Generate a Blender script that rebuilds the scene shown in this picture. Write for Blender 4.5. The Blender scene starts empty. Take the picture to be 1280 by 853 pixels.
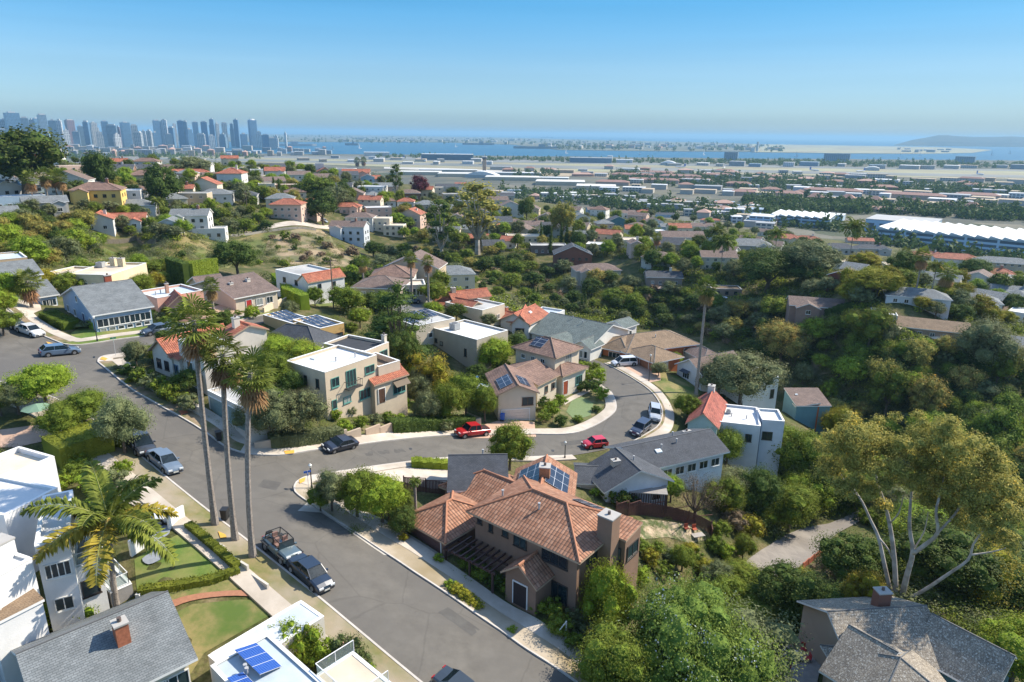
import bpy, bmesh, math, random
import numpy as np
from mathutils import Vector, Matrix, noise
R = math.radians
rnd = random.Random(7)
SC = bpy.context.scene
COL = SC.collection
# ---------------------------------------------------------------- camera model (24 mm drone camera, 40 m above the street)
F = 853.0; PITCH = R(16.9); ROLL = R(0.7); CAM = Vector((0, 0, 40.0))
cP, sP, cR, sR = math.cos(PITCH), math.sin(PITCH), math.cos(ROLL), math.sin(ROLL)
def ray(px, py):
    u = (px - 640) / F; v = (py - 426.5) / F
    U = u * cR + v * sR; V = v * cR - u * sR
    return Vector((U, cP - V * sP, -sP - V * cP))
def P(px, py, z):
    """surveyed point: where the sight line through a pixel meets height z"""
    d = ray(px, py); t = (z - CAM.z) / d.z
    return CAM + d * t
SEA = -65.0; FLAT = -62.0
# ---------------------------------------------------------------- terrain: thin plate through surveyed heights
CTRL = [
 # main street
 (-120,455,11),(0,430,10.5),(75,442,9.5),(0,478,10.5),(122,454,9),(200,510,7.5),(190,420,9),(300,403,8),(345,395,7.5),
 (110,520,8.5),(175,575,7),(255,540,6.5),(235,624,5.8),(300,567,5),(300,670,4.8),(367,611,3.6),(345,707,4),(405,752,3),
 (402,640,3.2),(480,692,1.6),(460,800,2),(525,852,1),(570,752,.6),(625,790,-.2),(720,852,-1.6),(620,930,-.4),(820,930,-3),
 # side street
 (357,570,4),(425,560,2.6),(500,553,.6),(512,578,.6),(572,545,-1.6),(612,572,-1.8),(670,544,-3),(665,572,-3),(715,570,-4),(740,535,-4.2),
 (790,552,-4.8),(827,520,-4.8),(771,505,-4.2),(800,480,-4.6),(738,450,-4.2),(765,480,-4.3),
 # lots left and near
 (0,560,8),(60,640,6.5),(100,720,5),(0,760,5),(60,853,3),(200,720,5),(280,800,3),(200,853,2.5),(300,930,1),(0,930,4),(-300,853,4),(-300,600,9),(-300,470,12),(450,1050,-1),(900,1050,-8),
 # block behind street
 (410,524,4),(480,520,1.5),(340,520,6),(300,490,7.5),(330,440,7.5),(420,420,5),(500,470,1),(500,410,3),(560,470,-1),(620,480,-3.5),(640,440,-3),(700,480,-4),(590,400,1),
 (690,420,-4),(790,440,-5),(860,470,-6),(900,500,-8),(640,520,-3),(700,500,-3.8),(250,380,9),(180,385,9.5),(120,405,10),(100,365,9),(40,370,11),(0,360,13),(320,385,7.5),(390,370,4),(480,360,1),(560,365,-3),(640,385,-5),
 # lots right of side street and the slope below it
 (560,610,.5),(600,640,.3),(650,720,-.6),(640,760,-.8),(740,720,-1.6),(720,765,-1.4),(740,620,-3.5),(800,620,-5),(850,580,-6.5),(880,640,-8.5),(780,660,-5),(840,690,-8),(880,550,-8),(960,545,-11),(1010,530,-17),(960,600,-16),
 (930,730,-14),(1000,680,-16),(1070,640,-18),(850,760,-9),(760,790,-5),(950,830,-10),(1100,745,-9),(1200,840,-7.5),(1050,850,-8),(1300,850,-9),(1250,740,-15),(1280,650,-24),(1130,640,-20),(1500,800,-20),
 # canyon
 (1230,560,-34),(1120,520,-33),(1040,480,-31),(980,455,-30),(900,415,-27),(830,385,-25),(760,372,-22),(700,350,-21),(620,340,-18),(540,322,-14),(470,318,-12),(400,338,-6),(300,330,-3),(250,335,0),(1450,620,-38),
 # far rim
 (1280,480,-25),(1180,430,-17),(1120,420,-15),(1040,385,-13),(960,345,-14),(900,345,-15),(830,345,-15),(780,330,-14),(730,312,-14),(660,305,-13),(600,290,-12),(560,300,-12),(500,285,-8),(440,298,-9),(400,295,-3),(330,285,0),(270,310,-2),(180,315,0),(1450,430,-20),
 (200,345,4),(1280,400,-20),(1200,370,-18),(1050,330,-18),(1150,340,-20),(1280,345,-24),
 # hill to the left, rolling down to the right (height from the distance paced out on the plan)
 *[(a, b, 40 + ray(a, b).z / math.hypot(ray(a, b).x, ray(a, b).y) * d) for a, b, d in [(0,300,235),(60,320,200),(100,325,215),(0,260,300),(100,262,290),(200,285,262),(285,240,380),(230,250,350),(360,270,335),(360,235,430),(450,262,385),(460,235,470),(540,245,470),
   (600,265,430),(640,255,500),(0,230,390),(100,225,420),(0,205,560),(160,215,500),(230,214,520),(300,206,570),(-200,260,300),(-200,220,450),(330,262,360)]],
 (700,275,-15),(800,290,-22),(760,262,-26),(900,300,-24),(980,300,-30),(1050,308,-34),
 (900,272,-55),(1000,285,-56),(1150,325,-44),(1150,315,-52),(1280,338,-44),(1100,290,-61.5),(1280,318,-61.5),(700,245,-50),(560,226,-45),
]
_cp = np.array([[*P(a, b, c)[:2], c] for a, b, c in CTRL])
def _q(x, y):
    x = np.asarray(x, float); y = np.maximum(np.asarray(y, float), 12.0)
    rr = np.sqrt(x * x + y * y)
    return np.stack([np.arctan2(x, y) * 1.6, np.log(rr) * 1.0], -1)
_cq = _q(_cp[:, 0], _cp[:, 1])
def _k(d2): return 0.5 * d2 * np.log(d2 + 1e-9)
def _fit():
    n = len(_cq); d2 = ((_cq[:, None] - _cq[None]) ** 2).sum(-1)
    A = np.zeros((n + 3, n + 3)); A[:n, :n] = _k(d2) + np.eye(n) * 4e-4
    A[:n, n] = 1; A[:n, n + 1:] = _cq; A[n:, :n] = A[:n, n:].T
    b = np.zeros(n + 3); b[:n] = _cp[:, 2]
    return np.linalg.solve(A, b)
_w = _fit()
def _sm(a, b, x):
    t = np.clip((x - a) / (b - a), 0, 1); return t * t * (3 - 2 * t)
def TT(x, y):
    """terrain height, vectorised"""
    x = np.atleast_1d(np.asarray(x, float)); y = np.atleast_1d(np.asarray(y, float))
    out = np.empty(len(x))
    for s in range(0, len(x), 20000):
        q = _q(x[s:s + 20000], y[s:s + 20000])
        d2 = ((q[:, None] - _cq[None]) ** 2).sum(-1)
        out[s:s + 20000] = _k(d2) @ _w[:-3] + _w[-3] + q @ _w[-2:]
    r = np.sqrt(x * x + y * y); ang = np.degrees(np.arctan2(x, y))
    near_end = np.interp(ang, [-45, -25, -10, 0, 12, 30, 45], [620, 560, 520, 560, 640, 680, 700])
    far_end = near_end + np.interp(ang, [-45, -20, 0, 30], [520, 380, 260, 110])
    out = out + (FLAT - out) * _sm(near_end, far_end, r)
    out = np.maximum(out, FLAT)
    return out
_TA = np.radians(np.linspace(-66, 66, 441)); _TR = np.linspace(math.log(8), math.log(6500), 760)
_ga, _gr = np.meshgrid(_TA, _TR); _e = np.exp(_gr); _TG = TT((np.sin(_ga) * _e).ravel(), (np.cos(_ga) * _e).ravel()).reshape(_ga.shape)
_TT = TT
def TT(x, y):
    x = np.atleast_1d(np.asarray(x, float)); y = np.atleast_1d(np.asarray(y, float))
    a = np.clip((np.arctan2(x, y) - _TA[0]) / (_TA[1] - _TA[0]), 0, len(_TA) - 1.001); r = np.clip((np.log(np.hypot(x, y) + 1e-9) - _TR[0]) / (_TR[1] - _TR[0]), 0, len(_TR) - 1.001)
    i = a.astype(int); j = r.astype(int); u = a - i; v = r - j
    return (_TG[j, i] * (1 - u) + _TG[j, i + 1] * u) * (1 - v) + (_TG[j + 1, i] * (1 - u) + _TG[j + 1, i + 1] * u) * v
def T(x, y): return float(TT([x], [y])[0])
_ts = np.concatenate([np.linspace(20, 400, 800), np.geomspace(401, 6000, 500)])
def G(px, py, h=0.0):
    """surveyed ground point under a pixel (h above the ground)"""
    d = ray(px, py); L = math.hypot(d.x, d.y)
    ts = _ts / L
    z = CAM.z + d.z * ts; g = TT(d.x * ts, d.y * ts) + h
    below = np.nonzero(z <= g)[0]
    if len(below) == 0 or below[0] == 0:
        t = ts[-1] if len(below) == 0 else ts[0]
    else:
        i = below[0]; a = z[i - 1] - g[i - 1]; b = g[i] - z[i]
        t = ts[i - 1] + (ts[i] - ts[i - 1]) * a / (a + b + 1e-9)
    p = CAM + d * t
    return Vector((p.x, p.y, T(p.x, p.y)))
# ---------------------------------------------------------------- materials
MATS = {}
def nodes(m):
    m.use_nodes = True; nt = m.node_tree
    return nt, nt.nodes, nt.links, nt.nodes['Principled BSDF']
def setin(b, **k):
    for n, v in k.items():
        n = n.replace('_', ' ')
        if n in b.inputs: b.inputs[n].default_value = v
def noise_mat(name, c1, c2, scale=2.0, rough=.85, bump=.0, detail=6, c3=None, scale2=None, coord='Object', spec=.3, objrand=0.0, metallic=0, bscale=None):
    """two colours mixed by noise, optional third large scale tone, optional bump, optional per-object brightness"""
    if name in MATS: return MATS[name]
    m = bpy.data.materials.new(name); nt, N, L, B = nodes(m)
    tc = N.new('ShaderNodeTexCoord'); src = tc.outputs[coord]
    if coord == 'World':
        pass
    n1 = N.new('ShaderNodeTexNoise'); n1.inputs['Scale'].default_value = scale; n1.inputs['Detail'].default_value = detail
    n1.inputs['Roughness'].default_value = .65
    L.new(src, n1.inputs['Vector'])
    r1 = N.new('ShaderNodeMapRange'); r1.inputs[1].default_value = .33; r1.inputs[2].default_value = .67
    L.new(n1.outputs['Fac'], r1.inputs[0])
    mx = N.new('ShaderNodeMix'); mx.data_type = 'RGBA'
    mx.inputs[6].default_value = (*c1, 1); mx.inputs[7].default_value = (*c2, 1)
    L.new(r1.outputs[0], mx.inputs[0]); col = mx.outputs[2]
    if c3 is not None:
        n2 = N.new('ShaderNodeTexNoise'); n2.inputs['Scale'].default_value = scale2 or scale * .15; n2.inputs['Detail'].default_value = 4
        L.new(src, n2.inputs['Vector'])
        r2 = N.new('ShaderNodeMapRange'); r2.inputs[1].default_value = .42; r2.inputs[2].default_value = .62
        L.new(n2.outputs['Fac'], r2.inputs[0])
        m2 = N.new('ShaderNodeMix'); m2.data_type = 'RGBA'; m2.inputs[7].default_value = (*c3, 1)
        L.new(r2.outputs[0], m2.inputs[0]); L.new(col, m2.inputs[6]); col = m2.outputs[2]
    if objrand:
        oi = N.new('ShaderNodeObjectInfo'); hs = N.new('ShaderNodeHueSaturation')
        mr = N.new('ShaderNodeMapRange'); mr.inputs[3].default_value = 1 - objrand; mr.inputs[4].default_value = 1 + objrand
        L.new(oi.outputs['Random'], mr.inputs[0]); L.new(mr.outputs[0], hs.inputs['Value']); L.new(col, hs.inputs['Color'])
        mh = N.new('ShaderNodeMath'); mh.operation = 'MULTIPLY_ADD'; mh.inputs[1].default_value = 7.31; mh.inputs[2].default_value = .0
        fr = N.new('ShaderNodeMath'); fr.operation = 'FRACT'
        mr2 = N.new('ShaderNodeMapRange'); mr2.inputs[3].default_value = .5 - objrand * .06; mr2.inputs[4].default_value = .5 + objrand * .06
        L.new(oi.outputs['Random'], mh.inputs[0]); L.new(mh.outputs[0], fr.inputs[0]); L.new(fr.outputs[0], mr2.inputs[0]); L.new(mr2.outputs[0], hs.inputs['Hue'])
        col = hs.outputs['Color']
    L.new(col, B.inputs['Base Color'])
    setin(B, Roughness=rough, Metallic=metallic); B.inputs['Specular IOR Level'].default_value = spec
    if bump:
        bp = N.new('ShaderNodeBump'); bp.inputs['Strength'].default_value = 1; bp.inputs['Distance'].default_value = bump
        n3 = N.new('ShaderNodeTexNoise'); n3.inputs['Scale'].default_value = bscale or scale * 3; n3.inputs['Detail'].default_value = 5
        L.new(src, n3.inputs['Vector']); L.new(n3.outputs['Fac'], bp.inputs['Height']); L.new(bp.outputs[0], B.inputs['Normal'])
    MATS[name] = m; return m
def plain(name, c, rough=.5, metallic=0, spec=.5, coat=0):
    if name in MATS: return MATS[name]
    k = .88
    m = noise_mat(name, tuple(x * k for x in c), c, scale=1.7, rough=rough, metallic=metallic, spec=spec)
    if coat: m.node_tree.nodes['Principled BSDF'].inputs['Coat Weight'].default_value = coat
    return m
def stucco(name, c, stain=.12):
    return noise_mat('stucco ' + name, c, tuple(x * (1 - stain) for x in c), scale=.9, rough=.9, bump=.01, bscale=9,
                     c3=tuple(x * (1 - stain * 1.3) for x in c), scale2=.22)
def glassmat():
    if 'window glass' in MATS: return MATS['window glass']
    m = bpy.data.materials.new('window glass'); nt, N, L, B = nodes(m)
    oi = N.new('ShaderNodeObjectInfo'); cr = N.new('ShaderNodeValToRGB')
    cr.color_ramp.elements[0].color = (.012, .02, .028, 1); cr.color_ramp.elements[1].color = (.05, .09, .10, 1)
    e = cr.color_ramp.elements.new(.8); e.color = (.03, .05, .055, 1); cr.color_ramp.elements[2].color = (.30, .32, .30, 1)
    L.new(oi.outputs['Random'], cr.inputs[0]); L.new(cr.outputs[0], B.inputs['Base Color'])
    setin(B, Roughness=.08); B.inputs['Specular IOR Level'].default_value = .8
    MATS['window glass'] = m; return m
def tile_mat(name, c1, c2, c3, barrel=.26, course=.38, bumpd=.05):
    """barrel tiles laid in courses: UV is metres along the eave / up the slope"""
    if name in MATS: return MATS[name]
    m = bpy.data.materials.new(name); nt, N, L, B = nodes(m)
    uv = N.new('ShaderNodeUVMap'); uv.uv_map = 'UVMap'; sx = N.new('ShaderNodeSeparateXYZ'); L.new(uv.outputs[0], sx.inputs[0])
    def M(op, a, b=None, v=None):
        n = N.new('ShaderNodeMath'); n.operation = op; L.new(a, n.inputs[0])
        if b is not None: L.new(b, n.inputs[1])
        if v is not None: n.inputs[1].default_value = v
        return n.outputs[0]
    u = M('DIVIDE', sx.outputs[0], v=barrel); vv = M('DIVIDE', sx.outputs[1], v=course)
    fu = M('FRACT', u); fv = M('FRACT', vv); iu = M('FLOOR', u); iv = M('FLOOR', vv)
    arch = M('SINE', M('MULTIPLY', fu, v=math.pi)); up = M('SUBTRACT', fv, v=1.0); up = M('MULTIPLY', up, v=-.6)
    hgt = M('ADD', arch, up)
    cb = N.new('ShaderNodeCombineXYZ'); L.new(iu, cb.inputs[0]); L.new(iv, cb.inputs[1])
    wn = N.new('ShaderNodeTexWhiteNoise'); wn.noise_dimensions = '2D'; L.new(cb.outputs[0], wn.inputs['Vector'])
    cr = N.new('ShaderNodeValToRGB'); cr.color_ramp.elements[0].color = (*c1, 1); cr.color_ramp.elements[1].color = (*c3, 1)
    e = cr.color_ramp.elements.new(.5); e.color = (*c2, 1); L.new(wn.outputs['Value'], cr.inputs[0])
    tc = N.new('ShaderNodeTexCoord'); n2 = N.new('ShaderNodeTexNoise'); n2.inputs['Scale'].default_value = .6; n2.inputs['Detail'].default_value = 5
    L.new(tc.outputs['Object'], n2.inputs['Vector'])
    mr = N.new('ShaderNodeMapRange'); mr.inputs[1].default_value = .35; mr.inputs[2].default_value = .7; mr.inputs[3].default_value = 1.1; mr.inputs[4].default_value = .72
    L.new(n2.outputs['Fac'], mr.inputs[0])
    # darker in the troughs between barrels and at the edge of each course
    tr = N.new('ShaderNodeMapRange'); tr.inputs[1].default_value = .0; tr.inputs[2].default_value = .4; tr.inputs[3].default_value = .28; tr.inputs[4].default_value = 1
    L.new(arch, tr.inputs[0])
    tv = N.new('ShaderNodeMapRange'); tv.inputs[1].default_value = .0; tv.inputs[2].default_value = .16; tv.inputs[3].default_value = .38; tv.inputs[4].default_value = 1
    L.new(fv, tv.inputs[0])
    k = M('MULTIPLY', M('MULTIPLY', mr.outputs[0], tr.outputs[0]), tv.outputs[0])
    hs = N.new('ShaderNodeHueSaturation'); L.new(cr.outputs[0], hs.inputs['Color']); L.new(k, hs.inputs['Value'])
    L.new(hs.outputs[0], B.inputs['Base Color'])
    bp = N.new('ShaderNodeBump'); bp.inputs['Strength'].default_value = 1; bp.inputs['Distance'].default_value = bumpd
    L.new(hgt, bp.inputs['Height']); L.new(bp.outputs[0], B.inputs['Normal'])
    setin(B, Roughness=.85); MATS[name] = m; return m
def shingle_mat(name, c1, c2, course=.16, width=.32, lichen=None):
    if name in MATS: return MATS[name]
    m = bpy.data.materials.new(name); nt, N, L, B = nodes(m)
    uv = N.new('ShaderNodeUVMap'); uv.uv_map = 'UVMap'
    br = N.new('ShaderNodeTexBrick'); br.inputs['Scale'].default_value = 1; br.inputs['Brick Width'].default_value = width
    br.inputs['Row Height'].default_value = course; br.inputs['Mortar Size'].default_value = .012
    br.inputs['Color1'].default_value = (*c1, 1); br.inputs['Color2'].default_value = (*c2, 1); br.inputs['Mortar'].default_value = (*[x * .55 for x in c1], 1)
    L.new(uv.outputs[0], br.inputs['Vector'])
    tc = N.new('ShaderNodeTexCoord'); n2 = N.new('ShaderNodeTexNoise'); n2.inputs['Scale'].default_value = .8; n2.inputs['Detail'].default_value = 7
    L.new(tc.outputs['Object'], n2.inputs['Vector'])
    mr = N.new('ShaderNodeMapRange'); mr.inputs[1].default_value = .3; mr.inputs[2].default_value = .7; mr.inputs[3].default_value = 1.15; mr.inputs[4].default_value = .8
    L.new(n2.outputs['Fac'], mr.inputs[0])
    hs = N.new('ShaderNodeHueSaturation'); L.new(br.outputs['Color'], hs.inputs['Color']); L.new(mr.outputs[0], hs.inputs['Value']); col = hs.outputs[0]
    if lichen:
        n3 = N.new('ShaderNodeTexNoise'); n3.inputs['Scale'].default_value = 6.5; n3.inputs['Detail'].default_value = 9; n3.inputs['Roughness'].default_value = .75
        L.new(tc.outputs['Object'], n3.inputs['Vector'])
        m3 = N.new('ShaderNodeMapRange'); m3.inputs[1].default_value = .53; m3.inputs[2].default_value = .62
        L.new(n3.outputs['Fac'], m3.inputs[0]); mx = N.new('ShaderNodeMix'); mx.data_type = 'RGBA'; mx.inputs[7].default_value = (*lichen, 1)
        L.new(m3.outputs[0], mx.inputs[0]); L.new(col, mx.inputs[6]); col = mx.outputs[2]
    L.new(col, B.inputs['Base Color'])
    bp = N.new('ShaderNodeBump'); bp.inputs['Distance'].default_value = .02; L.new(br.outputs['Fac'], bp.inputs['Height']); bp.invert = True
    L.new(bp.outputs[0], B.inputs['Normal']); setin(B, Roughness=.9); MATS[name] = m; return m
def leaf_mat(name, c1, c2, rand=.25, transl=.25, c3=None):
    """foliage: each leaf island and each plant varies a little"""
    if name in MATS: return MATS[name]
    m = bpy.data.materials.new(name); nt, N, L, B = nodes(m)
    ge = N.new('ShaderNodeNewGeometry'); cr = N.new('ShaderNodeValToRGB')
    cr.color_ramp.elements[0].color = (*c1, 1); cr.color_ramp.elements[1].color = (*c2, 1)
    if c3: e = cr.color_ramp.elements.new(.86); e.color = (*c2, 1); cr.color_ramp.elements[2].color = (*c3, 1)
    n1 = N.new('ShaderNodeTexNoise'); n1.inputs['Scale'].default_value = .55; n1.inputs['Detail'].default_value = 3; L.new(ge.outputs['Position'], n1.inputs['Vector'])
    ad = N.new('ShaderNodeMath'); ad.operation = 'MULTIPLY_ADD'; L.new(ge.outputs['Random Per Island'], ad.inputs[0]); ad.inputs[1].default_value = .6
    sb = N.new('ShaderNodeMapRange'); sb.inputs[1].default_value = .35; sb.inputs[2].default_value = .65; sb.inputs[3].default_value = 0; sb.inputs[4].default_value = .45
    L.new(n1.outputs['Fac'], sb.inputs[0]); L.new(sb.outputs[0], ad.inputs[2]); L.new(ad.outputs[0], cr.inputs[0])
    oi = N.new('ShaderNodeObjectInfo'); hs = N.new('ShaderNodeHueSaturation')
    mr = N.new('ShaderNodeMapRange'); mr.inputs[3].default_value = 1 - rand; mr.inputs[4].default_value = 1 + rand
    L.new(oi.outputs['Random'], mr.inputs[0]); L.new(mr.outputs[0], hs.inputs['Value'])
    mh = N.new('ShaderNodeMath'); mh.operation = 'MULTIPLY'; mh.inputs[1].default_value = 13.7; fr = N.new('ShaderNodeMath'); fr.operation = 'FRACT'
    L.new(oi.outputs['Random'], mh.inputs[0]); L.new(mh.outputs[0], fr.inputs[0])
    m2 = N.new('ShaderNodeMapRange'); m2.inputs[3].default_value = .5 - rand * .09; m2.inputs[4].default_value = .5 + rand * .07
    L.new(fr.outputs[0], m2.inputs[0]); L.new(m2.outputs[0], hs.inputs['Hue']); L.new(cr.outputs[0], hs.inputs['Color'])
    L.new(hs.outputs[0], B.inputs['Base Color']); setin(B, Roughness=.7); B.inputs['Specular IOR Level'].default_value = .15
    tr = N.new('ShaderNodeBsdfTranslucent'); L.new(hs.outputs[0], tr.inputs['Color'])
    ms = N.new('ShaderNodeMixShader'); ms.inputs[0].default_value = transl
    L.new(B.outputs[0], ms.inputs[1]); L.new(tr.outputs[0], ms.inputs[2]); L.new(ms.outputs[0], N['Material Output'].inputs['Surface'])
    MATS[name] = m; return m
# ---------------------------------------------------------------- mesh building
class MB:
    def __init__(s): s.v = []; s.f = []; s.mi = []; s.uv = []
    def face(s, pts, mi=0, uv=None):
        n = len(s.v); s.v.extend([tuple(p) for p in pts]); s.f.append(tuple(range(n, n + len(pts)))); s.mi.append(mi)
        s.uv.append(uv if uv else [(0, 0)] * len(pts))
    def poly(s, verts, faces, mi=0):
        n = len(s.v); s.v.extend([tuple(p) for p in verts])
        for f in faces: s.f.append(tuple(n + i for i in f)); s.mi.append(mi); s.uv.append([(0, 0)] * len(f))
    def box(s, c, d, rz=0, mi=0, taper=1.0):
        cx, cy, cz = c; hx, hy, hz = d[0] / 2, d[1] / 2, d[2] / 2; co, si = math.cos(rz), math.sin(rz); vs = []
        for z, t in ((-hz, 1), (hz, taper)):
            for x, y in ((-hx, -hy), (hx, -hy), (hx, hy), (-hx, hy)):
                x *= t; y *= t; vs.append((cx + x * co - y * si, cy + x * si + y * co, cz + z))
        s.poly(vs, [(3, 2, 1, 0), (4, 5, 6, 7), (0, 1, 5, 4), (1, 2, 6, 5), (2, 3, 7, 6), (3, 0, 4, 7)], mi)
    def b2(s, x0, x1, y0, y1, z0, z1, mi=0): s.box(((x0 + x1) / 2, (y0 + y1) / 2, (z0 + z1) / 2), (x1 - x0, y1 - y0, z1 - z0), 0, mi)
    def prism(s, outline, z0, z1, mi=0):
        n = len(outline); vs = [(x, y, z0) for x, y in outline] + [(x, y, z1) for x, y in outline]
        s.poly(vs, [tuple(reversed(range(n))), tuple(range(n, 2 * n))] + [(i, (i + 1) % n, n + (i + 1) % n, n + i) for i in range(n)], mi)
    def tube(s, pts, rad, seg=6, mi=0, cap=True):
        pts = [Vector(p) for p in pts]; n = len(pts); rads = rad if isinstance(rad, (list, tuple)) else [rad] * n
        vs = []; up = None
        for i, p in enumerate(pts):
            t = (pts[min(i + 1, n - 1)] - pts[max(i - 1, 0)]).normalized()
            if up is None: up = t.orthogonal().normalized()
            up = (up - t * up.dot(t)); up = up.normalized() if up.length > 1e-6 else t.orthogonal().normalized()
            b = t.cross(up)
            for k in range(seg):
                a = 2 * math.pi * k / seg; vs.append(p + (up * math.cos(a) + b * math.sin(a)) * rads[i])
        fs = []
        for i in range(n - 1):
            for k in range(seg):
                k2 = (k + 1) % seg; fs.append((i * seg + k, i * seg + k2, (i + 1) * seg + k2, (i + 1) * seg + k))
        if cap: fs += [tuple(reversed(range(seg))), tuple(range((n - 1) * seg, n * seg))]
        s.poly(vs, fs, mi)
    def cyl(s, c, r, h, seg=12, mi=0, r2=None, axis='z'):
        r2 = r if r2 is None else r2; a = Vector((0, 0, h)) if axis == 'z' else (Vector((h, 0, 0)) if axis == 'x' else Vector((0, h, 0)))
        s.tube([Vector(c), Vector(c) + a], [r, r2], seg, mi)
    def mesh(s, name, mats, smooth=False, merge=False):
        me = bpy.data.meshes.new(name); me.from_pydata(s.v, [], s.f)
        for m in (mats if isinstance(mats, (list, tuple)) else [mats]): me.materials.append(m)
        me.polygons.foreach_set('material_index', s.mi)
        uvl = me.uv_layers.new(name='UVMap'); flat = [c for f in s.uv for p in f for c in p]; uvl.data.foreach_set('uv', flat)
        if smooth: me.polygons.foreach_set('use_smooth', [True] * len(s.f))
        me.update(); return me
    def obj(s, name, mats, parent=None, smooth=False, loc=None, rz=0):
        return link(name, s.mesh(name, mats, smooth), parent, loc, rz)
def link(name, data, parent=None, loc=None, rz=0, scale=None):
    o = bpy.data.objects.new(name, data); COL.objects.link(o)
    if parent is not None: o.parent = parent
    if loc is not None: o.location = loc
    if rz: o.rotation_euler = (0, 0, rz)
    if scale is not None: o.scale = scale if hasattr(scale, '__len__') else (scale,) * 3
    return o
def tag(o, label, cat, group=None):
    o['label'] = label; o['category'] = cat
    if group: o['group'] = group
    return o
def kind(o, k, label=None):
    o['kind'] = k
    if label: o['label'] = label
    return o
def thing(name, label, cat, loc=(0, 0, 0), rz=0, group=None):
    o = link(name, None, None, loc, rz); o.empty_display_size = .5
    return tag(o, label, cat, group)
def dup(root, loc, rz=0, label=None, group=None, scale=None):
    def rec(o, par):
        c = o.copy(); COL.objects.link(c)
        if par is not None: c.parent = par
        for ch in KIDS.get(o.name, []): rec(ch, c)
        return c
    c = rec(root, None); c.location = loc; c.rotation_euler = (0, 0, rz)
    if label: c['label'] = label
    if group: c['group'] = group
    if scale is not None: c.scale = scale if hasattr(scale, '__len__') else (scale,) * 3
    return c
KIDS = {}
def proto_kids(root):
    for o in [root] + list(root.children_recursive): KIDS[o.name] = list(o.children)
# drape helpers ---------------------------------------------------------------
def densify(pts, step, closed=False):
    out = []; n = len(pts)
    for i in range(n if closed else n - 1):
        a, b = pts[i], pts[(i + 1) % n]; k = max(1, int((b - a).length / step))
        out += [a.lerp(b, j / k) for j in range(k)]
    if not closed: out.append(pts[-1])
    return out
def smooth_line(pts, n=4, closed=False):
    out = []; N_ = len(pts); g = lambda i: pts[i % N_] if closed else pts[max(0, min(N_ - 1, i))]
    for i in range(N_ if closed else N_ - 1):
        p0, p1, p2, p3 = g(i - 1), g(i), g(i + 1), g(i + 2)
        for k in range(n):
            t = k / n; out.append(.5 * ((2 * p1) + (p2 - p0) * t + (2 * p0 - 5 * p1 + 4 * p2 - p3) * t * t + (3 * p1 - p0 - 3 * p2 + p3) * t ** 3))
    if not closed: out.append(pts[-1])
    return out
def xy(p): return Vector((p[0], p[1]))
def patch(name, outline, dz, mat, grid=2.0, skirt=0.0, pix=True, hfun=None, smoothn=0):
    """a sheet following the ground inside an outline of surveyed pixels"""
    pts = [xy(G(*p)) for p in outline] if pix else [Vector(p[:2]) for p in outline]
    if smoothn: pts = smooth_line(pts, smoothn, True)
    bm = bmesh.new(); bm.faces.new([bm.verts.new((p.x, p.y, 0)) for p in pts])
    x0, x1 = min(p.x for p in pts), max(p.x for p in pts); y0, y1 = min(p.y for p in pts), max(p.y for p in pts)
    for ax, lo, hi in ((0, x0, x1), (1, y0, y1)):
        k = math.ceil(lo / grid) * grid
        while k < hi:
            co = (k, 0, 0) if ax == 0 else (0, k, 0); no = (1, 0, 0) if ax == 0 else (0, 1, 0)
            bmesh.ops.bisect_plane(bm, geom=bm.verts[:] + bm.edges[:] + bm.faces[:], plane_co=co, plane_no=no); k += grid
    bmesh.ops.triangulate(bm, faces=bm.faces[:])
    if hfun is None: z = TT([v.co.x for v in bm.verts], [v.co.y for v in bm.verts])
    else: z = [hfun(v.co.x, v.co.y) for v in bm.verts]
    for v, h in zip(bm.verts, z): v.co.z = h + dz
    for f in bm.faces:
        if f.normal.z < 0: f.normal_flip()
    if skirt:
        be = [e for e in bm.edges if e.is_boundary]
        r = bmesh.ops.extrude_edge_only(bm, edges=be)
        for g in r['geom']:
            if isinstance(g, bmesh.types.BMVert): g.co.z -= skirt
    bm.normal_update()
    me = bpy.data.meshes.new(name); bm.to_mesh(me); bm.free(); me.materials.append(mat)
    return link(name, me)
def strip(name, a, b, dz, mat, skirt=0.0, m=2):
    """ribbon between two lines of world points"""
    mb = MB(); n = len(a); X = []; Y = []
    for i in range(n):
        for j in range(m + 1): p = a[i].lerp(b[i], j / m); X.append(p.x); Y.append(p.y)
    Z = TT(X, Y) + dz; V = [(x, y, z) for x, y, z in zip(X, Y, Z)]; W_ = m + 1; fs = []
    for i in range(n - 1):
        for j in range(m):
            q = (i * W_ + j, i * W_ + j + 1, (i + 1) * W_ + j + 1, (i + 1) * W_ + j)
            p0, p1, p2 = (Vector(V[k]) for k in q[:3])
            if (p1 - p0).cross(p2 - p1).z < 0: q = tuple(reversed(q))
            fs.append(q)
    if skirt:
        for j in (0, m):
            for i in range(n - 1):
                k = len(V); A, B_ = V[i * W_ + j], V[(i + 1) * W_ + j]
                V += [(A[0], A[1], A[2] - skirt), (B_[0], B_[1], B_[2] - skirt)]; fs.append((i * W_ + j, (i + 1) * W_ + j, k + 1, k))
    mb.poly(V, fs); return mb.obj(name, mat)
def offset(line, d):
    out = []
    for i in range(len(line)):
        t = line[min(i + 1, len(line) - 1)] - line[max(i - 1, 0)]; t = t.normalized() if t.length > 1e-6 else Vector((1, 0))
        out.append(line[i] + Vector((-t.y, t.x)) * d)
    return out
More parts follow.
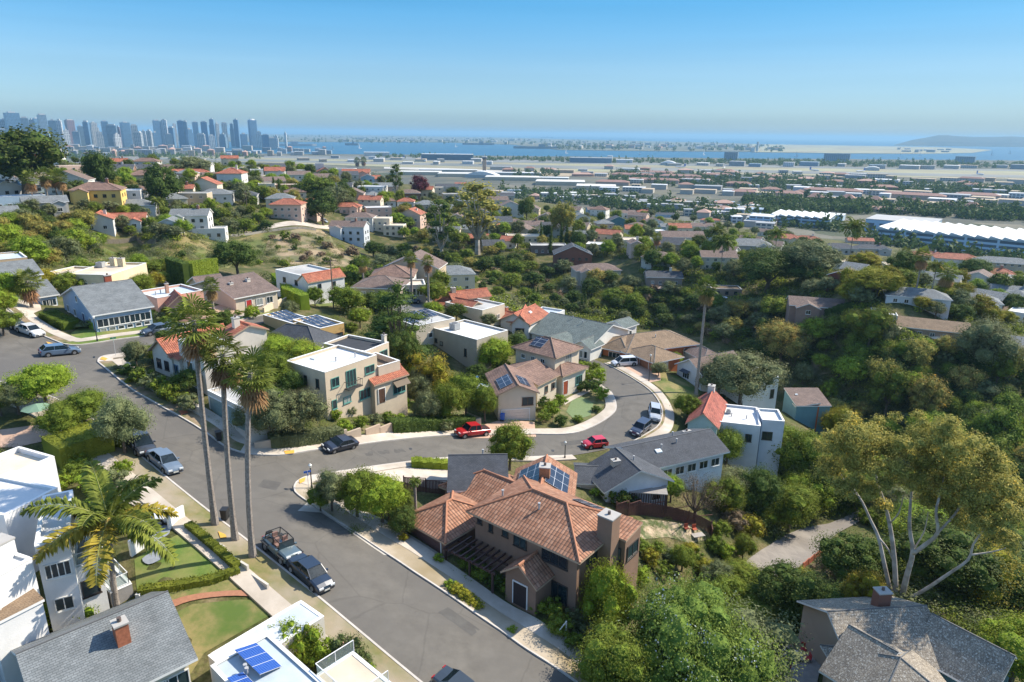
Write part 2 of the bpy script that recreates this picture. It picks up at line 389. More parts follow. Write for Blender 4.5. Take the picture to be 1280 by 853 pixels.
# ================================================================ camera, light, sky
SUN_AZ = math.atan2(.90, .42); SUN_EL = R(40)          # from +Y towards +X
cam = bpy.data.cameras.new('camera'); cam.lens = 36 * F / 1280; cam.sensor_width = 36; cam.clip_start = .5; cam.clip_end = 90000
co = bpy.data.objects.new('camera', cam); COL.objects.link(co); SC.camera = co
right, down, fwd = Vector((1, 0, 0)), Vector((0, -sP, -cP)), Vector((0, cP, -sP))
rx = right * cR + down * (-sR); up_ = -(right * sR + down * cR)
m = Matrix((rx, up_, -fwd)).transposed().to_4x4(); m.translation = CAM; co.matrix_world = m
w = bpy.data.worlds.new('World'); SC.world = w; w.use_nodes = True
nt = w.node_tree; bg = nt.nodes['Background']; sk = nt.nodes.new('ShaderNodeTexSky'); sk.sky_type = 'NISHITA'; sk.sun_disc = False
sk.sun_elevation = SUN_EL; sk.sun_rotation = SUN_AZ; sk.altitude = 100; sk.air_density = 1.0; sk.dust_density = .35; sk.ozone_density = 2.2
tcw = nt.nodes.new('ShaderNodeTexCoord'); spw = nt.nodes.new('ShaderNodeSeparateXYZ'); nt.links.new(tcw.outputs['Generated'], spw.inputs[0])
crw = nt.nodes.new('ShaderNodeValToRGB'); nt.links.new(spw.outputs[2], crw.inputs[0]); ew = crw.color_ramp.elements
ew[0].position, ew[0].color = 0.0, (.21, .295, .44, 1); ew[1].position, ew[1].color = .6, (1.25, 1.25, 1.2, 1)  # tint lifted high above the view to add fill light
for pos_, c_ in ((.018, (.22, .31, .45)), (.032, (.26, .355, .49)), (.085, (.275, .385, .49)), (.165, (.165, .385, .505)), (.3, (.6, .74, .82))): e_ = ew.new(pos_); e_.color = (*c_, 1)
mxw = nt.nodes.new('ShaderNodeMix'); mxw.data_type = 'RGBA'; mxw.blend_type = 'MULTIPLY'; mxw.inputs[0].default_value = 1
nt.links.new(sk.outputs[0], mxw.inputs[6]); nt.links.new(crw.outputs[0], mxw.inputs[7]); 
mrw = nt.nodes.new('ShaderNodeMapRange'); mrw.inputs[1].default_value = -.6; mrw.inputs[2].default_value = .6; mrw.inputs[3].default_value = 1.22; mrw.inputs[4].default_value = .78; nt.links.new(spw.outputs[0], mrw.inputs[0])
nzw = nt.nodes.new('ShaderNodeTexNoise'); nzw.inputs['Scale'].default_value = 2.2; nzw.inputs['Detail'].default_value = 5; mpw = nt.nodes.new('ShaderNodeMapping'); mpw.inputs['Scale'].default_value = (1, 1, 22); nt.links.new(tcw.outputs['Generated'], mpw.inputs[0]); nt.links.new(mpw.outputs[0], nzw.inputs['Vector'])
mr3 = nt.nodes.new('ShaderNodeMapRange'); mr3.inputs[1].default_value = .3; mr3.inputs[2].default_value = .7; mr3.inputs[3].default_value = .975; mr3.inputs[4].default_value = 1.025; nt.links.new(nzw.outputs['Fac'], mr3.inputs[0])
mlw = nt.nodes.new('ShaderNodeMath'); mlw.operation = 'MULTIPLY'; nt.links.new(mrw.outputs[0], mlw.inputs[0]); nt.links.new(mr3.outputs[0], mlw.inputs[1])
hsw = nt.nodes.new('ShaderNodeVectorMath'); hsw.operation = 'SCALE'; nt.links.new(mxw.outputs[2], hsw.inputs[0]); nt.links.new(mlw.outputs[0], hsw.inputs['Scale']); nt.links.new(hsw.outputs[0], bg.inputs[0]); bg.inputs[1].default_value = .15
sl = bpy.data.lights.new('sun', 'SUN'); sl.energy = 4.6; sl.angle = R(.55); sl.color = (1, .91, .77)
so = bpy.data.objects.new('sun', sl); COL.objects.link(so)
sd = Vector((math.sin(SUN_AZ) * math.cos(SUN_EL), math.cos(SUN_AZ) * math.cos(SUN_EL), math.sin(SUN_EL)))
so.rotation_euler = sd.to_track_quat('Z', 'Y').to_euler(); so.location = (60, 20, 120)
SC.view_settings.view_transform = 'Standard'; SC.view_settings.look = 'None'; SC.view_settings.gamma = 1; SC.view_settings.exposure = .86
SC.view_settings.use_curve_mapping = False
cy = SC.cycles; cy.max_bounces = 6; cy.diffuse_bounces = 3; cy.glossy_bounces = 2; cy.transmission_bounces = 2; cy.volume_bounces = 0; cy.transparent_max_bounces = 6
cy.use_denoising = True; cy.sample_clamp_indirect = 6
# ================================================================ ground sheet
def rng(px, py): p = P(px, py, -64); return math.degrees(math.atan2(p.x, p.y)), math.hypot(p.x, p.y)
_sh = [(-65, 5200), (-40, 5000)] + [rng(*p) for p in ((140, 184), (250, 189), (320, 192.6), (480, 193.8), (640, 195.6), (800, 197.4), (960, 199), (1120, 200), (1280, 201.3))] + [(45, 2900), (65, 2900)]
ANG = np.arange(-64, 64.01, .34); RR = np.concatenate([np.geomspace(10, 900, 560), np.geomspace(908, 5600, 120)])
aa, rr_ = np.meshgrid(np.radians(ANG), RR); gx = (np.sin(aa) * rr_).ravel(); gy = (np.cos(aa) * rr_).ravel(); gz = TT(gx, gy)
shore = np.interp(np.degrees(aa).ravel(), [s[0] for s in _sh], [s[1] for s in _sh])
gz = gz - 6 * _sm(0, 1, (rr_.ravel() - shore) / 60)
nr, na = aa.shape
V = np.stack([gx, gy, gz], 1); ii = (np.arange(nr - 1)[:, None] * na + np.arange(na - 1)[None]).ravel()
Fq = np.stack([ii, ii + 1, ii + na + 1, ii + na], 1)[:, ::-1]
me = bpy.data.meshes.new('ground'); me.from_pydata(V.tolist(), [], Fq.tolist()); me.polygons.foreach_set('use_smooth', [True] * len(Fq)); me.update()
def ground_mat():
    m = bpy.data.materials.new('ground'); nt, N, L, B = nodes(m); ge = N.new('ShaderNodeNewGeometry'); sp = N.new('ShaderNodeSeparateXYZ'); L.new(ge.outputs['Position'], sp.inputs[0])
    def nz(s, d=6, r=.6):
        n = N.new('ShaderNodeTexNoise'); n.inputs['Scale'].default_value = s; n.inputs['Detail'].default_value = d; n.inputs['Roughness'].default_value = r
        L.new(ge.outputs['Position'], n.inputs['Vector']); return n.outputs['Fac']
    def ramp(f, stops):
        c = N.new('ShaderNodeValToRGB'); L.new(f, c.inputs[0]); e = c.color_ramp.elements
        e[0].position, e[0].color = stops[0][0], (*stops[0][1], 1); e[1].position, e[1].color = stops[-1][0], (*stops[-1][1], 1)
        for p, q in stops[1:-1]: k = e.new(p); k.color = (*q, 1)
        return c.outputs[0]
    def mix(f, a, b):
        x = N.new('ShaderNodeMix'); x.data_type = 'RGBA'; L.new(f, x.inputs[0]); L.new(a, x.inputs[6]); L.new(b, x.inputs[7]); return x.outputs[2]
    soil = ramp(nz(.22, 8, .7), [(.3, (.04, .055, .015)), (.48, (.085, .09, .03)), (.62, (.16, .13, .065)), (.75, (.27, .21, .12))])
    fine = ramp(nz(3.1, 5), [(.3, (.6, .6, .6)), (.7, (1.25, 1.25, 1.25))])
    mu = N.new('ShaderNodeMix'); mu.data_type = 'RGBA'; mu.blend_type = 'MULTIPLY'; mu.inputs[0].default_value = 1; L.new(soil, mu.inputs[6]); L.new(fine, mu.inputs[7])
    # the built-up flat: parking lots, yards and verges
    vo = N.new('ShaderNodeTexVoronoi'); vo.inputs['Scale'].default_value = .016; vo.distance = 'CHEBYCHEV'
    mp = N.new('ShaderNodeMapping'); mp.inputs['Rotation'].default_value = (0, 0, .32); L.new(ge.outputs['Position'], mp.inputs[0]); L.new(mp.outputs[0], vo.inputs['Vector'])
    sc = N.new('ShaderNodeSeparateColor'); L.new(vo.outputs['Color'], sc.inputs[0])
    lots = ramp(sc.outputs[0], [(0, (.08, .085, .075)), (.3, (.12, .12, .105)), (.5, (.21, .18, .135)), (.66, (.05, .07, .03)), (.8, (.27, .235, .175)), (1, (.16, .16, .145))])
    urban = mix(nz(.05, 7, .75), lots, ramp(nz(.4, 4), [(.35, (.035, .05, .025)), (.65, (.13, .125, .10))]))
    mr = N.new('ShaderNodeMapRange'); mr.inputs[1].default_value = -60; mr.inputs[2].default_value = -54; L.new(sp.outputs[2], mr.inputs[0])
    L.new(mix(mr.outputs[0], urban, mu.outputs[2]), B.inputs['Base Color']); setin(B, Roughness=.95); B.inputs['Specular IOR Level'].default_value = .15
    bp = N.new('ShaderNodeBump'); bp.inputs['Distance'].default_value = .12; L.new(nz(1.3, 6), bp.inputs['Height']); L.new(bp.outputs[0], B.inputs['Normal'])
    return m
me.materials.append(ground_mat()); kind(link('ground', me), 'structure')
# ---------------------------------------------------------------- bay and ocean, far shores
mb = MB(); S_ = 60000
for i in range(1): mb.face([(-S_, -300, SEA), (S_, -300, SEA), (S_, S_, SEA), (-S_, S_, SEA)])
wm = noise_mat('bay water', (.003, .060, .115), (.005, .08, .145), scale=.004, rough=.35, bump=.25, bscale=.05, spec=.22)
kind(mb.obj('sea_water', wm), 'structure')
def flat_land(name, pts, z, mat, dz=3.0):
    mb = MB(); o = [P(a, b, z) for a, b in pts]; mb.prism([(p.x, p.y) for p in o], z - dz, z, 0); return kind(mb.obj(name, mat), 'structure')
farland = noise_mat('far shore ground', (.05, .07, .045), (.24, .21, .15), scale=.006, rough=.95, detail=8, c3=(.09, .10, .07), scale2=.0015)
sandm = noise_mat('airfield dry grass', (.27, .235, .155), (.20, .185, .115), scale=.01, rough=.95, detail=7, c3=(.30, .29, .17), scale2=.004)
flat_land('peninsula_land', [(300, 177.5), (420, 177.6), (560, 178.2), (640, 181), (700, 187.5), (800, 188.8), (900, 189.6), (985, 190), (985, 182), (900, 178.6), (760, 175.5), (640, 172.4), (500, 169.8), (380, 168.2), (300, 167.6), (150, 166.8), (150, 174)], -63, farland)
flat_land('naval_airfield_ground', [(940, 190.3), (1060, 191.8), (1150, 192.3), (1215, 191.2), (1240, 187.5), (1170, 184.0), (1060, 182.2), (940, 180.2)], -62.8, sandm)
# headland on the horizon
mb = MB(); prof = [(1117, 0), (1128, 22), (1140, 52), (1155, 74), (1170, 92), (1180, 99), (1195, 92), (1215, 84), (1240, 86), (1262, 92), (1290, 84), (1330, 98), (1400, 104), (1500, 96), (1640, 80)]
rows = []
for k, (fr, hk) in enumerate(((0, 0), (.12, .42), (.3, .72), (.5, .93), (.7, 1), (1.1, .6), (1.6, 0))):
    row = []
    for px, hh in prof:
        b = P(px, 184.2 - (1280 - min(px, 1280)) * .012, SEA); d = Vector((b.x, b.y)).normalized() * fr * 1500
        row.append((b.x + d.x, b.y + d.y, SEA - 1 + (hh * 1.62 + (6 if hh else 0)) * hk * (1 + .10 * noise.noise(Vector((px * .05, k * 1.3, 0))))))
    rows.append(row)
for k in range(len(rows) - 1):
    for i in range(len(prof) - 1): mb.face([rows[k][i], rows[k][i + 1], rows[k + 1][i + 1], rows[k + 1][i]])
kind(mb.obj('headland_hill', noise_mat('headland scrub', (.02, .032, .025), (.07, .07, .05), scale=.004, rough=1, detail=8), smooth=False), 'structure')
# airport ground
tar = noise_mat('airport tarmac', (.17, .18, .17), (.22, .22, .20), scale=.01, rough=.9, c3=(.14, .15, .14), scale2=.003)
def fpatch(name, pts, z, mat): return flat_land(name, pts, z, mat, .25)
fpatch('airfield_ground', [(200, 194.5), (330, 196.8), (640, 203.2), (840, 206.5), (960, 208.5), (1400, 216), (1400, 226), (1280, 224), (960, 218.5), (640, 213.5), (500, 209), (330, 203.5), (200, 199)], -61.7, sandm)
fpatch('runway_surface', [(200, 197), (640, 205.8), (960, 213), (1400, 221.5), (1400, 224), (1280, 222.4), (960, 216.4), (640, 209.4), (200, 199)], -61.45, tar)
fpatch('taxiway_surface', [(330, 194.5), (520, 196.5), (640, 200), (840, 204), (960, 207), (1100, 209.5), (1400, 214.5), (1400, 216.4), (960, 209.4), (640, 203.4), (330, 197.6)], -61.45, tar)
fpatch('vacant_lot_ground', [(560, 214.5), (700, 214), (830, 217.5), (810, 223.5), (700, 220.5), (600, 218)], -61.6, noise_mat('bare lot', (.40, .31, .2), (.28, .23, .16), scale=.02, rough=.95))
fpatch('railway_road', [(480, 208.8), (560, 210.5), (680, 215.5), (560, 213.5), (480, 211)], -61.5, noise_mat('pale concrete yard', (.42, .40, .36), (.5, .47, .42), scale=.03))
# ================================================================ streets
asph = noise_mat('asphalt', (.100, .092, .080), (.145, .134, .116), scale=.5, rough=.93, bump=.004, bscale=22, c3=(.108, .101, .092), scale2=.07, detail=12)
conc = noise_mat('sidewalk concrete', (.44, .38, .31), (.55, .49, .42), scale=.8, rough=.9, c3=(.38, .33, .27), scale2=.25, detail=8)
kerbm = noise_mat('kerb concrete', (.40, .37, .33), (.5, .46, .42), scale=1.2, rough=.9)
dirt = noise_mat('verge dirt', (.20, .14, .085), (.30, .23, .15), scale=1.5, rough=.95, c3=(.13, .13, .05), scale2=.6, detail=8)
drygr = noise_mat('dry lawn', (.16, .155, .055), (.26, .20, .09), scale=2.5, rough=.95, c3=(.08, .125, .025), scale2=.3, detail=9)
greengr = noise_mat('green lawn', (.075, .13, .02), (.12, .18, .035), scale=3, rough=.95, c3=(.19, .19, .06), scale2=.3, detail=9)
brick = noise_mat('brick paving', (.36, .17, .10), (.28, .13, .08), scale=4, rough=.9)
pink = noise_mat('pink concrete', (.50, .34, .25), (.42, .28, .2), scale=1, rough=.9)
ROAD = [(-80,395),(0,384),(25,402),(50,419),(78,431),(95,433),(120,430),(145,426),(190,420),(235,412),(300,401),(345,392),(350,400),(300,411),(240,423),(180,437),(150,443),(130,446),(123,450),(122,454),(160,485),(195,506),(255,541),(280,559),(300,567),(320,570),(357,570),(400,563),(450,557),(515,549),(572,545),(625,545),(670,544),(715,543),(740,535),(762,522),(771,510),(765,492),(754,484),(747,475),(738,462),(730,452),(738,448),(755,455),(775,465),(800,480),(815,492),(825,507),(827,520),(820,535),(790,553),(755,563),(715,570),(665,572),(612,572),(560,573),(512,578),(460,585),(400,594),(380,598),(370,604),(367,611),(372,620),(402,640),(480,692),(522,720),(570,752),(625,790),(660,815),(720,855),(830,935),(620,930),(525,852),(460,798),(405,752),(355,712),(308,675),(262,640),(217,604),(165,562),(110,520),(60,495),(0,478),(-80,470)]
def cracks(m):
    nt = m.node_tree; N, L = nt.nodes, nt.links; B = N['Principled BSDF']; col = B.inputs['Base Color'].links[0].from_socket; tc = N.new('ShaderNodeTexCoord')
    nz = N.new('ShaderNodeTexNoise'); nz.inputs['Scale'].default_value = .5; nz.inputs['Detail'].default_value = 6; L.new(tc.outputs['Object'], nz.inputs['Vector'])
    mp = N.new('ShaderNodeMix'); mp.data_type = 'RGBA'; mp.inputs[0].default_value = .35; L.new(tc.outputs['Object'], mp.inputs[6]); L.new(nz.outputs['Color'], mp.inputs[7])
    vo = N.new('ShaderNodeTexVoronoi'); vo.feature = 'DISTANCE_TO_EDGE'; vo.inputs['Scale'].default_value = .22; L.new(mp.outputs[2], vo.inputs['Vector'])
    mr = N.new('ShaderNodeMapRange'); mr.inputs[1].default_value = .004; mr.inputs[2].default_value = .014; mr.inputs[3].default_value = .88; mr.inputs[4].default_value = 1; L.new(vo.outputs['Distance'], mr.inputs[0])
    n2 = N.new('ShaderNodeTexNoise'); n2.inputs['Scale'].default_value = .8; n2.inputs['Detail'].default_value = 9; n2.inputs['Roughness'].default_value = .8; L.new(tc.outputs['Object'], n2.inputs['Vector'])
    m2 = N.new('ShaderNodeMapRange'); m2.inputs[1].default_value = .62; m2.inputs[2].default_value = .74; m2.inputs[3].default_value = 1; m2.inputs[4].default_value = .68; L.new(n2.outputs['Fac'], m2.inputs[0])
    ml = N.new('ShaderNodeMath'); ml.operation = 'MULTIPLY'; L.new(mr.outputs[0], ml.inputs[0]); L.new(m2.outputs[0], ml.inputs[1]); hs = N.new('ShaderNodeHueSaturation'); L.new(ml.outputs[0], hs.inputs['Value']); L.new(col, hs.inputs['Color']); L.new(hs.outputs[0], B.inputs['Base Color'])
cracks(asph); kind(patch('road', ROAD, .06, asph, 1.6), 'structure')
asph2 = noise_mat('newer asphalt', (.075, .071, .066), (.10, .096, .088), scale=.9, rough=.93, detail=10)
for q in ([(330,600),(352,604),(345,614),(322,609)], [(455,566),(505,561),(508,566),(458,571)], [(560,760),(600,788),(590,796),(548,766)], [(700,553),(735,549),(738,554),(702,558)], [(150,462),(185,490),(176,493),(140,465)]): kind(patch('road_patch', q, .066, asph2, 1.6), 'structure')
def segp(a, b): i, j = ROAD.index(a), ROAD.index(b); return [xy(G(*p)) for p in ROAD[i:j + 1]]
def walk(name, a, b, w=1.5, verge=0.0, vm=None, mat=None):
    """kerb, optional planted verge, footway along a stretch of the road edge (the outline runs clockwise seen on the picture)"""
    ln = smooth_line(segp(a, b), 4); ln = densify(ln, 2.0)
    sgn = 1
    k0 = offset(ln, 0); k1 = offset(ln, .18 * sgn); kind(strip(name.replace('sidewalk', 'kerb'), k0, k1, .20, kerbm, .3, 1), 'structure')
    cur = k1; d = .18
    if verge: nx = offset(ln, (d + verge) * sgn); kind(strip(name.replace('sidewalk', 'verge'), cur, nx, .17, vm or dirt, .25, 2), 'structure'); cur = nx; d += verge
    nx = offset(ln, (d + w) * sgn); kind(strip(name, cur, nx, .20, mat or conc, .3, 2), 'structure')
    return ln
walk('sidewalk_north', (78,431), (345,392), 1.5, 1.2, greengr)
walk('sidewalk_west', (-80,395), (78,431), 1.5, 1.0, dirt)
walk('sidewalk_corner', (300,411), (122,454), 1.6)
walk('sidewalk_east', (122,454), (300,567), 1.6, 1.5, dirt)
walk('sidewalk_lane', (300,567), (738,462), 1.7)
walk('sidewalk_bend', (755,455), (790,553), 1.5, .4, dirt)
walk('sidewalk_south', (715,570), (370,604), 1.2)
walk('sidewalk_main', (370,604), (830,935), 1.6, 1.9, noise_mat('verge concrete', (.42, .36, .28), (.34, .28, .2), scale=.35, rough=.9, c3=(.24, .19, .11), scale2=.12))
walk('sidewalk_near', (620,930), (-80,470), 1.7, 2.0, noise_mat('verge grass', (.12, .135, .035), (.23, .18, .09), scale=.8, rough=.95, c3=(.31, .26, .2), scale2=.16))
print('ground done')
# ================================================================ houses
ROOFS = {
 'grey': lambda: shingle_mat('grey shingle', (.15, .165, .17), (.20, .215, .22)),
 'dark': lambda: shingle_mat('dark shingle', (.055, .062, .075), (.075, .082, .095)),
 'green': lambda: shingle_mat('green grey shingle', (.11, .14, .135), (.145, .175, .165)),
 'brown': lambda: shingle_mat('brown shingle', (.15, .105, .09), (.20, .145, .12)),
 'tan': lambda: shingle_mat('tan shingle', (.27, .19, .12), (.22, .15, .095)),
 'lichen': lambda: shingle_mat('old wood shakes', (.19, .16, .125), (.29, .245, .185), .3, .22, (.58, .54, .46)),
 'tile': lambda: tile_mat('terracotta tile', (.27, .12, .065), (.33, .155, .088), (.39, .205, .125), .34, .46, .06),
 'red': lambda: tile_mat('red clay tile', (.36, .105, .055), (.45, .16, .09), (.29, .09, .055)),
 'browntile': lambda: tile_mat('brown concrete tile', (.20, .12, .09), (.26, .16, .12), (.17, .10, .08), .3, .4, .04),
 'wornred': lambda: tile_mat('worn red roof sheet', (.30, .07, .05), (.40, .12, .08), (.24, .06, .045), .22, .3, .04),
 'white': lambda: noise_mat('white membrane roof', (.56, .57, .58), (.66, .66, .66), scale=.5, rough=.8, c3=(.60, .60, .58), scale2=.15, detail=8),
 'gravel': lambda: noise_mat('grey gravel roof', (.36, .36, .35), (.46, .45, .43), scale=1.2, rough=.95, c3=(.3, .3, .29), scale2=.2, detail=9),
 'blueroof': lambda: noise_mat('pale blue grey roof', (.36, .42, .47), (.44, .50, .54), scale=.7, rough=.85, c3=(.5, .54, .56), scale2=.2, detail=8),
 'cream': lambda: noise_mat('cream deck roof', (.60, .50, .38), (.68, .58, .45), scale=.6, rough=.9, c3=(.5, .42, .32), scale2=.2, detail=8),
}
CAPS = {'tile': (.40, .17, .09), 'red': (.45, .13, .07), 'browntile': (.22, .14, .10), 'wornred': (.45, .12, .07)}
TRIM = lambda: plain('white trim', (.78, .77, .74), .6)
WINC = {}
def window_mesh(w, h, fr, div, style):
    k = (round(w, 2), round(h, 2), fr, div, style)
    if k in WINC: return WINC[k]
    t = .07 if style == 'w' else .12
    mb = MB()
    for x0, x1, z0, z1 in ((-w / 2, w / 2, h / 2 - t, h / 2), (-w / 2, w / 2, -h / 2, -h / 2 + t), (-w / 2, -w / 2 + t, -h / 2 + t, h / 2 - t), (w / 2 - t, w / 2, -h / 2 + t, h / 2 - t)):
        mb.b2(x0, x1, 0.0, .09, z0, z1)
    for i in range(1, div): x = -w / 2 + w * i / div; mb.b2(x - .03, x + .03, .0, .075, -h / 2 + t, h / 2 - t)
    mb.b2(-w / 2 - .06, w / 2 + .06, .0, .15, -h / 2 - .08, -h / 2 - .003)
    f = mb.mesh('window', plain('frame ' + fr, {'white': (.75, .74, .7), 'dark': (.05, .04, .035), 'green': (.10, .28, .24), 'brown': (.14, .075, .05), 'blue': (.1, .18, .3)}[fr], .5))
    g = MB(); g.b2(-w / 2 + t, w / 2 - t, .004, .045, -h / 2 + t, h / 2 - t); gm = g.mesh('pane', glassmat())
    WINC[k] = (f, gm); return f, gm
def door_mesh(kind_, w, h, colr):
    k = (kind_, round(w, 2), round(h, 2), colr)
    if k in WINC: return WINC[k]
    mb = MB(); m = plain('door paint %s' % (colr,), colr, .5)
    if kind_ == 'g':
        n = 4
        for i in range(n): mb.b2(-w / 2, w / 2, 0, .05, h * i / n + .012, h * (i + 1) / n - .012)
        mb.b2(-w / 2, w / 2, -.02, .02, 0, h, 1)
        for x in (-w / 2 - .1, w / 2): mb.b2(x, x + .1, 0, .09, 0, h + .1, 2)
        mb.b2(-w / 2, w / 2, 0, .09, h + .003, h + .1, 2)
        me = mb.mesh('garage_door', [m, plain('door groove', tuple(x * .45 for x in colr)), TRIM()])
    else:
        mb.b2(-w / 2, w / 2, 0, .06, 0, h)
        for z in (.15, .58):
            for s in (-1, 1): mb.b2(s * w * .24 - w * .17, s * w * .24 + w * .17, .06, .075, h * z, h * (z + .33))
        for x in (-w / 2 - .09, w / 2 + .003): mb.b2(x, x + .087, 0, .1, 0, h + .09, 1)
        mb.b2(-w / 2, w / 2, 0, .1, h + .003, h + .09, 1)
        me = mb.mesh('door', [m, TRIM()])
    WINC[k] = (me, None); return WINC[k]
def slab(mb, top, th, du, dv, o0, mt=0, ms=1):
    """a roof plane of given thickness; UV in metres"""
    top = [Vector(p) for p in top]; dn = Vector((0, 0, -th)); du = Vector(du).normalized(); dv = Vector(dv).normalized(); o0 = Vector(o0)
    uv = [((p - o0).dot(du), (p - o0).dot(dv)) for p in top]
    n = (top[1] - top[0]).cross(top[2] - top[0])
    if n.z < 0: top = top[::-1]; uv = uv[::-1]
    mb.face(top, mt, uv); mb.face([p + dn for p in reversed(top)], ms)
    for i in range(len(top)): a, b = top[i], top[(i + 1) % len(top)]; mb.face([a + dn, b + dn, b, a], ms)
FOOT = []   # (x, y, radius) of everything built, so plants keep clear
class House:
    def __init__(s, name, label, z0=None, cat='house', group=None, near=True):
        s.name, s.z0, s.near = name, z0, near; s.root = None; s.args = (name, label, cat, group)
    def _root(s, loc):
        if s.root is None:
            n, l, c, g = s.args; s.root = thing(n, l, c, loc, 0, g); s.loc = Vector(loc)
    def _part(s, name, mesh, par=None, x=None, y=0, z=0, rz=0):
        o = link(name, mesh, par if par is not None else s.root)
        if par is None: p = s.o + s.ax * x + s.ay * y + Vector((0, 0, z)) - s.loc; o.location = p; o.rotation_euler = (0, 0, s.rz + rz)
        else: o.location = (x, y, z); o.rotation_euler = (0, 0, rz)
        return o
    def wing(s, A, B, C, h, roof='gable', rtype='grey', rise=None, wall=(.6, .55, .45), o=.45, feats=(), dz=0, base=-3.5, parapet=.4, wmat=None, trim=None, fr='white', world=None, rel=None):
        """A, B: surveyed eave corners of the front wall, C: a third eave corner or the depth; or world = (x, y, L, D, rz)"""
        if rel is not None:   # x, y, L, D in the frame of the first wing
            x, y, L, D = rel; z = s.z0 + dz; O, AX, AY = s.base0; a = O + AX * x + AY * y; ax, ay, swap = AX, AY, False
        elif world is None:
            if s.z0 is None: s.z0 = G((A[0] + B[0]) / 2, (A[1] + B[1]) / 2, h).z
            z = s.z0 + dz; a = P(*A, z + h); b = P(*B, z + h); L = (b - a).length; ax = (b - a).normalized(); ay = Vector((-ax.y, ax.x, 0)); swap = False
            if isinstance(C, tuple): c = P(*C, z + h) - a
            else: c = (a - CAM) * Vector((1, 1, 0))
            if c.dot(ay) < 0: swap = True; a, b = b, a; ax = -ax; ay = -ay
            D = abs(c.dot(ay)) if isinstance(C, tuple) else C
        else:
            x, y, L, D, rz = world; z = (s.z0 if s.z0 is not None else T(x, y)) + dz; s.z0 = z - dz; ax = Vector((math.cos(rz), math.sin(rz), 0)); ay = Vector((-ax.y, ax.x, 0)); a = Vector((x, y, z)) - ax * L / 2; swap = False
        a = Vector((a.x, a.y, z)); s.o, s.ax, s.ay, s.rz = a, ax, ay, math.atan2(ax.y, ax.x)
        s._root((a + ax * L / 2 + ay * D / 2)); s.base0 = getattr(s, 'base0', None) or (a.copy(), ax.copy(), ay.copy()); s.L, s.D, s.h, s.swap = L, D, h, swap
        FOOT.append((a.x, a.y, ax.x, ax.y, L, D))
        wm_ = wmat or stucco(s.name + '%s' % (wall,), wall)
        mb = MB(); th = .2; rm = MB(); ridgecap = []
        if roof == 'flat':
            hw = h - parapet; mb.b2(0, L, 0, D, base, hw); t = .22
            for q in ((0, L, 0, t), (0, L, D - t, D), (0, t, t, D - t), (L - t, L, t, D - t)): mb.b2(*q, hw, h)
            rm.b2(t + .004, L - t - .004, t + .004, D - t - .004, hw + .004, hw + .06)
            for q in ((0, L, -.03, t + .03), (0, L, D - t - .03, D + .03), (-.03, t + .03, t + .03, D - t - .03), (L - t - .03, L + .03, t + .03, D - t - .03)): rm.b2(*q, h + .002, h + .05, 1)
            rtop = lambda x, y: hw + .06
        else:
            sl_ = None
            if roof == 'gx':
                rise = rise or D * .22; sl_ = rise / (D / 2); tt_ = th / math.cos(math.atan(sl_))
                mb.poly([(x, y, zz) for x in (0, L) for y, zz in ((0, base), (D, base), (D, h), (D / 2, h + rise - .02), (0, h))], [(0, 4, 3, 2, 1), (5, 6, 7, 8, 9), (0, 5, 9, 4), (1, 2, 7, 6), (0, 1, 6, 5), (4, 9, 8, 3), (3, 8, 7, 2)])
                zt = lambda y: h + th + sl_ * (y if y < D / 2 else D - y)
                for y0, sg in ((-o, 1), (D + o, -1)):
                    slab(rm, [(-o, y0, zt(y0)), (L + o, y0, zt(y0)), (L + o, D / 2, zt(D / 2)), (-o, D / 2, zt(D / 2))], th, (1, 0, 0), (0, sg, sl_), (-o, y0, zt(y0)))
                ridgecap = [[(-o, D / 2, zt(D / 2)), (L + o, D / 2, zt(D / 2))]]; rtop = lambda x, y: zt(y)
            elif roof == 'gy':
                rise = rise or L * .22; sl_ = rise / (L / 2)
                mb.poly([(x, y, zz) for y in (0, D) for x, zz in ((0, base), (L, base), (L, h), (L / 2, h + rise - .02), (0, h))], [(0, 1, 2, 3, 4), (5, 9, 8, 7, 6), (0, 4, 9, 5), (1, 6, 7, 2), (0, 5, 6, 1), (4, 3, 8, 9), (3, 2, 7, 8)])
                zt = lambda x: h + th + sl_ * (x if x < L / 2 else L - x)
                for x0, sg in ((-o, 1), (L + o, -1)):
                    slab(rm, [(x0, -o, zt(x0)), (L / 2, -o, zt(L / 2)), (L / 2, D + o, zt(L / 2)), (x0, D + o, zt(x0))], th, (0, 1, 0), (sg, 0, sl_), (x0, -o, zt(x0)))
                ridgecap = [[(L / 2, -o, zt(L / 2)), (L / 2, D + o, zt(L / 2))]]; rtop = lambda x, y: zt(x)
            elif roof == 'hip':
                mb.b2(0, L, 0, D, base, h); m_ = min(L, D) / 2 + o; rise = rise or m_ * .42; sl_ = rise / m_; ze = h + th - sl_ * o; zr = ze + rise
                x0, x1, y0, y1 = -o, L + o, -o, D + o; c = [(x0, y0, ze), (x1, y0, ze), (x1, y1, ze), (x0, y1, ze)]
                if L >= D: r1, r2 = (x0 + m_, D / 2, zr), (x1 - m_, D / 2, zr); fcs = [([c[0], c[1], r2, r1], (1, 0, 0), (0, 1, sl_)), ([c[1], c[2], r2], (0, 1, 0), (-1, 0, sl_)), ([c[2], c[3], r1, r2], (-1, 0, 0), (0, -1, sl_)), ([c[3], c[0], r1], (0, -1, 0), (1, 0, sl_))]
                else: r1, r2 = (L / 2, y0 + m_, zr), (L / 2, y1 - m_, zr); fcs = [([c[0], c[1], r1], (1, 0, 0), (0, 1, sl_)), ([c[1], c[2], r2, r1], (0, 1, 0), (-1, 0, sl_)), ([c[2], c[3], r2], (-1, 0, 0), (0, -1, sl_)), ([c[3], c[0], r1, r2], (0, -1, 0), (1, 0, sl_))]
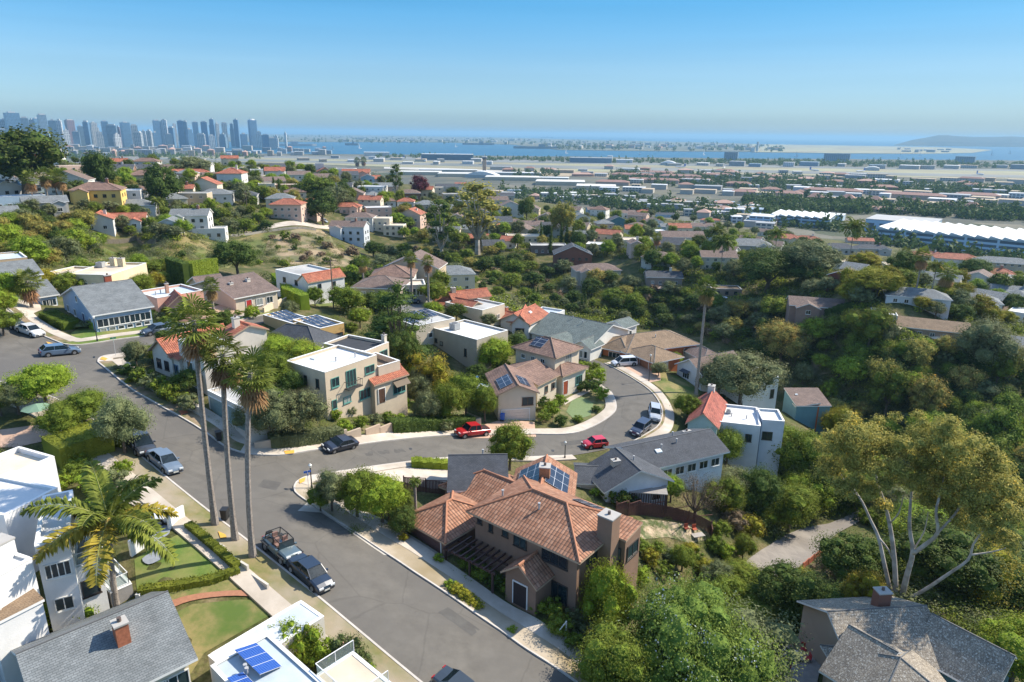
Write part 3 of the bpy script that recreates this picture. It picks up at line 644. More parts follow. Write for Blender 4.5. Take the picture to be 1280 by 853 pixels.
                for pts, du, dv in fcs: slab(rm, [p for i, p in enumerate(pts) if p not in pts[:i]], th, du, dv, pts[0])
                near_ = lambda p: min((r1, r2), key=lambda q: (Vector(q) - Vector(p)).length)
                ridgecap = [[p, near_(p)] for p in c] + ([[r1, r2]] if r1 != r2 else [])
                rtop = lambda x, y: ze + sl_ * min(x - x0, x1 - x, y - y0, y1 - y)
            elif roof == 'shed':
                rise = rise or D * .12; sl_ = rise / D
                mb.poly([(x, y, zz) for x in (0, L) for y, zz in ((0, base), (D, base), (D, h + rise), (0, h))], [(0, 3, 2, 1), (4, 5, 6, 7), (0, 4, 7, 3), (1, 2, 6, 5), (0, 1, 5, 4), (3, 7, 6, 2)])
                zt = lambda y: h + th + sl_ * y
                slab(rm, [(-o, -o, zt(-o)), (L + o, -o, zt(-o)), (L + o, D + o, zt(D + o)), (-o, D + o, zt(D + o))], th, (1, 0, 0), (0, 1, sl_), (0, 0, 0)); rtop = lambda x, y: zt(y)
        s._part('wall', mb.mesh('wall', [wm_]), x=0)
        cap = CAPS.get(rtype)
        if roof != 'flat' and ridgecap:
            for a_, b_ in ridgecap:
                if cap: rm.tube([a_, b_], .13, 6, 2)
                elif s.near: rm.tube([Vector(a_) + Vector((0, 0, .0)), Vector(b_)], .07, 4, 2)
        rmats = [ROOFS[rtype](), trim or (TRIM() if not cap else stucco('eave', (.45, .32, .22))), plain('ridge %s' % rtype, cap or (.13, .13, .13), .8)]
        s.roof = s._part('roof', rm.mesh('roof', rmats), x=0); s.rtop = rtop
        for f in feats: s.feat(f, fr)
        return s
    def feat(s, f, fr='white'):
        k = f[0]
        if k in 'wgdWab':
            face, u, z, w_, h_ = f[1:6]; L, D = s.L, s.D
            if s.swap: face = {'c': 'd', 'd': 'c'}.get(face, face); u = 1 - u if face in 'fb' else u
            x, y, ra = {'f': (u * L, -.0, math.pi), 'b': (u * L, D, 0), 'c': (0, u * D, math.pi / 2), 'd': (L, u * D, -math.pi / 2)}[face]
            n = {'f': (0, -1), 'b': (0, 1), 'c': (-1, 0), 'd': (1, 0)}[face]; x += n[0] * .003; y += n[1] * .003
            if k in 'wW':
                div = f[6] if len(f) > 6 else (2 if w_ > 1.1 else 1); frc = f[7] if len(f) > 7 else fr
                fm, gm = window_mesh(w_, h_, frc, div, 'w'); ob = s._part('window', fm, x=x, y=y, z=z + h_ / 2, rz=ra)
                pn = link('pane', gm, ob)
            elif k in 'gd':
                me, _ = door_mesh(k, w_, h_, f[6] if len(f) > 6 else (.5, .4, .3)); ob = s._part('garage_door' if k == 'g' else 'door', me, x=x, y=y, z=z, rz=ra)
            elif k == 'a':   # awning
                mb = MB(); slab(mb, [(-w_ / 2, 0, h_), (w_ / 2, 0, h_), (w_ / 2, .9, 0), (-w_ / 2, .9, 0)], .04, (1, 0, 0), (0, 1, 0), (0, 0, 0)); m_ = plain('awning %s' % (f[6],), f[6], .8)
                s._part('awning', mb.mesh('awning', [m_, m_]), x=x, y=y, z=z, rz=ra)
            elif k == 'b':   # small iron or wooden balcony
                mb = MB(); mb.b2(-w_ / 2, w_ / 2, 0, .9, -.15, 0)
                for i in range(int(w_ / .3) + 1): xx = -w_ / 2 + .03 + i * (w_ - .06) / int(w_ / .3); mb.b2(xx - .02, xx + .02, .84, .88, 0, h_)
                mb.b2(-w_ / 2, w_ / 2, .82, .9, h_, h_ + .06)
                for sx in (-w_ / 2, w_ / 2 - .06): mb.b2(sx, sx + .06, 0, .9, h_ - .06, h_)
                s._part('balcony', mb.mesh('balcony', [plain('balcony %s' % (f[6],), f[6], .6)]), x=x, y=y, z=z, rz=ra)
        elif k == 'chim':    # x, y fraction, width, depth, top above eave, colour
            _, fx, fy, w_, d_, top, c = f; fx = 1 - fx if s.swap else fx; x, y = fx * s.L, fy * s.D; z = s.rtop(x, y) - .8 if 0 <= fx <= 1 and 0 <= fy <= 1 else -2
            mb = MB(); mb.b2(-w_ / 2, w_ / 2, -d_ / 2, d_ / 2, z, s.h + top); mb.b2(-w_ / 2 - .06, w_ / 2 + .06, -d_ / 2 - .06, d_ / 2 + .06, s.h + top + .002, s.h + top + .12, 1)
            mb.cyl((0, 0, s.h + top + .12), .14, .3, 8, 2)
            cm = stucco('chimney %s' % (c,), c) if c[0] - c[2] < .2 else noise_mat('chimney brick %s' % (c,), c, tuple(v * .6 for v in c), scale=5, rough=.9)
            s._part('chimney', mb.mesh('chimney', [cm, stucco('chimney cap', (.42, .40, .37)), plain('flue', (.12, .09, .08))]), s.roof, x, y, 0)
        elif k == 'sky':
            _, fx, fy, w_, d_ = f; fx = 1 - fx if s.swap else fx; x, y = fx * s.L, fy * s.D; e = .1
            tx = (s.rtop(x + e, y) - s.rtop(x - e, y)) / (2 * e); ty = (s.rtop(x, y + e) - s.rtop(x, y - e)) / (2 * e)
            mb = MB(); c = [(-w_ / 2, -d_ / 2), (w_ / 2, -d_ / 2), (w_ / 2, d_ / 2), (-w_ / 2, d_ / 2)]
            slab(mb, [(a, b, a * tx + b * ty + .16) for a, b in c], .3, (1, 0, 0), (0, 1, 0), (0, 0, 0))
            s._part('skylight', mb.mesh('skylight', [plain('skylight', (.6, .65, .66), .15), TRIM()]), s.roof, x, y, s.rtop(x, y))
        elif k == 'solar':   # x0, x1, y0, y1 fractions; follows the roof
            _, fx0, fx1, fy0, fy1 = f[:5]
            if s.swap: fx0, fx1 = 1 - fx1, 1 - fx0
            x0, x1, y0, y1 = fx0 * s.L, fx1 * s.L, fy0 * s.D, fy1 * s.D; mb = MB(); xm, ym = (x0 + x1) / 2, (y0 + y1) / 2; e = .1
            tx = (s.rtop(xm + e, ym) - s.rtop(xm - e, ym)) / (2 * e); ty = (s.rtop(xm, ym + e) - s.rtop(xm, ym - e)) / (2 * e)
            if len(f) > 5: ty += f[5]
            W_, H_ = x1 - x0, y1 - y0
            du = Vector((1, 0, tx)).normalized(); dv = Vector((0, 1, ty)).normalized()
            c = [(a, b, a * tx + b * ty + .14 + (abs(f[5]) * H_ / 2 if len(f) > 5 else 0)) for a, b in ((-W_ / 2, -H_ / 2), (W_ / 2, -H_ / 2), (W_ / 2, H_ / 2), (-W_ / 2, H_ / 2))]
            slab(mb, c, .05, du, dv, c[0])
            for a, b in ((-.4, -.4), (.4, -.4), (.4, .4), (-.4, .4)): zz = a * W_ * tx + b * H_ * ty; mb.b2(a * W_ - .03, a * W_ + .03, b * H_ - .03, b * H_ + .03, -.1 + min(0, zz), zz + .08 + (abs(f[5]) * H_ / 2 if len(f) > 5 else 0), 1)
            s._part('solar_panel', mb.mesh('solar_panel', [solar_mat(s.name == 'deck_house'), plain('panel edge', (.35, .36, .38), .4)]), s.roof, xm, ym, s.rtop(xm, ym))
        elif k == 'ac':
            _, fx, fy, sz = f; fx = 1 - fx if s.swap else fx; x, y = fx * s.L, fy * s.D; mb = MB(); mb.b2(-sz / 2, sz / 2, -sz / 2, sz / 2, 0, sz * .8)
            mb.cyl((0, 0, sz * .8), sz * .4, .05, 12, 1); mb.b2(-sz * .55, sz * .55, -sz * .55, sz * .55, -.1, .0, 1)
            s._part('air_conditioner', mb.mesh('air_conditioner', [plain('metal grey', (.35, .36, .36), .5), plain('metal dark', (.12, .12, .12), .6)]), s.roof, x, y, s.rtop(x, y) + .06)
        elif k == 'pipe':
            _, fx, fy = f; fx = 1 - fx if s.swap else fx; x, y = fx * s.L, fy * s.D; mb = MB(); mb.cyl((0, 0, -.2), .09, .75, 8); mb.cyl((0, 0, .55), .14, .1, 8)
            s._part('vent_pipe', mb.mesh('vent_pipe', [plain('vent metal', (.4, .4, .4), .5)]), s.roof, x, y, s.rtop(x, y))
def solar_mat(blue=False):
    nm = 'blue solar cells' if blue else 'solar cells'
    if nm in MATS: return MATS[nm]
    m = bpy.data.materials.new(nm); nt, N, L, B = nodes(m); uv = N.new('ShaderNodeUVMap'); uv.uv_map = 'UVMap'
    def br(w_, h_, mo): 
        b = N.new('ShaderNodeTexBrick'); b.offset = 0; b.inputs['Scale'].default_value = 1; b.inputs['Brick Width'].default_value = w_; b.inputs['Row Height'].default_value = h_; b.inputs['Mortar Size'].default_value = mo; b.inputs['Mortar Smooth'].default_value = 0
        L.new(uv.outputs[0], b.inputs['Vector']); return b
    big = br(1.0, 1.65, .022); big.inputs['Color1'].default_value = (*((.015, .06, .26) if blue else (.010, .016, .035)), 1); big.inputs['Color2'].default_value = (*((.02, .08, .32) if blue else (.014, .022, .045)), 1); big.inputs['Mortar'].default_value = (.5, .52, .55, 1)
    sm = br(.165, .165, .006); mx = N.new('ShaderNodeMix'); mx.data_type = 'RGBA'; mx.blend_type = 'ADD'; L.new(sm.outputs['Fac'], mx.inputs[0]); L.new(big.outputs[0], mx.inputs[6]); mx.inputs[7].default_value = (.09, .14, .3, 1) if blue else (.05, .06, .08, 1)
    L.new(mx.outputs[2], B.inputs['Base Color']); setin(B, Roughness=.22); MATS[nm] = m; return m
def row(face, n, z, w_, h_, u0=.12, u1=.88, k='w', *a): return [(k, face, u0 + (u1 - u0) * (i + .5) / n, z, w_, h_, *a) for i in range(n)]

def blocked(x, y, r=1.0):
    for ax_, ay_, ux, uy, L, D in FOOT:
        dx, dy = x - ax_, y - ay_; u = dx * ux + dy * uy; v = -dx * uy + dy * ux
        if -r < u < L + r and -r < v < D + r: return True
    return False
_RW = [xy(G(*p)) for p in ROAD]
def inpoly(x, y, pts):
    c = False; n = len(pts)
    for i in range(n):
        a, b = pts[i], pts[i - 1]
        if (a[1] > y) != (b[1] > y) and x < (b[0] - a[0]) * (y - a[1]) / (b[1] - a[1]) + a[0]: c = not c
    return c
def onroad(x, y): return inpoly(x, y, _RW)
# ================================================================ the houses along the two streets, surveyed one by one
CREAM = (.62, .53, .41); WHITE = (.66, .655, .63); BEIGE = (.50, .43, .34); BROWN = (.26, .165, .115)
GREEN = 'green'
# --- corner house, grey gable
H = House('corner_house', 'blue grey corner house with long grey gable roof, skylight and red brick chimney')
H.wing((118, 394), (188, 383), (68, 372), 3.0, 'gx', 'grey', 2.9, (.36, .46, .58), feats=row('f', 5, .9, 1.7, 1.3, .03, .97) + row('f', 6, .1, .9, .6, .03, .97, 'w', 1) + [('d', 'c', .35, 0, 1.0, 2.1, (.06, .07, .16)), ('w', 'c', .15, .8, 1.2, 1.2), ('w', 'c', .62, .8, 1.2, 1.2), ('w', 'c', .85, .8, 1.2, 1.2), ('w', 'c', .5, 3.5, .9, 1.1), ('chim', .68, .62, 1.0, .8, 3.8, (.42, .11, .06)), ('sky', .47, .66, 1.6, .9)])
H.wing((50, 371), (70, 368), 9, 2.8, 'gx', 'grey', 1.8, (.36, .46, .58), feats=row('f', 2, .9, 1.2, 1.2))
# --- cream adobe
H = House('adobe_house', 'cream flat roofed adobe style house behind the grey gabled corner house')
H.wing((84, 343), (137, 344), (80, 327), 4.4, 'flat', 'cream', 0, (.70, .58, .38), feats=row('f', 4, 1.8, .8, 1.0, k='w') + [('ac', .12, .7, 1.3), ('chim', .3, .85, 1.0, .9, 1.2, (.70, .58, .38)), ('chim', .55, .8, 1.2, .9, 1.3, (.70, .58, .38))])
H.wing((52, 342), (83, 344), 8, 3.6, 'flat', 'cream', 0, (.70, .58, .38), feats=row('f', 2, 1.2, .8, 1.0))
H.wing((137, 346), (152, 340), 7, 3.0, 'flat', 'cream', 0, (.70, .58, .38), feats=row('f', 1, 1, 1.2, 1.0))
# --- pink flat-roofed
H = House('pink_house', 'pink stucco house with flat pale roof and a small orange tiled porch')
H.wing((196, 373), (254, 363), (173, 364), 3.8, 'flat', 'blueroof', 0, (.62, .36, .28), feats=[('pipe', .2, .5), ('pipe', .35, .6), ('chim', .45, .5, .5, .5, 1.3, (.5, .28, .2)), ('w', 'f', .2, 1, 1.4, 1.1), ('w', 'c', .5, 1, 1.4, 1.1)])
H.wing((212, 381), (238, 378), 4, 3.0, 'gy', 'red', 1.3, (.62, .36, .28), feats=[('w', 'f', .5, .8, 1.4, 1.3)])
# --- brown gable, cream walls
H = House('ranch_house', 'cream house with brown shingle roof and bright red front door')
H.wing((294, 373), (346, 363), (272, 352), 3.0, 'gx', 'brown', 2.3, CREAM, feats=[('d', 'f', .3, 0, 1.1, 2.2, (.45, .03, .03)), ('w', 'f', .55, .8, 1.4, 1.3), ('w', 'f', .8, .8, 1.4, 1.3), ('chim', .25, .3, .7, .7, 1.8, (.66, .62, .55)), ('chim', .66, .3, .7, .7, 2.0, (.66, .62, .55)), ('w', 'c', .5, .9, 1.2, 1.2)])
H.wing((252, 360), (282, 356), 7, 2.8, 'gx', 'brown', 1.5, CREAM, feats=[('w', 'f', .5, .9, 1.2, 1.2)])
# --- Spanish house on the corner
SW = (.66, .60, .52)
H = House('spanish_house', 'white Spanish style house with red tile gables behind the tall palms', 8.2)
H.wing((222, 425), (253, 439), (252, 414), 5.4, 'flat', 'gravel', 0, SW, feats=[('w', 'f', .35, 3.6, .8, 1.0, 1, 'dark'), ('d', 'f', .42, 0, 1.6, 3.0, (.03, .06, .05)), ('w', 'd', .3, 3.2, .9, 1.2, 1, 'dark'), ('w', 'd', .6, .8, 1.4, 1.2, 2, 'dark')])
H.wing((190, 437), (214, 445), 9, 3.0, 'gy', 'red', 1.7, SW, dz=.2, feats=[('w', 'f', .3, .7, 1.0, 1.3, 2, 'dark'), ('w', 'f', .7, .7, 1.0, 1.3, 2, 'dark')])
H.wing((213, 446), (224, 450), 4, 2.9, 'shed', 'red', 1.5, SW, o=.3, feats=[('w', 'f', .5, .7, 1.1, 1.3, 2, 'blue')])
H.wing((259, 488), (309, 513), (290, 479), 2.9, 'flat', 'gravel', 0, SW, dz=-1.6, feats=[('g', 'f', .28, .05, 4.4, 2.2, (.18, .27, .27)), ('g', 'f', .74, .05, 4.4, 2.2, (.18, .27, .27))])
H.wing((276, 415), (290, 421), 5, 3.8, 'gx', 'red', 1.0, SW, o=.3, dz=1.2, feats=[('chim', .5, .3, .8, .8, 2.0, (.68, .62, .52))])
# --- beige two storey house
H = House('stucco_house', 'beige two storey stucco house with flat white roof and green framed windows', 4.2)
H.wing((406, 466), (471, 444), (361, 450), 6.3, 'flat', 'white', 0, (.60, .49, .36), fr='green', feats=[('w', 'f', .17, 3.9, 1.3, 1.3, 2), ('w', 'f', .47, 3.2, 1.7, 2.3, 3), ('b', 'f', .47, 3.2, 2.4, .9, (.05, .05, .05)), ('w', 'f', .84, 4.1, 1.7, 1.1, 2), ('w', 'f', .13, .9, .8, 1.3, 1), ('w', 'f', .37, 1.1, 1.3, .9, 2), ('w', 'f', .72, .7, 1.9, 1.4, 3), ('w', 'c', .2, 3.8, .6, 1.3, 1, 'dark'), ('w', 'c', .5, 3.8, .6, 1.3, 1, 'dark'), ('w', 'c', .75, 3.9, .6, 1.1, 1, 'dark'), ('sky', .48, .8, 2.5, 1.0), ('pipe', .5, .4), ('pipe', .8, .3)])
H.wing((473, 459), (500, 451), 5.5, 4.6, 'flat', 'tan', 0, (.62, .50, .38), parapet=.8, feats=[('w', 'd', .5, 1.2, 1.6, 1.2, 2, 'green')])
H.wing((456, 440), (486, 428), 8, 5.2, 'flat', 'dark', 0, (.60, .50, .38), feats=[('w', 'f', .75, 3.2, 1.8, 1.1, 2, 'green'), ('chim', .98, .1, .6, .6, 1.0, (.62, .56, .46))])
H.wing((468, 481), (508, 468), 3.2, 3.0, 'gx', 'red', .9, (.60, .49, .36), o=.3, dz=-.4, feats=[('w', 'f', .75, .6, 2.2, 1.4, 3, 'green'), ('a', 'f', .78, 1.9, 2.6, .7, (.16, .12, .08)), ('d', 'f', .2, 0, 1.1, 2.1, (.10, .05, .03))])
# --- white roofed box
H = House('box_house', 'tall grey beige box house with bright white flat roof and air conditioner', -2.4)
H.wing((596, 425), (635, 413), (538, 411), 6.6, 'flat', 'white', 0, (.47, .41, .33), feats=[('ac', .35, .75, 1.5), ('w', 'c', .25, 2.8, .6, 1.5, 1, 'dark'), ('w', 'c', .8, 3.6, .8, .8, 1, 'dark'), ('w', 'c', .93, 3.9, .7, .8, 1, 'dark'), ('w', 'f', .2, 4.6, .7, .9, 1, 'dark'), ('w', 'c', .18, -.6, 1.4, 1.4, 2, 'dark')])
# --- brown-tile complex with solar
H = House('hipped_house', 'cream house with brown hipped roofs, solar panels and garage below a gable', -3.4)
W2 = (.66, .57, .44)
H.wing((694, 446), (724, 434), (646, 433), 6.4, 'hip', 'browntile', 1.9, W2, o=.6, feats=[('w', 'c', .3, 4.6, .9, .8, 2), ('w', 'c', .55, 4.6, .9, .8, 2), ('w', 'c', .8, 4.6, .9, .8, 2), ('w', 'f', .55, 3.6, 1.9, 2.2, 3), ('solar', .12, .42, .42, .72)])
H.wing((623, 493), (670, 490), (609, 468), 5.0, 'gy', 'browntile', 1.3, W2, o=.5, feats=[('g', 'f', .46, .1, 4.4, 2.2, (.62, .56, .48)), ('w', 'f', .78, 2.9, 1.8, 1.3, 2, 'brown'), ('solar', .08, .42, .1, .55), ('solar', .62, .9, .1, .5)])
H.wing((672, 481), (696, 469), 9, 3.9, 'gx', 'browntile', 1.6, W2, feats=[('w', 'f', .45, 1.7, .9, 1.2, 1, 'brown'), ('w', 'f', .8, 1.7, .9, 1.2, 1, 'brown')])
H.wing((703, 470), (732, 459), 5.5, 3.6, 'hip', 'browntile', 1.0, (.70, .62, .50), feats=[('w', 'f', .72, .9, 1.8, 1.6, 3, 'green'), ('d', 'f', .14, 0, 1.2, 2.4, (.32, .07, .03))])
# --- grey green gable
H = House('gabled_house', 'white house with wide green grey gable roof behind the hipped house', -4.5)
H.wing((738, 432), (785, 413), (673, 412), 3.2, 'gy', 'green', 2.7, (.76, .75, .70), o=.6, feats=[('w', 'f', .2, .9, .9, 1.2), ('w', 'f', .42, .9, .9, 1.2), ('w', 'f', .66, 1.0, 1.4, 1.1), ('pipe', .45, .6), ('pipe', .4, .4)] + row('c', 5, .8, 1.2, 1.4, k='w'))
H.wing((716, 431), (738, 436), 4.5, 3.1, 'gy', 'green', 1.2, (.72, .71, .66), feats=row('f', 3, .8, .8, 1.5, k='w') )
H.wing((675, 424), (703, 432), 4.5, 3.1, 'gy', 'green', 1.2, (.50, .47, .42), feats=row('f', 3, .8, .9, 1.5, k='w'))
H.wing((781, 410), (796, 405), 5, 3.0, 'gx', 'green', 1.0, (.74, .72, .68), feats=row('f', 1, .8, .9, 1.1))
# --- orange stucco
H = House('orange_house', 'orange stucco house with tan hipped roofs and brown garage doors', -5.2); OR = (.52, .17, .07)
H.wing((784, 440), (871, 429), 9.5, 3.0, 'hip', 'tan', 2.2, OR, o=.7, feats=[('pipe', .5, .3), ('w', 'f', .85, .9, 1.4, 1.2)])
H.wing((754, 433), (783, 439), 9, 2.9, 'hip', 'tan', 1.9, OR, o=.7, feats=[('w', 'f', .5, .4, 2.6, 1.7, 3)])
H.wing((818, 452), (850, 445), (791, 437), 2.9, 'hip', 'tan', 1.7, OR, o=.7, feats=[('g', 'c', .35, .05, 2.6, 2.2, (.30, .13, .07)), ('g', 'c', .75, .05, 2.6, 2.2, (.30, .13, .07)), ('d', 'f', .45, 0, 1.0, 2.2, (.70, .60, .52))])
# --- pale cottage behind the palm
H = House('pale_cottage', 'pale grey cottage with brown gable roof behind the lone tall palm', -6.2)
H.wing((847, 455), (878, 468), 11, 3.0, 'gy', 'brown', 1.9, (.64, .62, .60), feats=[('w', 'f', .38, .8, 1.8, 1.3, 3), ('a', 'f', .38, 2.2, 2.2, .35, (.06, .07, .09)), ('w', 'f', .85, .3, 1.0, 1.7, 1, 'brown')])
H.wing((880, 450), (906, 447), 7, 2.8, 'hip', 'brown', 1.4, (.62, .58, .54))
# --- worn red roof and long flat roof
H = House('teal_house', 'teal house with worn red gable roof and a long pale flat roofed wing', -7.4); TE = (.33, .47, .48)
H.wing((860, 528), (896, 534), (869, 498), 3.2, 'gy', 'wornred', 1.9, TE, o=.4, feats=[('w', 'f', .5, .8, 1.2, 1.2), ('chim', .45, .96, 1.1, 1.1, 2.9, (.66, .62, .56))])
H.wing((897, 527), (951, 533), (894, 504), 3.2, 'flat', 'white', 0, (.55, .61, .65), base=-9, feats=[('w', 'f', .75, .3, 1.0, 1.3, 2, 'dark'), ('pipe', .35, .45), ('pipe', .7, .4), ('ac', .28, .6, .7)])
H.wing((953, 525), (981, 527), (955, 511), 3.6, 'flat', 'white', 0, (.58, .62, .66), base=-9, feats=[('w', 'f', .3, .2, 1.6, 1.4, 2, 'dark')])
# --- blue-green box
H = House('hillside_house', 'plain blue green hillside house with brown roof and orange side wall', -16)
wmat = stucco('hillside teal', (.16, .30, .34)); 
H.wing((996, 508), (1038, 508), 6.0, 5.5, 'shed', 'brown', 1.3, wmat=wmat, o=.2, base=-8, feats=[('sky', .2, .6, .5, .3)])
H.wing((984, 497), (995, 509), 4.5, 5.2, 'shed', 'brown', .8, (.46, .15, .07), o=.15, base=-8)
H = House('white_house', 'white walled house with exterior stairs half hidden by a grey tree', -9)
H.wing((930, 478), (974, 471), 7, 5.0, 'flat', 'gravel', 0, (.74, .72, .68), base=-8, feats=[('w', 'f', .85, .8, .9, 1.8, 1, 'dark'), ('w', 'f', .6, 2.6, .9, 1.0)])
# --- dark grey roofs
H = House('dark_roof_house', 'white walled house under sprawling dark grey gabled roofs beside the bend', -5.2); WB = (.68, .71, .74)
H.wing((800, 587), (905, 563), (758, 560), 3.0, 'gx', 'dark', 1.5, WB, o=.6, feats=row('f', 5, .9, 1.5, 1.2, .25, .97) + [('sky', .3, .25, .9, .6), ('pipe', .35, .3), ('pipe', .55, .35), ('pipe', .6, .6), ('chim', .82, .7, 1.3, .4, 1.2, (.68, .66, .6))])
H.wing((758, 612), (835, 599), (733, 586), 3.0, 'gy', 'dark', 2.0, WB, o=.6, feats=[('w', 'f', .28, .9, 1.3, 1.3), ('w', 'f', .82, .3, 1.3, 1.9), ('chim', .32, .55, 1.0, .8, 2.0, (.60, .52, .42)), ('pipe', .6, .5)])
H.wing((722, 603), (748, 604), 5, 2.6, 'gx', 'dark', .9, WB, o=.4, feats=[('g', 'f', .5, .1, 1.8, 2.0, (.55, .52, .45))])
# --- big brown tile house
H = House('tiled_house', 'large brown stucco house with terracotta tile roofs, tall chimney and solar panels', -.5)
H.wing((594, 637), (722, 695), 7.8, 5.8, 'hip', 'tile', 2.0, BROWN, o=.65, fr='dark', feats=[('w', 'f', .05, 4.5, .6, .8, 1), ('w', 'f', .17, 4.2, .5, 1.2, 1), ('w', 'f', .32, 4.4, .7, .7, 1), ('w', 'f', .47, 4.0, 1.5, 1.3, 2), ('w', 'f', .8, 3.9, 2.8, 1.3, 3), ('W', 'f', .8, .3, 3.0, 1.9, 3), ('w', 'd', .3, 3.9, 1.7, 1.4, 2), ('w', 'd', .3, .8, 1.5, 1.4, 2), ('solar', .60, .84, .78, .95), ('chim', 1.055, .5, 1.5, 1.4, 2.4, BROWN), ('pipe', .1, .35), ('pipe', .5, .3)])
HB = H; bz = H.base0
H.wing(None, None, None, 5.6, 'shed', 'tile', .4, BROWN, rel=(H.L + .05, H.D * .62, 1.9, H.D * .36), o=.12, feats=[('w', 'f', .5, 3.4, 1.2, 1.3, 1, 'dark'), ('w', 'd', .5, 3.4, 2.0, 1.4, 2, 'dark'), ('d', 'f', .5, .1, 1.0, 2.2, (.05, .04, .03))])
L0 = 14.5
H.wing(None, None, None, 2.9, 'gy', 'tile', 1.3, BROWN, rel=(L0 * .40, -2.4, 3.4, 2.36), o=.35, feats=[('d', 'f', .5, 0, 1.5, 2.3, (.03, .02, .02))])
print('garage T', G(540,695), G(557,700)); H.wing((507, 647), (557, 675), 6.6, 2.6, 'hip', 'tile', 1.7, BROWN, dz=.5, o=.45, feats=[('g', 'f', .47, .05, 4.9, 2.2, (.10, .055, .05))])
H.wing(None, None, None, 2.9, 'hip', 'tile', 1.7, BROWN, rel=(-9.2, 5.2, 10.5, 6.2), o=.5, dz=.05)
H.wing((640, 622), (712, 628), (676, 590), 4.0, 'gy', 'tile', 1.7, BROWN, o=.5, feats=[('solar', .56, .95, .12, .8), ('solar', .04, .44, .1, .85), ('chim', .53, .35, 1.1, 1.1, 2.8, (.42, .21, .11))])
# --- pergola of dark beams against the brown house
mb = MB(); O, AX, AY = bz
for i in range(9): x = -1.2 + i * .72; mb.b2(x, x + .12, -3.3, -.1, 2.55, 2.75)
for y in (-3.0, -1.2): mb.b2(-1.5, 5.0, y, y + .14, 2.32, 2.54)
HB.o, HB.ax, HB.ay, HB.rz = O, AX, AY, math.atan2(AX.y, AX.x)
pg = HB._part('pergola', mb.mesh('pergola', [plain('dark stained timber', (.07, .035, .03), .7)]), x=0)
for x in (-1.3, 1.8, 4.6):
    mb = MB(); mb.b2(x, x + .18, -3.0, -2.82, -1, 2.31); HB._part('post', mb.mesh('post', [plain('dark stained timber', (.07, .035, .03), .7)]), pg, 0, 0, 0)
# --- dark-roofed cottage
H = House('garden_cottage', 'small cottage with plain dark grey shingle roof beside the driveway', .2)
H.wing((564, 611), (631, 610), 7.6, 2.6, 'gx', 'dark', 2.0, (.52, .50, .44), o=.45, feats=row('f', 4, .9, 1.1, 1.1, .12, .75, 'w', 3) + [('pipe', .6, .62)])
# --- lichen roofed house
H = House('shake_roof_house', 'old house with lichen covered wood shake roofs and a stone capped chimney', -8.0); LW = (.42, .33, .25)
H.wing((1070, 838), (1188, 830), 9, 3.4, 'gx', 'lichen', 2.4, LW, o=.5, feats=[('chim', .62, .62, 1.25, 1.0, 3.6, (.22, .10, .07))])
H.wing((1034, 838), (1082, 868), 8.0, 3.3, 'gx', 'lichen', 2.3, LW, o=.5, feats=row('f', 2, .8, 1.4, 1.2))
H.wing((1150, 814), (1236, 862), 5.5, 3.6, 'gx', 'lichen', 2.2, (.10, .22, .26), o=.6, feats=row('f', 2, .8, 1.4, 1.2))  # shade under the eave put into this dark teal wall colour
H.wing((1092, 900), (1215, 900), 8, 3.4, 'hip', 'lichen', 2.6, LW, o=.5)
# --- white modern house
H = House('modern_house', 'white modern house of stacked flat roofed blocks with glass railed decks', 5.6); WH = (.76, .755, .74)
H.wing((43, 684), (86, 674), 8, 6.2, 'flat', 'white', 0, WH, parapet=.3, feats=[('w', 'f', .52, 3.4, 1.6, 1.2, 4, 'white'), ('w', 'f', .5, .6, 1.2, 1.1, 2, 'white')])
H.wing((-45, 745), (40, 698), 9.5, 5.9, 'flat', 'white', 0, WH, parapet=.2, feats=[('chim', .80, .22, 1.7, 1.3, 1.2, (.78, .76, .72)), ('w', 'f', .25, 3.2, 1.4, 1.2, 2, 'white'), ('w', 'f', .55, 1.0, 1.2, 1.2, 2, 'white'), ('pipe', .4, .5), ('pipe', .6, .7), ('sky', .3, .6, 1.2, .9)])
H.wing((5, 645), (72, 610), 7, 5.8, 'flat', 'white', 0, WH, parapet=.25)
H.wing((-30, 612), (68, 571), (-52, 588), 5.6, 'flat', 'cream', 0, (.72, .72, .72), parapet=.5, feats=[('sky', .42, .15, 1.8, 1.2)])
H.wing((-5, 648), (30, 633), 5, 4.9, 'flat', 'cream', 0, (.74, .74, .72), parapet=.5, feats=[('sky', .5, .5, 1.2, 1.2)])
H.wing((-10, 784), (53, 752), 1.3, 3.2, 'shed', 'tan', .3, WH, o=.1)
H.wing((90, 713), (126, 700), 6.5, 3.2, 'flat', 'gravel', 0, WH, parapet=.05, feats=[('w', 'f', .5, .6, 1.2, 1.4, 1, 'dark')])
def rail(par, pts, zs, h=1.0, col=(.8, .8, .8)):
    mb = MB(); g = MB()
    for i in range(len(pts) - 1):
        a, b = Vector(pts[i]), Vector(pts[i + 1]); n = max(1, int((b - a).length / 1.4))
        mb.tube([a + Vector((0, 0, h)), b + Vector((0, 0, h))], .035, 4); mb.tube([a + Vector((0, 0, .08)), b + Vector((0, 0, .08))], .03, 4)
        for k in range(n + 1): p = a.lerp(b, k / n); mb.tube([p, p + Vector((0, 0, h))], .03, 4)
        d = (b - a).normalized() * .05
        g.face([a + d + Vector((0, 0, .12)), b - d + Vector((0, 0, .12)), b - d + Vector((0, 0, h - .08)), a + d + Vector((0, 0, h - .08))])
    r = link('railing', mb.mesh('railing', [plain('rail metal', col, .4)]), par); gl = link('glass_panel', g.mesh('glass_panel', [clear_glass()]), r); return r
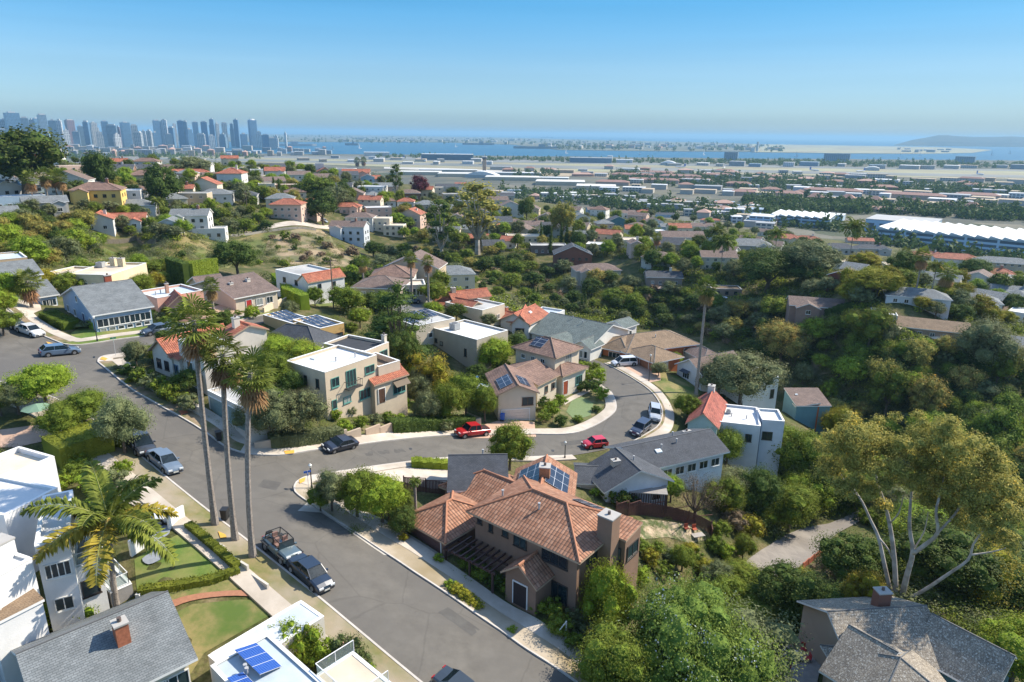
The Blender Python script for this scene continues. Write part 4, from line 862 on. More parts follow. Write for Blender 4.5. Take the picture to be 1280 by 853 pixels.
def clear_glass():
    if 'rail glass' in MATS: return MATS['rail glass']
    m = bpy.data.materials.new('rail glass'); nt, N, L, B = nodes(m); t = N.new('ShaderNodeBsdfTransparent'); t.inputs[0].default_value = (.82, .88, .88, 1); x = N.new('ShaderNodeMixShader'); x.inputs[0].default_value = .25
    setin(B, Roughness=.05); B.inputs['Base Color'].default_value = (.4, .5, .5, 1); L.new(t.outputs[0], x.inputs[1]); L.new(B.outputs[0], x.inputs[2]); L.new(x.outputs[0], N['Material Output'].inputs['Surface']); MATS['rail glass'] = m; return m
def wrail(H, d=.15):
    o, ax, ay, L, D, h = H.o, H.ax, H.ay, H.L, H.D, H.h
    z = Vector((0, 0, h + .06)); pts = [o + ax * d + ay * D + z - H.loc, o + ax * d + ay * d + z - H.loc, o + ax * (L - d) + ay * d + z - H.loc, o + ax * (L - d) + ay * (D - d) + z - H.loc]
    return rail(H.root, pts, 0)
wrail(H)
H.wing((138, 742), (165, 730), 5.5, 1.2, 'flat', 'gravel', 0, (.30, .28, .26), dz=-1.2, parapet=.05); wrail(H)
# --- grey gable at the lower edge
H = House('grey_gable_house', 'house with broad plain grey gable roof and brick chimney below the white modern house', 3.0)
H.wing((60, 905), (234, 821), (-43, 839), 3.0, 'gx', 'grey', 2.4, (.66, .58, .44), o=.5, feats=row('f', 3, .9, 1.5, 1.2, .5, .98) + [('chim', .62, .30, .8, .9, 2.9, (.42, .15, .08))])
# --- house with roof deck and blue solar panels
H = House('deck_house', 'flat roofed house with blue solar panels and a glass railed deck facing the street', 1.6)
H.wing((335, 792), (408, 857), (254, 823), 3.5, 'flat', 'blueroof', 0, (.55, .52, .46), parapet=.15, feats=[('solar', .04, .5, .25, .62, .25), ('solar', .3, .8, .72, .98, .25), ('pipe', .3, .68), ('pipe', .35, .7)])
H.wing((376, 751), (405, 771), (256, 816), 3.2, 'flat', 'blueroof', 0, (.60, .56, .5), parapet=.05)
H.wing((392, 846), (440, 890), 3.2, 2.9, 'flat', 'cream', 0, (.55, .52, .46), parapet=.05); wrail(H)
# --- block behind
H = House('white_villa', 'white two storey house with flat grey roof and small red tile gable above a lawn')
H.wing((381, 346), (423, 339), (351, 336), 6.2, 'flat', 'gravel', 0, WHITE, feats=[('w', 'f', .25, 4, .9, 1.0, 1, 'dark'), ('w', 'f', .62, 3.8, .9, 1.1, 1, 'dark'), ('w', 'c', .3, 3.9, 1, 1.1, 1, 'dark'), ('w', 'c', .7, 3.9, 1, 1.1, 1, 'dark'), ('w', 'f', .6, .8, 1.5, 1.4, 2, 'dark'), ('w', 'c', .4, .8, 1.3, 1.4, 2, 'dark'), ('b', 'f', .88, 3.0, 1.6, .9, (.1, .1, .1))])
H.wing(None, None, None, 5.2, 'gx', 'red', 1.3, WHITE, rel=(-.3, -1.5, 9, 3.5), o=.25, feats=[('w', 'f', .3, 3.6, .8, .9, 1, 'dark'), ('w', 'f', .7, 3.6, .8, .9, 1, 'dark')])
H = House('golden_house', 'golden walled house with rows of dark solar panels on two flat white roofs')
H.wing((400, 411), (430, 404), (366, 400), 4.6, 'flat', 'white', 0, (.55, .36, .14), feats=[('w', 'f', .3, 1.8, 2.0, 1.4, 3, 'brown'), ('w', 'f', .75, 1.8, 1.6, 1.4, 2, 'brown')] + [('solar', .12 + i * .2, .26 + i * .2, .12, .85, .1) for i in range(4)])
H.wing((366, 405), (392, 399), (332, 393), 4.4, 'flat', 'white', 0, (.55, .40, .2), feats=[('solar', .1 + i * .22, .26 + i * .22, .12, .85, .1) for i in range(4)])
H.wing((322, 427), (395, 435), 6.5, 3.0, 'hip', 'dark', 2.4, (.28, .24, .2), dz=.5)
H = House('long_brown_house', 'long low house with brown hipped roof and cream flat wing below the canyon slope')
H.wing((441, 359), (500, 361), 9, 3.0, 'hip', 'brown', 1.8, (.50, .42, .33), feats=row('f', 4, .9, 1.2, 1.2))
H.wing((500, 357), (532, 356), 6, 3.2, 'flat', 'cream', 0, CREAM, feats=row('f', 3, .8, 1.3, 1.6))
H = House('tile_wing_house', 'cream house with orange tile wing and grey flat roof at the canyon edge')
H.wing((603, 388), (631, 380), (572, 374), 4.2, 'flat', 'gravel', 0, (.66, .56, .42), feats=[('w', 'f', .3, 1.2, .9, 1.1), ('w', 'f', .7, 1.2, .9, 1.1)])
H.wing((540, 380), (584, 389), (548, 371), 3.2, 'gx', 'red', 1.4, (.64, .50, .38), feats=row('f', 4, .8, 1.2, 1.3, k='w'))
H.wing((567, 375), (612, 370), 4.5, 4.4, 'gx', 'red', 1.2, (.64, .50, .38), feats=[('chim', .1, .5, 1, 1, 2.2, (.68, .56, .42))])
H = House('flat_solar_house', 'cream flat roofed house with dark solar panels beside the big dark pine')
H.wing((520, 408), (569, 398), (499, 393), 4.4, 'flat', 'gravel', 0, (.68, .58, .45), feats=[('w', 'f', .35, 1.6, .9, 1.0), ('w', 'f', .7, 1.6, .9, 1.0), ('solar', .05, .3, .3, .8, .12), ('solar', .38, .62, .4, .9, .12), ('solar', .7, .95, .5, .95, .12), ('pipe', .5, .15)])
H = House('white_tile_house', 'white house with bright red tile gables above the brown hipped roofs', -3)
H.wing((640, 405), (661, 406), 9, 3.3, 'gy', 'red', 1.9, WHITE, feats=[('w', 'f', .5, .8, 2.2, 1.6, 3, 'brown')])
H.wing((661, 405), (685, 393), 7, 3.6, 'gx', 'red', 1.7, WHITE, feats=[('w', 'f', .4, .9, 1.2, 1.2), ('sky', .5, .3, 1.0, .5)])
H.wing((614, 396), (641, 403), 5, 3.4, 'gx', 'red', 1.2, WHITE, feats=[('w', 'f', .3, .9, 1, 1.2), ('w', 'f', .7, .9, 1, 1.2), ('chim', .2, .7, .7, .7, 1.8, (.5, .2, .12))])
H.wing((686, 397), (706, 388), 6, 3.4, 'flat', 'blueroof', 0, WHITE, feats=[('w', 'f', .5, .9, 1.4, 1.2)])
print('near houses', len(bpy.data.objects))
# ================================================================ houses on the hill, along the canyon rims and on the slope
Y_ = (.72, .50, .16); C_ = (.68, .60, .46); Wt = (.68, .665, .63); Pk = (.62, .45, .36); Bl = (.34, .45, .54); Br = (.24, .14, .10); Gy = (.42, .42, .40); Tn = (.52, .42, .30)
FAR = [ # px, py of the front wall's foot, front width px, depth m, turn deg, height, roof, roof material, wall, look
 (10,246,26,8,20,3.5,'gy','grey',Wt,'white house with steep grey gable at the picture edge, above a flat blue roof'),
 (30,240,22,8,20,3.2,'gy','grey',Wt,'white gabled house with grey roof between two palms on the hill'),
 (50,241,26,9,15,3.2,'gx','grey',Bl,'pale blue house with broad grey roof under tall palms'),
 (26,262,46,7,10,4.5,'flat','blueroof',Bl,'long blue house with flat pale roof on the left hill'),
 (60,268,38,8,5,4,'gx','grey',Gy,'barn-like grey metal roofed house above the olive trees'),
 (2,282,34,8,8,3.6,'gx','grey',(.34,.12,.07),'brown timber house with white eaves at the left picture edge'),
 (122,260,46,11,-12,6.4,'hip','browntile',Y_,'bright yellow two storey house with brown tile roof'),
 (154,258,36,9,-8,6.0,'flat','white',Wt,'white modern box house beside the yellow house'),
 (66,232,30,6,0,3.6,'flat','cream',C_,'cream walled long house high on the left hill'),
 (143,222,36,12,-10,4,'gx','dark',Br,'dark brown barn-roofed house among the hill trees'),
 (38,201,10,8,0,5,'gy','red',Pk,'small house with bright orange roof under the biggest hill tree'),
 (35,214,10,6,0,6.5,'flat','cream',C_,'narrow cream tower house behind hill trees'),
 (150,208,16,9,0,3,'gx','red',Pk,'low house with orange roof on the hill crest'),
 (190,212,20,9,10,4,'gy','grey',Bl,'light blue gabled house on the hill crest'),
 (172,218,28,9,-5,3.4,'gx','dark',Gy,'grey house with dark roof below the blue gable'),
 (124,290,28,9,-10,4.2,'gy','red',Wt,'white house with orange tile gable above the green bank'),
 (155,287,42,9,-10,3.2,'gx','red',Wt,'white wing with long orange tile roof beside the tile gabled house'),
 (165,268,46,9,-6,3.2,'hip','grey',Wt,'white house with low dark grey hipped roof and pale chimney'),
 (238,290,38,9,-14,6.2,'gx','grey',Wt,'large white two storey house with grey roof above the bank'),
 (211,293,20,8,-14,3.6,'gy','grey',Wt,'white house wing with two small grey gables'),
 (262,299,34,7,-10,4.0,'flat','gravel',Wt,'white garage block with flat deck at the top of the bank'),
 (288,237,26,12,-16,8.0,'hip','red',Wt,'big white three storey villa with orange tile roof'),
 (235,224,42,7,-5,3.6,'hip','red',C_,'long cream house with orange hipped roof'),
 (254,243,30,9,-18,4.6,'gy','red',C_,'cream gabled house with orange tile roof below the long cream house'),
 (229,248,22,7,-8,4.2,'gx','red',C_,'small cream house with orange tile roof and front hedge'),
 (298,252,40,9,-8,3.0,'hip','dark',Gy,'low house with dark slate roof behind a tall hedge'),
 (288,207,18,8,0,5,'gx','red',C_,'cream house with tile roof seen over the villa'),
 (322,226,14,8,0,6.5,'flat','white',Wt,'tall white box house next to the villa'),
 (344,224,22,9,-4,5.0,'gx','red',Wt,'white house with red ridge roof on the hill'),
 (361,216,22,9,0,4.4,'hip','brown',Tn,'tan house with brown hip roof on the crest'),
 (400,220,10,4,0,8.5,'flat','white',Wt,'round looking white tower above red roofs'),
 (407,222,18,8,5,4,'gy','red',Pk,'house with red roof beside the white tower'),
 (445,225,32,9,-6,5.2,'gx','red',Pk,'long red roofed house on the crest'),
 (334,244,18,8,-4,6,'flat','cream',C_,'cream flat roofed house beside cypresses'),
 (358,243,24,8,-4,5.2,'flat','cream',(.60,.30,.17),'orange and cream stepped house beside cypresses'),
 (358,274,34,10,-16,6.4,'hip','red',Pk,'pink two storey house with orange tile edge above the road'),
 (384,273,22,9,-16,6.8,'gy','red',Pk,'pink gabled house shaded by a dark pine'),
 (463,246,30,10,-18,6.0,'flat','white',Wt,'white two storey modern house with dark windows'),
 (460,234,16,8,0,6.0,'gy','dark',Bl,'house with blue grey pointed roof behind the white modern house'),
 (462,262,26,8,-14,5.2,'gx','red',C_,'cream house with orange tile roof on the canyon rim'),
 (434,268,30,8,-10,3.8,'hip','red',Pk,'low house with wide orange roofs on the rim'),
 (449,286,32,9,-14,5.6,'hip','brown',Wt,'white two storey house with brown roof'),
 (434,303,40,9,-18,7.0,'gx','brown',(.56,.60,.64),'large pale house with brown roof overhanging the canyon'),  # blue cast of shade put into the white wall colour
 (475,290,24,8,-12,6.8,'flat','cream',C_,'cream tower house on the canyon rim'),
 (492,296,24,8,-12,5.6,'flat','cream',C_,'cream terraced house with dark window row'),
 (512,285,26,10,-20,7.0,'gy','red',Pk,'pink tall house with red tile ridge above the ravine'),
 (507,260,20,8,-6,3.6,'hip','red',Wt,'white house with long glazed front'),
 (512,250,26,9,0,4.0,'hip','brown',Br,'brown roofed house below the purple tree'),
 (531,247,18,8,-12,5.0,'gx','red',C_,'peach house with orange roof near the tall pine'),
 (546,245,16,7,0,5.6,'flat','cream',C_,'cream box house with roof terrace'),
 (560,240,26,8,10,3.6,'gx','dark',Gy,'grey roofed house behind the cream box'),
 (576,232,24,9,5,3.6,'gx','red',Pk,'dusty pink roofed house near the valley edge'),
 (548,295,26,8,-8,3.8,'gx','brown',Tn,'tan house with small tower beside the pine trunks'),
 (571,284,18,8,-4,5.2,'gy','brown',Tn,'narrow tan gable seen between the two eucalyptus trees'),
 (598,306,26,7,4,3.2,'gx','red',Br,'low red roofed house at the foot of the tall eucalyptus'),
 (619,297,18,9,-14,4.4,'gy','red',Wt,'white gabled house with orange roof right of the eucalyptus'),
 (634,311,18,8,-14,3.8,'gx','red',Wt,'white terrace house with red roof and blue door'),
 (634,266,26,8,6,3.6,'hip','brown',Gy,'grey brown roofed house by dark trees'),
 (630,251,24,9,6,3.6,'gx','dark',Gy,'dark grey low roof behind the eucalyptus'),
 (641,287,30,8,6,3.6,'hip','brown',Tn,'tan house with low brown roof by the slope'),
 (665,291,30,9,8,4.0,'gx','brown',(.55,.52,.30),'olive yellow house with brown roof'),
 (655,304,40,9,4,3.4,'flat','cream',C_,'cream flat roofed house with red awning'),
 (716,336,46,10,6,6.4,'gy','dark',(.22,.10,.07),'dark timber house with white gable and rooftop solar panels'),
 (686,318,44,8,6,4.2,'flat','gravel',(.20,.15,.12),'dark flat roofed house left of the timber house'),
 (727,281,20,9,14,4.6,'gy','grey',Wt,'white house with pale grey steep roof'),
 (745,270,20,8,14,4.6,'gx','brown',Bl,'blue house with brown roof on the far rim'),
 (782,273,24,9,14,4.0,'gx','brown',Wt,'white chimneyed house with brown roof'),
 (773,285,26,9,14,4.2,'gy','dark',(.10,.22,.25),'dark teal house with grey roof'),
 (798,292,22,9,14,4.6,'hip','brown',(.25,.38,.42),'blue green house with brown roof on the rim'),
 (795,322,14,8,14,6.0,'gy','brown',(.60,.46,.38),'narrow pink house with steps beside the rim trees'),
 (818,287,20,8,16,5.2,'gy','brown',Wt,'bright white gable house on the far rim'),
 (843,291,32,8,16,4.0,'gx','grey',Bl,'blue house with grey roof and white chimney'),
 (876,291,34,9,16,4.4,'gx','brown',(.68,.62,.44),'pale yellow gable house with grey brown roof'),
 (853,309,50,10,14,4.6,'gx','brown',Wt,'long white house with brown roof and a front gable'),
 (820,333,36,9,-10,3.6,'hip','brown',(.56,.56,.52),'grey hipped house at the rim behind palms'),
 (898,338,40,9,14,5.4,'gx','brown',(.64,.60,.48),'cream house with bay front behind a date palm'),
 (938,318,50,12,10,4.0,'hip','grey',Gy,'grey hipped house with skylights'),
 (832,272,26,9,10,3.6,'gx','dark',Bl,'dark blue roofed house above the valley'),
 (806,270,18,8,6,3.4,'hip','red',Pk,'pink roofed house above the valley'),
 (888,279,22,8,8,3.4,'hip','red',Pk,'salmon roofed house above the valley'),
 (981,306,32,10,10,4.0,'hip','red',C_,'cream house with orange hip roof beside palms'),
 (1009,307,30,10,10,3.4,'hip','red',C_,'cream house with wide orange roof next to the twin'),
 (1050,318,34,10,18,3.4,'hip','dark',Gy,'dark grey hipped roof house behind the tall palm'),
 (1076,306,26,9,18,3.2,'gx','red',Pk,'long pink roof house behind the tall palm'),
 (1092,318,34,9,18,3.4,'hip','dark',Gy,'slate roofed house with white chimney'),
 (1046,362,22,9,-20,4.6,'gy','brown',(.22,.07,.05),'dark red brick gable house with round window'),
 (1062,350,22,8,-20,3.6,'gx','grey',(.3,.12,.08),'brick wing with grey roof behind the brick gable'),
 (1160,326,44,11,12,3.4,'hip','red',Pk,'pink tiled house near the valley edge'),
 (1196,334,40,11,12,4.2,'hip','red',Wt,'white house with bright orange tile roof near the valley edge'),
 (1254,342,56,10,14,5.2,'hip','grey',Tn,'long apartment block with pale grey roof'),
 (1240,352,40,9,14,3.4,'hip','red',Pk,'low building with salmon tile roofs below the apartment block'),
 (1146,384,60,9,10,3.0,'hip','grey',(.58,.60,.60),'long low ranch house with grey roof below three palms'),
 (1206,388,62,9,10,3.0,'hip','grey',(.58,.60,.60),'grey roofed ranch wing with white chimney'),
 (1268,378,40,10,10,3.2,'gx','grey',Gy,'grey roofed house at the right picture edge'),
 (1034,396,80,9,10,3.0,'gx','brown',(.30,.20,.16),'long brown roofed ranch house with brick chimney'),
 (1164,425,66,9,8,3.0,'gx','tan',(.40,.28,.20),'tan roofed ranch house with patio umbrellas'),
 (1105,405,24,8,8,2.8,'flat','white',Gy,'white flat roofed annex above the canyon'),
 (1258,448,56,10,10,3.4,'gx','grey',(.40,.52,.60),'pale blue house with grey roof above a brown wall'),
 (748,352,54,10,16,4.6,'hip','brown',(.52,.47,.40),'grey beige two gabled house on the canyon edge'),
 (830,358,42,8,10,3.6,'gx','dark',(.30,.24,.20),'dark roofed house with terrace umbrella over the canyon'),
 (908,371,34,7,14,3.0,'flat','tan',(.30,.22,.16),'tan flat roof house at the canyon edge'),
 (970,323,24,8,8,3.2,'flat','gravel',Gy,'low grey house under the palm trees'),
 (8,345,40,9,6,3.2,'flat','blueroof',(.55,.40,.25),'orange walled house with flat blue roof at the left edge'),
 (30,366,34,9,14,3.0,'gx','grey',Gy,'grey shingle cottage left of the adobe house'),
]
nfar = 0
for (px, py, wp, D, rot, h, rf, rt, wc, lab) in FAR:
    p = G(px, py); dist = (p - CAM).length; W = wp * dist / 853 / max(.75, math.cos(R(rot)))
    az = math.atan2(p.x, p.y); rz = -az + R(rot)
    if rf in ('gx', 'gy', 'hip'): W = min(W, 24)
    H = House({'flat': 'flat_roofed_house', 'gx': 'gable_roofed_house', 'gy': 'gable_fronted_house', 'hip': 'hip_roofed_house'}[rf], lab, p.z, group=None, near=False)
    fr_ = []; storeys = 2 if h > 5 else 1
    nw = max(1, int(W / 3.2))
    for s_ in range(storeys):
        fr_ += row('f', nw, .9 + s_ * 2.8, 1.2, 1.2, .06, .94, 'w')
        fr_ += row('d', max(1, int(D / 4)), .9 + s_ * 2.8, 1.1, 1.2, .1, .9, 'w')
    if rf != 'flat' and nfar % 3 == 0: fr_.append(('chim', .7, .5, .9, .8, (1.0 if rf == 'gy' else D * .2) + 1.6, (.68, .64, .56) if nfar % 2 else (.4, .2, .14)))
    if 'solar' in lab: fr_ += [('solar', .55, .9, .2, .8)]
    H.wing(None, None, None, h, rf, rt, None, wc, o=.4, base=-6, feats=fr_, parapet=.3, world=(p.x, p.y, W, D, rz), fr='white' if nfar % 2 else 'dark')
    if W > 11 and rf in ('gx', 'hip') and nfar % 2 == 0:      # a cross wing
        H.wing(None, None, None, h * .92, 'gy', rt, None, wc, o=.3, base=-6, rel=(W * (.08 if nfar % 4 else .62), -2.6, W * .3, 2.6 + D * .45), feats=row('f', 1, .9, 1.5, 1.3))
    nfar += 1
EXN = [0]
def extra(poly, n, mind, zone):
    out = []; tr = 0; x0, x1 = min(p[0] for p in poly), max(p[0] for p in poly); y0, y1 = min(p[1] for p in poly), max(p[1] for p in poly)
    while len(out) < n and tr < 3000:
        tr += 1; x, y = rnd.uniform(x0, x1), rnd.uniform(y0, y1); p = G(x, y)
        if not inpoly(x, y, poly) or any((x - a) ** 2 + ((y - b) * 1.8) ** 2 < mind ** 2 for a, b in out) or blocked(p.x, p.y, 7): continue
        out.append((x, y)); rf, rt, rn = rnd.choice([('gx', 'red', 'orange tile'), ('hip', 'grey', 'hipped grey'), ('flat', 'gravel', 'flat grey'), ('gx', 'brown', 'long brown'), ('gx', 'grey', 'grey'), ('gy', 'brown', 'brown'), ('flat', 'white', 'flat white'), ('flat', 'cream', 'flat cream'), ('hip', 'browntile', 'brown tile'), ('gx', 'dark', 'dark')])
        cn, wc = rnd.choice([('white', Wt), ('cream', C_), ('pink', Pk), ('white', Wt), ('tan', Tn)]); W = rnd.uniform(10, 16); D = rnd.uniform(8, 10); h = rnd.choice([3.4, 3.6, 5.8]); rz = -math.atan2(p.x, p.y) + R(rnd.choice([-18, -8, 8, 16]))
        H = House('hillside_house', f'small {cn} walled house with {rn} roof, {zone}', p.z, group=f'{cn} {rn} houses {zone}', near=False)
        H.wing(None, None, None, h, rf, rt, None, wc, o=.4, base=-6, parapet=.3, world=(p.x, p.y, W, D, rz), feats=row('f', 3, .9 if h < 5 else 3.6, 1.2, 1.2, .06, .94, 'w') + row('d', 2, .9, 1.1, 1.2, .1, .9, 'w') + (row('f', 3, .8, 1.2, 1.2, .06, .94, 'w') if h > 5 else [])); EXN[0] += 1
extra([(0,200),(90,212),(150,225),(190,250),(110,262),(60,240),(0,232)], 10, 22, 'among the left hill trees')
extra([(160,205),(330,212),(330,245),(270,256),(200,262)], 15, 18, 'around the white hill villa')
extra([(330,215),(480,222),(500,240),(475,290),(430,265),(400,270),(340,262)], 24, 17, 'on the middle of the hill')
extra([(480,250),(620,255),(700,265),(800,272),(830,290),(795,325),(700,318),(620,318),(560,305),(500,290)], 26, 24, 'across the ravine')
extra([(800,280),(960,292),(1040,318),(1000,345),(860,345)], 12, 28, 'on the far rim')
extra([(1040,330),(1120,350),(1280,352),(1280,410),(1180,395),(1100,390)], 8, 34, 'near the low ranch roofs')
extra([(440,350),(520,350),(620,372),(560,385),(440,385)], 3, 26, 'between the street houses and the canyon')
print('far houses', nfar, len(bpy.data.objects))
# ================================================================ vehicles
TYRE = lambda: plain('tyre rubber', (.018, .018, .018), .8); RIM = lambda: plain('alloy rim', (.42, .43, .45), .3, .8)
CGL = lambda: plain('car glass', (.02, .035, .045), .06, 0, .8)
def car_meshes(kind_, paint, roofc=None):
    K = {'sedan': (4.7, 1.82, 1.44, .95, [(-2.32, .55, .80), (-2.2, .5, .96), (-1.5, .5, 1.02), (-.6, .5, .98), (.9, .5, .95), (1.9, .5, .82), (2.25, .5, .66), (2.35, .5, .5)], (-1.65, -.95, .35, 1.15)),
         'hatch': (3.8, 1.72, 1.45, .95, [(-1.88, .5, .85), (-1.8, .5, .98), (-.8, .5, 1.0), (.4, .5, .98), (.95, .5, .95), (1.55, .5, .84), (1.85, .5, .66), (1.9, .5, .5)], (-1.78, -1.35, .3, .95)),
         'suv': (4.75, 1.9, 1.72, 1.05, [(-2.34, .5, .95), (-2.25, .5, 1.08), (-1, .5, 1.1), (.4, .5, 1.08), (1.0, .5, 1.06), (1.95, .5, .96), (2.3, .5, .8), (2.37, .5, .55)], (-2.2, -1.75, .45, 1.15)),
         'van': (5.1, 1.98, 1.78, 1.0, [(-2.52, .5, .95), (-2.45, .5, 1.05), (-1, .5, 1.08), (.8, .5, 1.05), (1.5, .5, 1.0), (2.15, .5, .88), (2.5, .5, .7), (2.55, .5, .5)], (-2.4, -2.0, .7, 1.7)),
         'wagon': (4.8, 1.84, 1.5, .98, [(-2.37, .5, .85), (-2.3, .5, .98), (-1, .5, 1.02), (.4, .5, 1.0), (1.0, .5, .97), (1.95, .5, .84), (2.33, .5, .66), (2.4, .5, .5)], (-2.25, -1.7, .35, 1.15)),
         'pickup': (5.3, 1.9, 1.8, 1.1, [(-2.64, .6, .9), (-2.6, .6, 1.1), (-.9, .6, 1.12), (.4, .6, 1.12), (1.2, .6, 1.12), (2.2, .6, 1.05), (2.55, .6, .9), (2.64, .6, .6)], (-.95, -.75, .85, 1.35)),
         'jeep': (4.1, 1.75, 1.75, 1.1, [(-1.9, .6, 1.0), (-1.85, .6, 1.08), (-.8, .6, 1.08), (.4, .6, 1.08), (.7, .6, 1.12), (1.7, .6, 1.08), (1.8, .6, 1.0), (1.84, .6, .7)], (0, 0, 0, 0))}[kind_]
    L, W_, H_, belt, prof, cab = K; hw = W_ / 2; mb = MB(); gb = .22 if kind_ not in ('jeep', 'pickup') else .38
    rows = []
    for x, _, zt in prof:
        e = max(0, (abs(x) - L / 2 + .55) / .55); ww = hw * (1 - .10 * e * e); sh = zt - .10
        rows.append([(x, -ww * .9, gb), (x, -ww, gb + .15), (x, -ww, (gb + sh) / 2), (x, -ww * .97, sh), (x, -ww * .84, zt), (x, 0, zt + .03), (x, ww * .84, zt), (x, ww * .97, sh), (x, ww, (gb + sh) / 2), (x, ww, gb + .15), (x, ww * .9, gb)])
    n = len(rows[0])
    for i in range(len(rows) - 1):
        for j in range(n - 1): mb.face([rows[i][j], rows[i][j + 1], rows[i + 1][j + 1], rows[i + 1][j]][::-1])
        mb.face([rows[i][0], rows[i + 1][0], rows[i + 1][-1], rows[i][-1]][::-1])
    mb.face(rows[0][::-1]); mb.face(rows[-1])
    fw, rw = (L / 2 - .82, -L / 2 + .85); wr = .33 if kind_ in ('sedan', 'hatch', 'wagon') else .38
    for x in (fw, rw):
        for s in (-1, 1): mb.cyl((x, s * (hw - .22) if s > 0 else -hw - .012, wr + .02), wr + .07, .232, 14, 1, axis='y')
    body = mb.mesh('body', [plain('car paint %s' % (paint,), paint, .28, .1, .6, .6), plain('wheel arch', (.012, .012, .012), .9)], smooth=False)
    out = {'body': body}
    x0, x1, x2, x3 = cab; tw = hw * .74; bw = hw * .9
    if kind_ != 'jeep':
        bl = [(x0, -bw, belt), (x0, bw, belt), (x3, bw, belt), (x3, -bw, belt)]; tp = [(x1, -tw, H_), (x1, tw, H_), (x2, tw, H_), (x2, -tw, H_)]
        rm = MB(); rm.prism([(x1 - .04, -tw - .03), (x2 + .04, -tw - .03), (x2 + .04, tw + .03), (x1 - .04, tw + .03)], H_ - .02, H_ + .03)
        for a, b in zip(bl, tp): rm.tube([a, b], .045, 4)
        for s in (-1, 1): xm = (x1 + x2) / 2 - .1; rm.tube([(xm, s * bw, belt), (xm, s * tw, H_)], .05, 4)
        out['roof'] = rm.mesh('roof', [plain('car paint %s' % (roofc or paint,), roofc or paint, .28, .1, .6, .6)])
        def gl(nm, q): g = MB(); g.face(q); g.face(q[::-1]); return g.mesh(nm, [CGL()])
        out['windscreen'] = gl('windscreen', [bl[3], bl[2], tp[2], tp[3]]); out['rear_window'] = gl('rear_window', [bl[1], bl[0], tp[0], tp[1]])
        out['side_window'] = [gl('side_window', [bl[0], bl[3], tp[3], tp[0]]), gl('side_window', [bl[2], bl[1], tp[1], tp[2]])]
    if kind_ == 'pickup':
        b = MB(); b.b2(-2.5, -1.05, -hw + .12, hw - .12, 1.125, 1.14); out['cargo_bed'] = b.mesh('cargo_bed', [plain('bed liner', (.03, .01, .01), .9)])
    if kind_ == 'jeep':
        r = MB()
        for x, z in ((.55, 1.72), (-.35, 1.78), (-1.5, 1.72)):
            for s in (-1, 1): r.tube([(x + (.15 if x > 0 else 0), s * hw * .85, 1.0), (x, s * hw * .8, z)], .045, 5)
            r.tube([(x, -hw * .8, z), (x, hw * .8, z)], .045, 5)
        for s in (-1, 1): r.tube([(.55, s * hw * .8, 1.72), (-.35, s * hw * .8, 1.78), (-1.5, s * hw * .8, 1.72)], .045, 5)
        out['roll_cage'] = r.mesh('roll_cage', [plain('black frame', (.02, .02, .02), .5)])
        w_ = MB(); w_.face([(.72, -hw * .82, 1.12), (.72, hw * .82, 1.12), (.57, hw * .78, 1.68), (.57, -hw * .78, 1.68)]); w_.face([(.70, -hw * .82, 1.12), (.55, -hw * .78, 1.68), (.55, hw * .78, 1.68), (.70, hw * .82, 1.12)]); out['windscreen'] = w_.mesh('windscreen', [CGL()])
        it = MB(); it.b2(-1.7, .5, -hw * .8, hw * .8, 1.085, 1.1); out['cockpit'] = it.mesh('cockpit', [plain('dark cabin', (.02, .018, .016), .9)])
        st = MB(); st.b2(-.25, .2, -.25, .25, 1.08, 1.22); st.b2(-.35, -.2, -.25, .25, 1.2, 1.62); sm = st.mesh('seat', [plain('seat cloth', (.20, .12, .10), .9)]); out['seat'] = [(sm, (0, -.42, 0)), (sm, (0, .42, 0)), (sm, (-.95, 0, 0))]
        sp = MB(); sp.cyl((-2.1, 0, .95), .37, .24, 16, axis='x'); out['spare_wheel'] = sp.mesh('spare_wheel', [TYRE()])
        fl = MB()
        for x in (fw, rw):
            for s in (-1, 1): fl.b2(x - .5, x + .5, s * hw - .02 if s > 0 else -hw - .2, hw + .2 if s > 0 else -hw + .02, .82, .88)
        out['fender'] = fl.mesh('fender', [plain('black frame', (.02, .02, .02), .5)])
    hl = MB(); hl.b2(-.04, .05, -.2, .2, -.08, .08); out['headlight'] = hl.mesh('headlight', [plain('lamp glass', (.7, .72, .72), .1)])
    tl = MB(); tl.b2(-.05, .03, -.17, .17, -.1, .1); out['tail_light'] = tl.mesh('tail_light', [plain('red lens', (.30, .01, .01), .2)])
    b = MB(); b.b2(L / 2 - .07, L / 2 + .04, -hw * .72, hw * .72, .3, .48); b.b2(-L / 2 - .04, -L / 2 + .07, -hw * .72, hw * .72, .3, .48); out['bumper'] = b.mesh('bumper', [plain('bumper grey', (.04, .04, .045), .5)])
    lp = MB(); lp.b2(-.01, .015, -.26, .26, -.07, .07); out['licence_plate'] = lp.mesh('licence_plate', [plain('plate', (.6, .6, .55), .5)])
    mr = MB(); mr.b2(-.08, .08, -.1, .1, -.07, .07); out['wing_mirror'] = mr.mesh('wing_mirror', [plain('car paint %s' % (paint,), paint, .28, .1, .6, .6)])
    ty = MB(); ty.cyl((0, -.11, 0), wr, .22, 18, axis='y'); out['tyre'] = ty.mesh('tyre', [TYRE()])
    ri = MB(); ri.cyl((0, -.118, 0), wr * .62, .236, 10, axis='y'); out['rim'] = ri.mesh('rim', [RIM()])
    return out, L, hw, wr, fw, rw, belt, cab, prof
CARM = {}
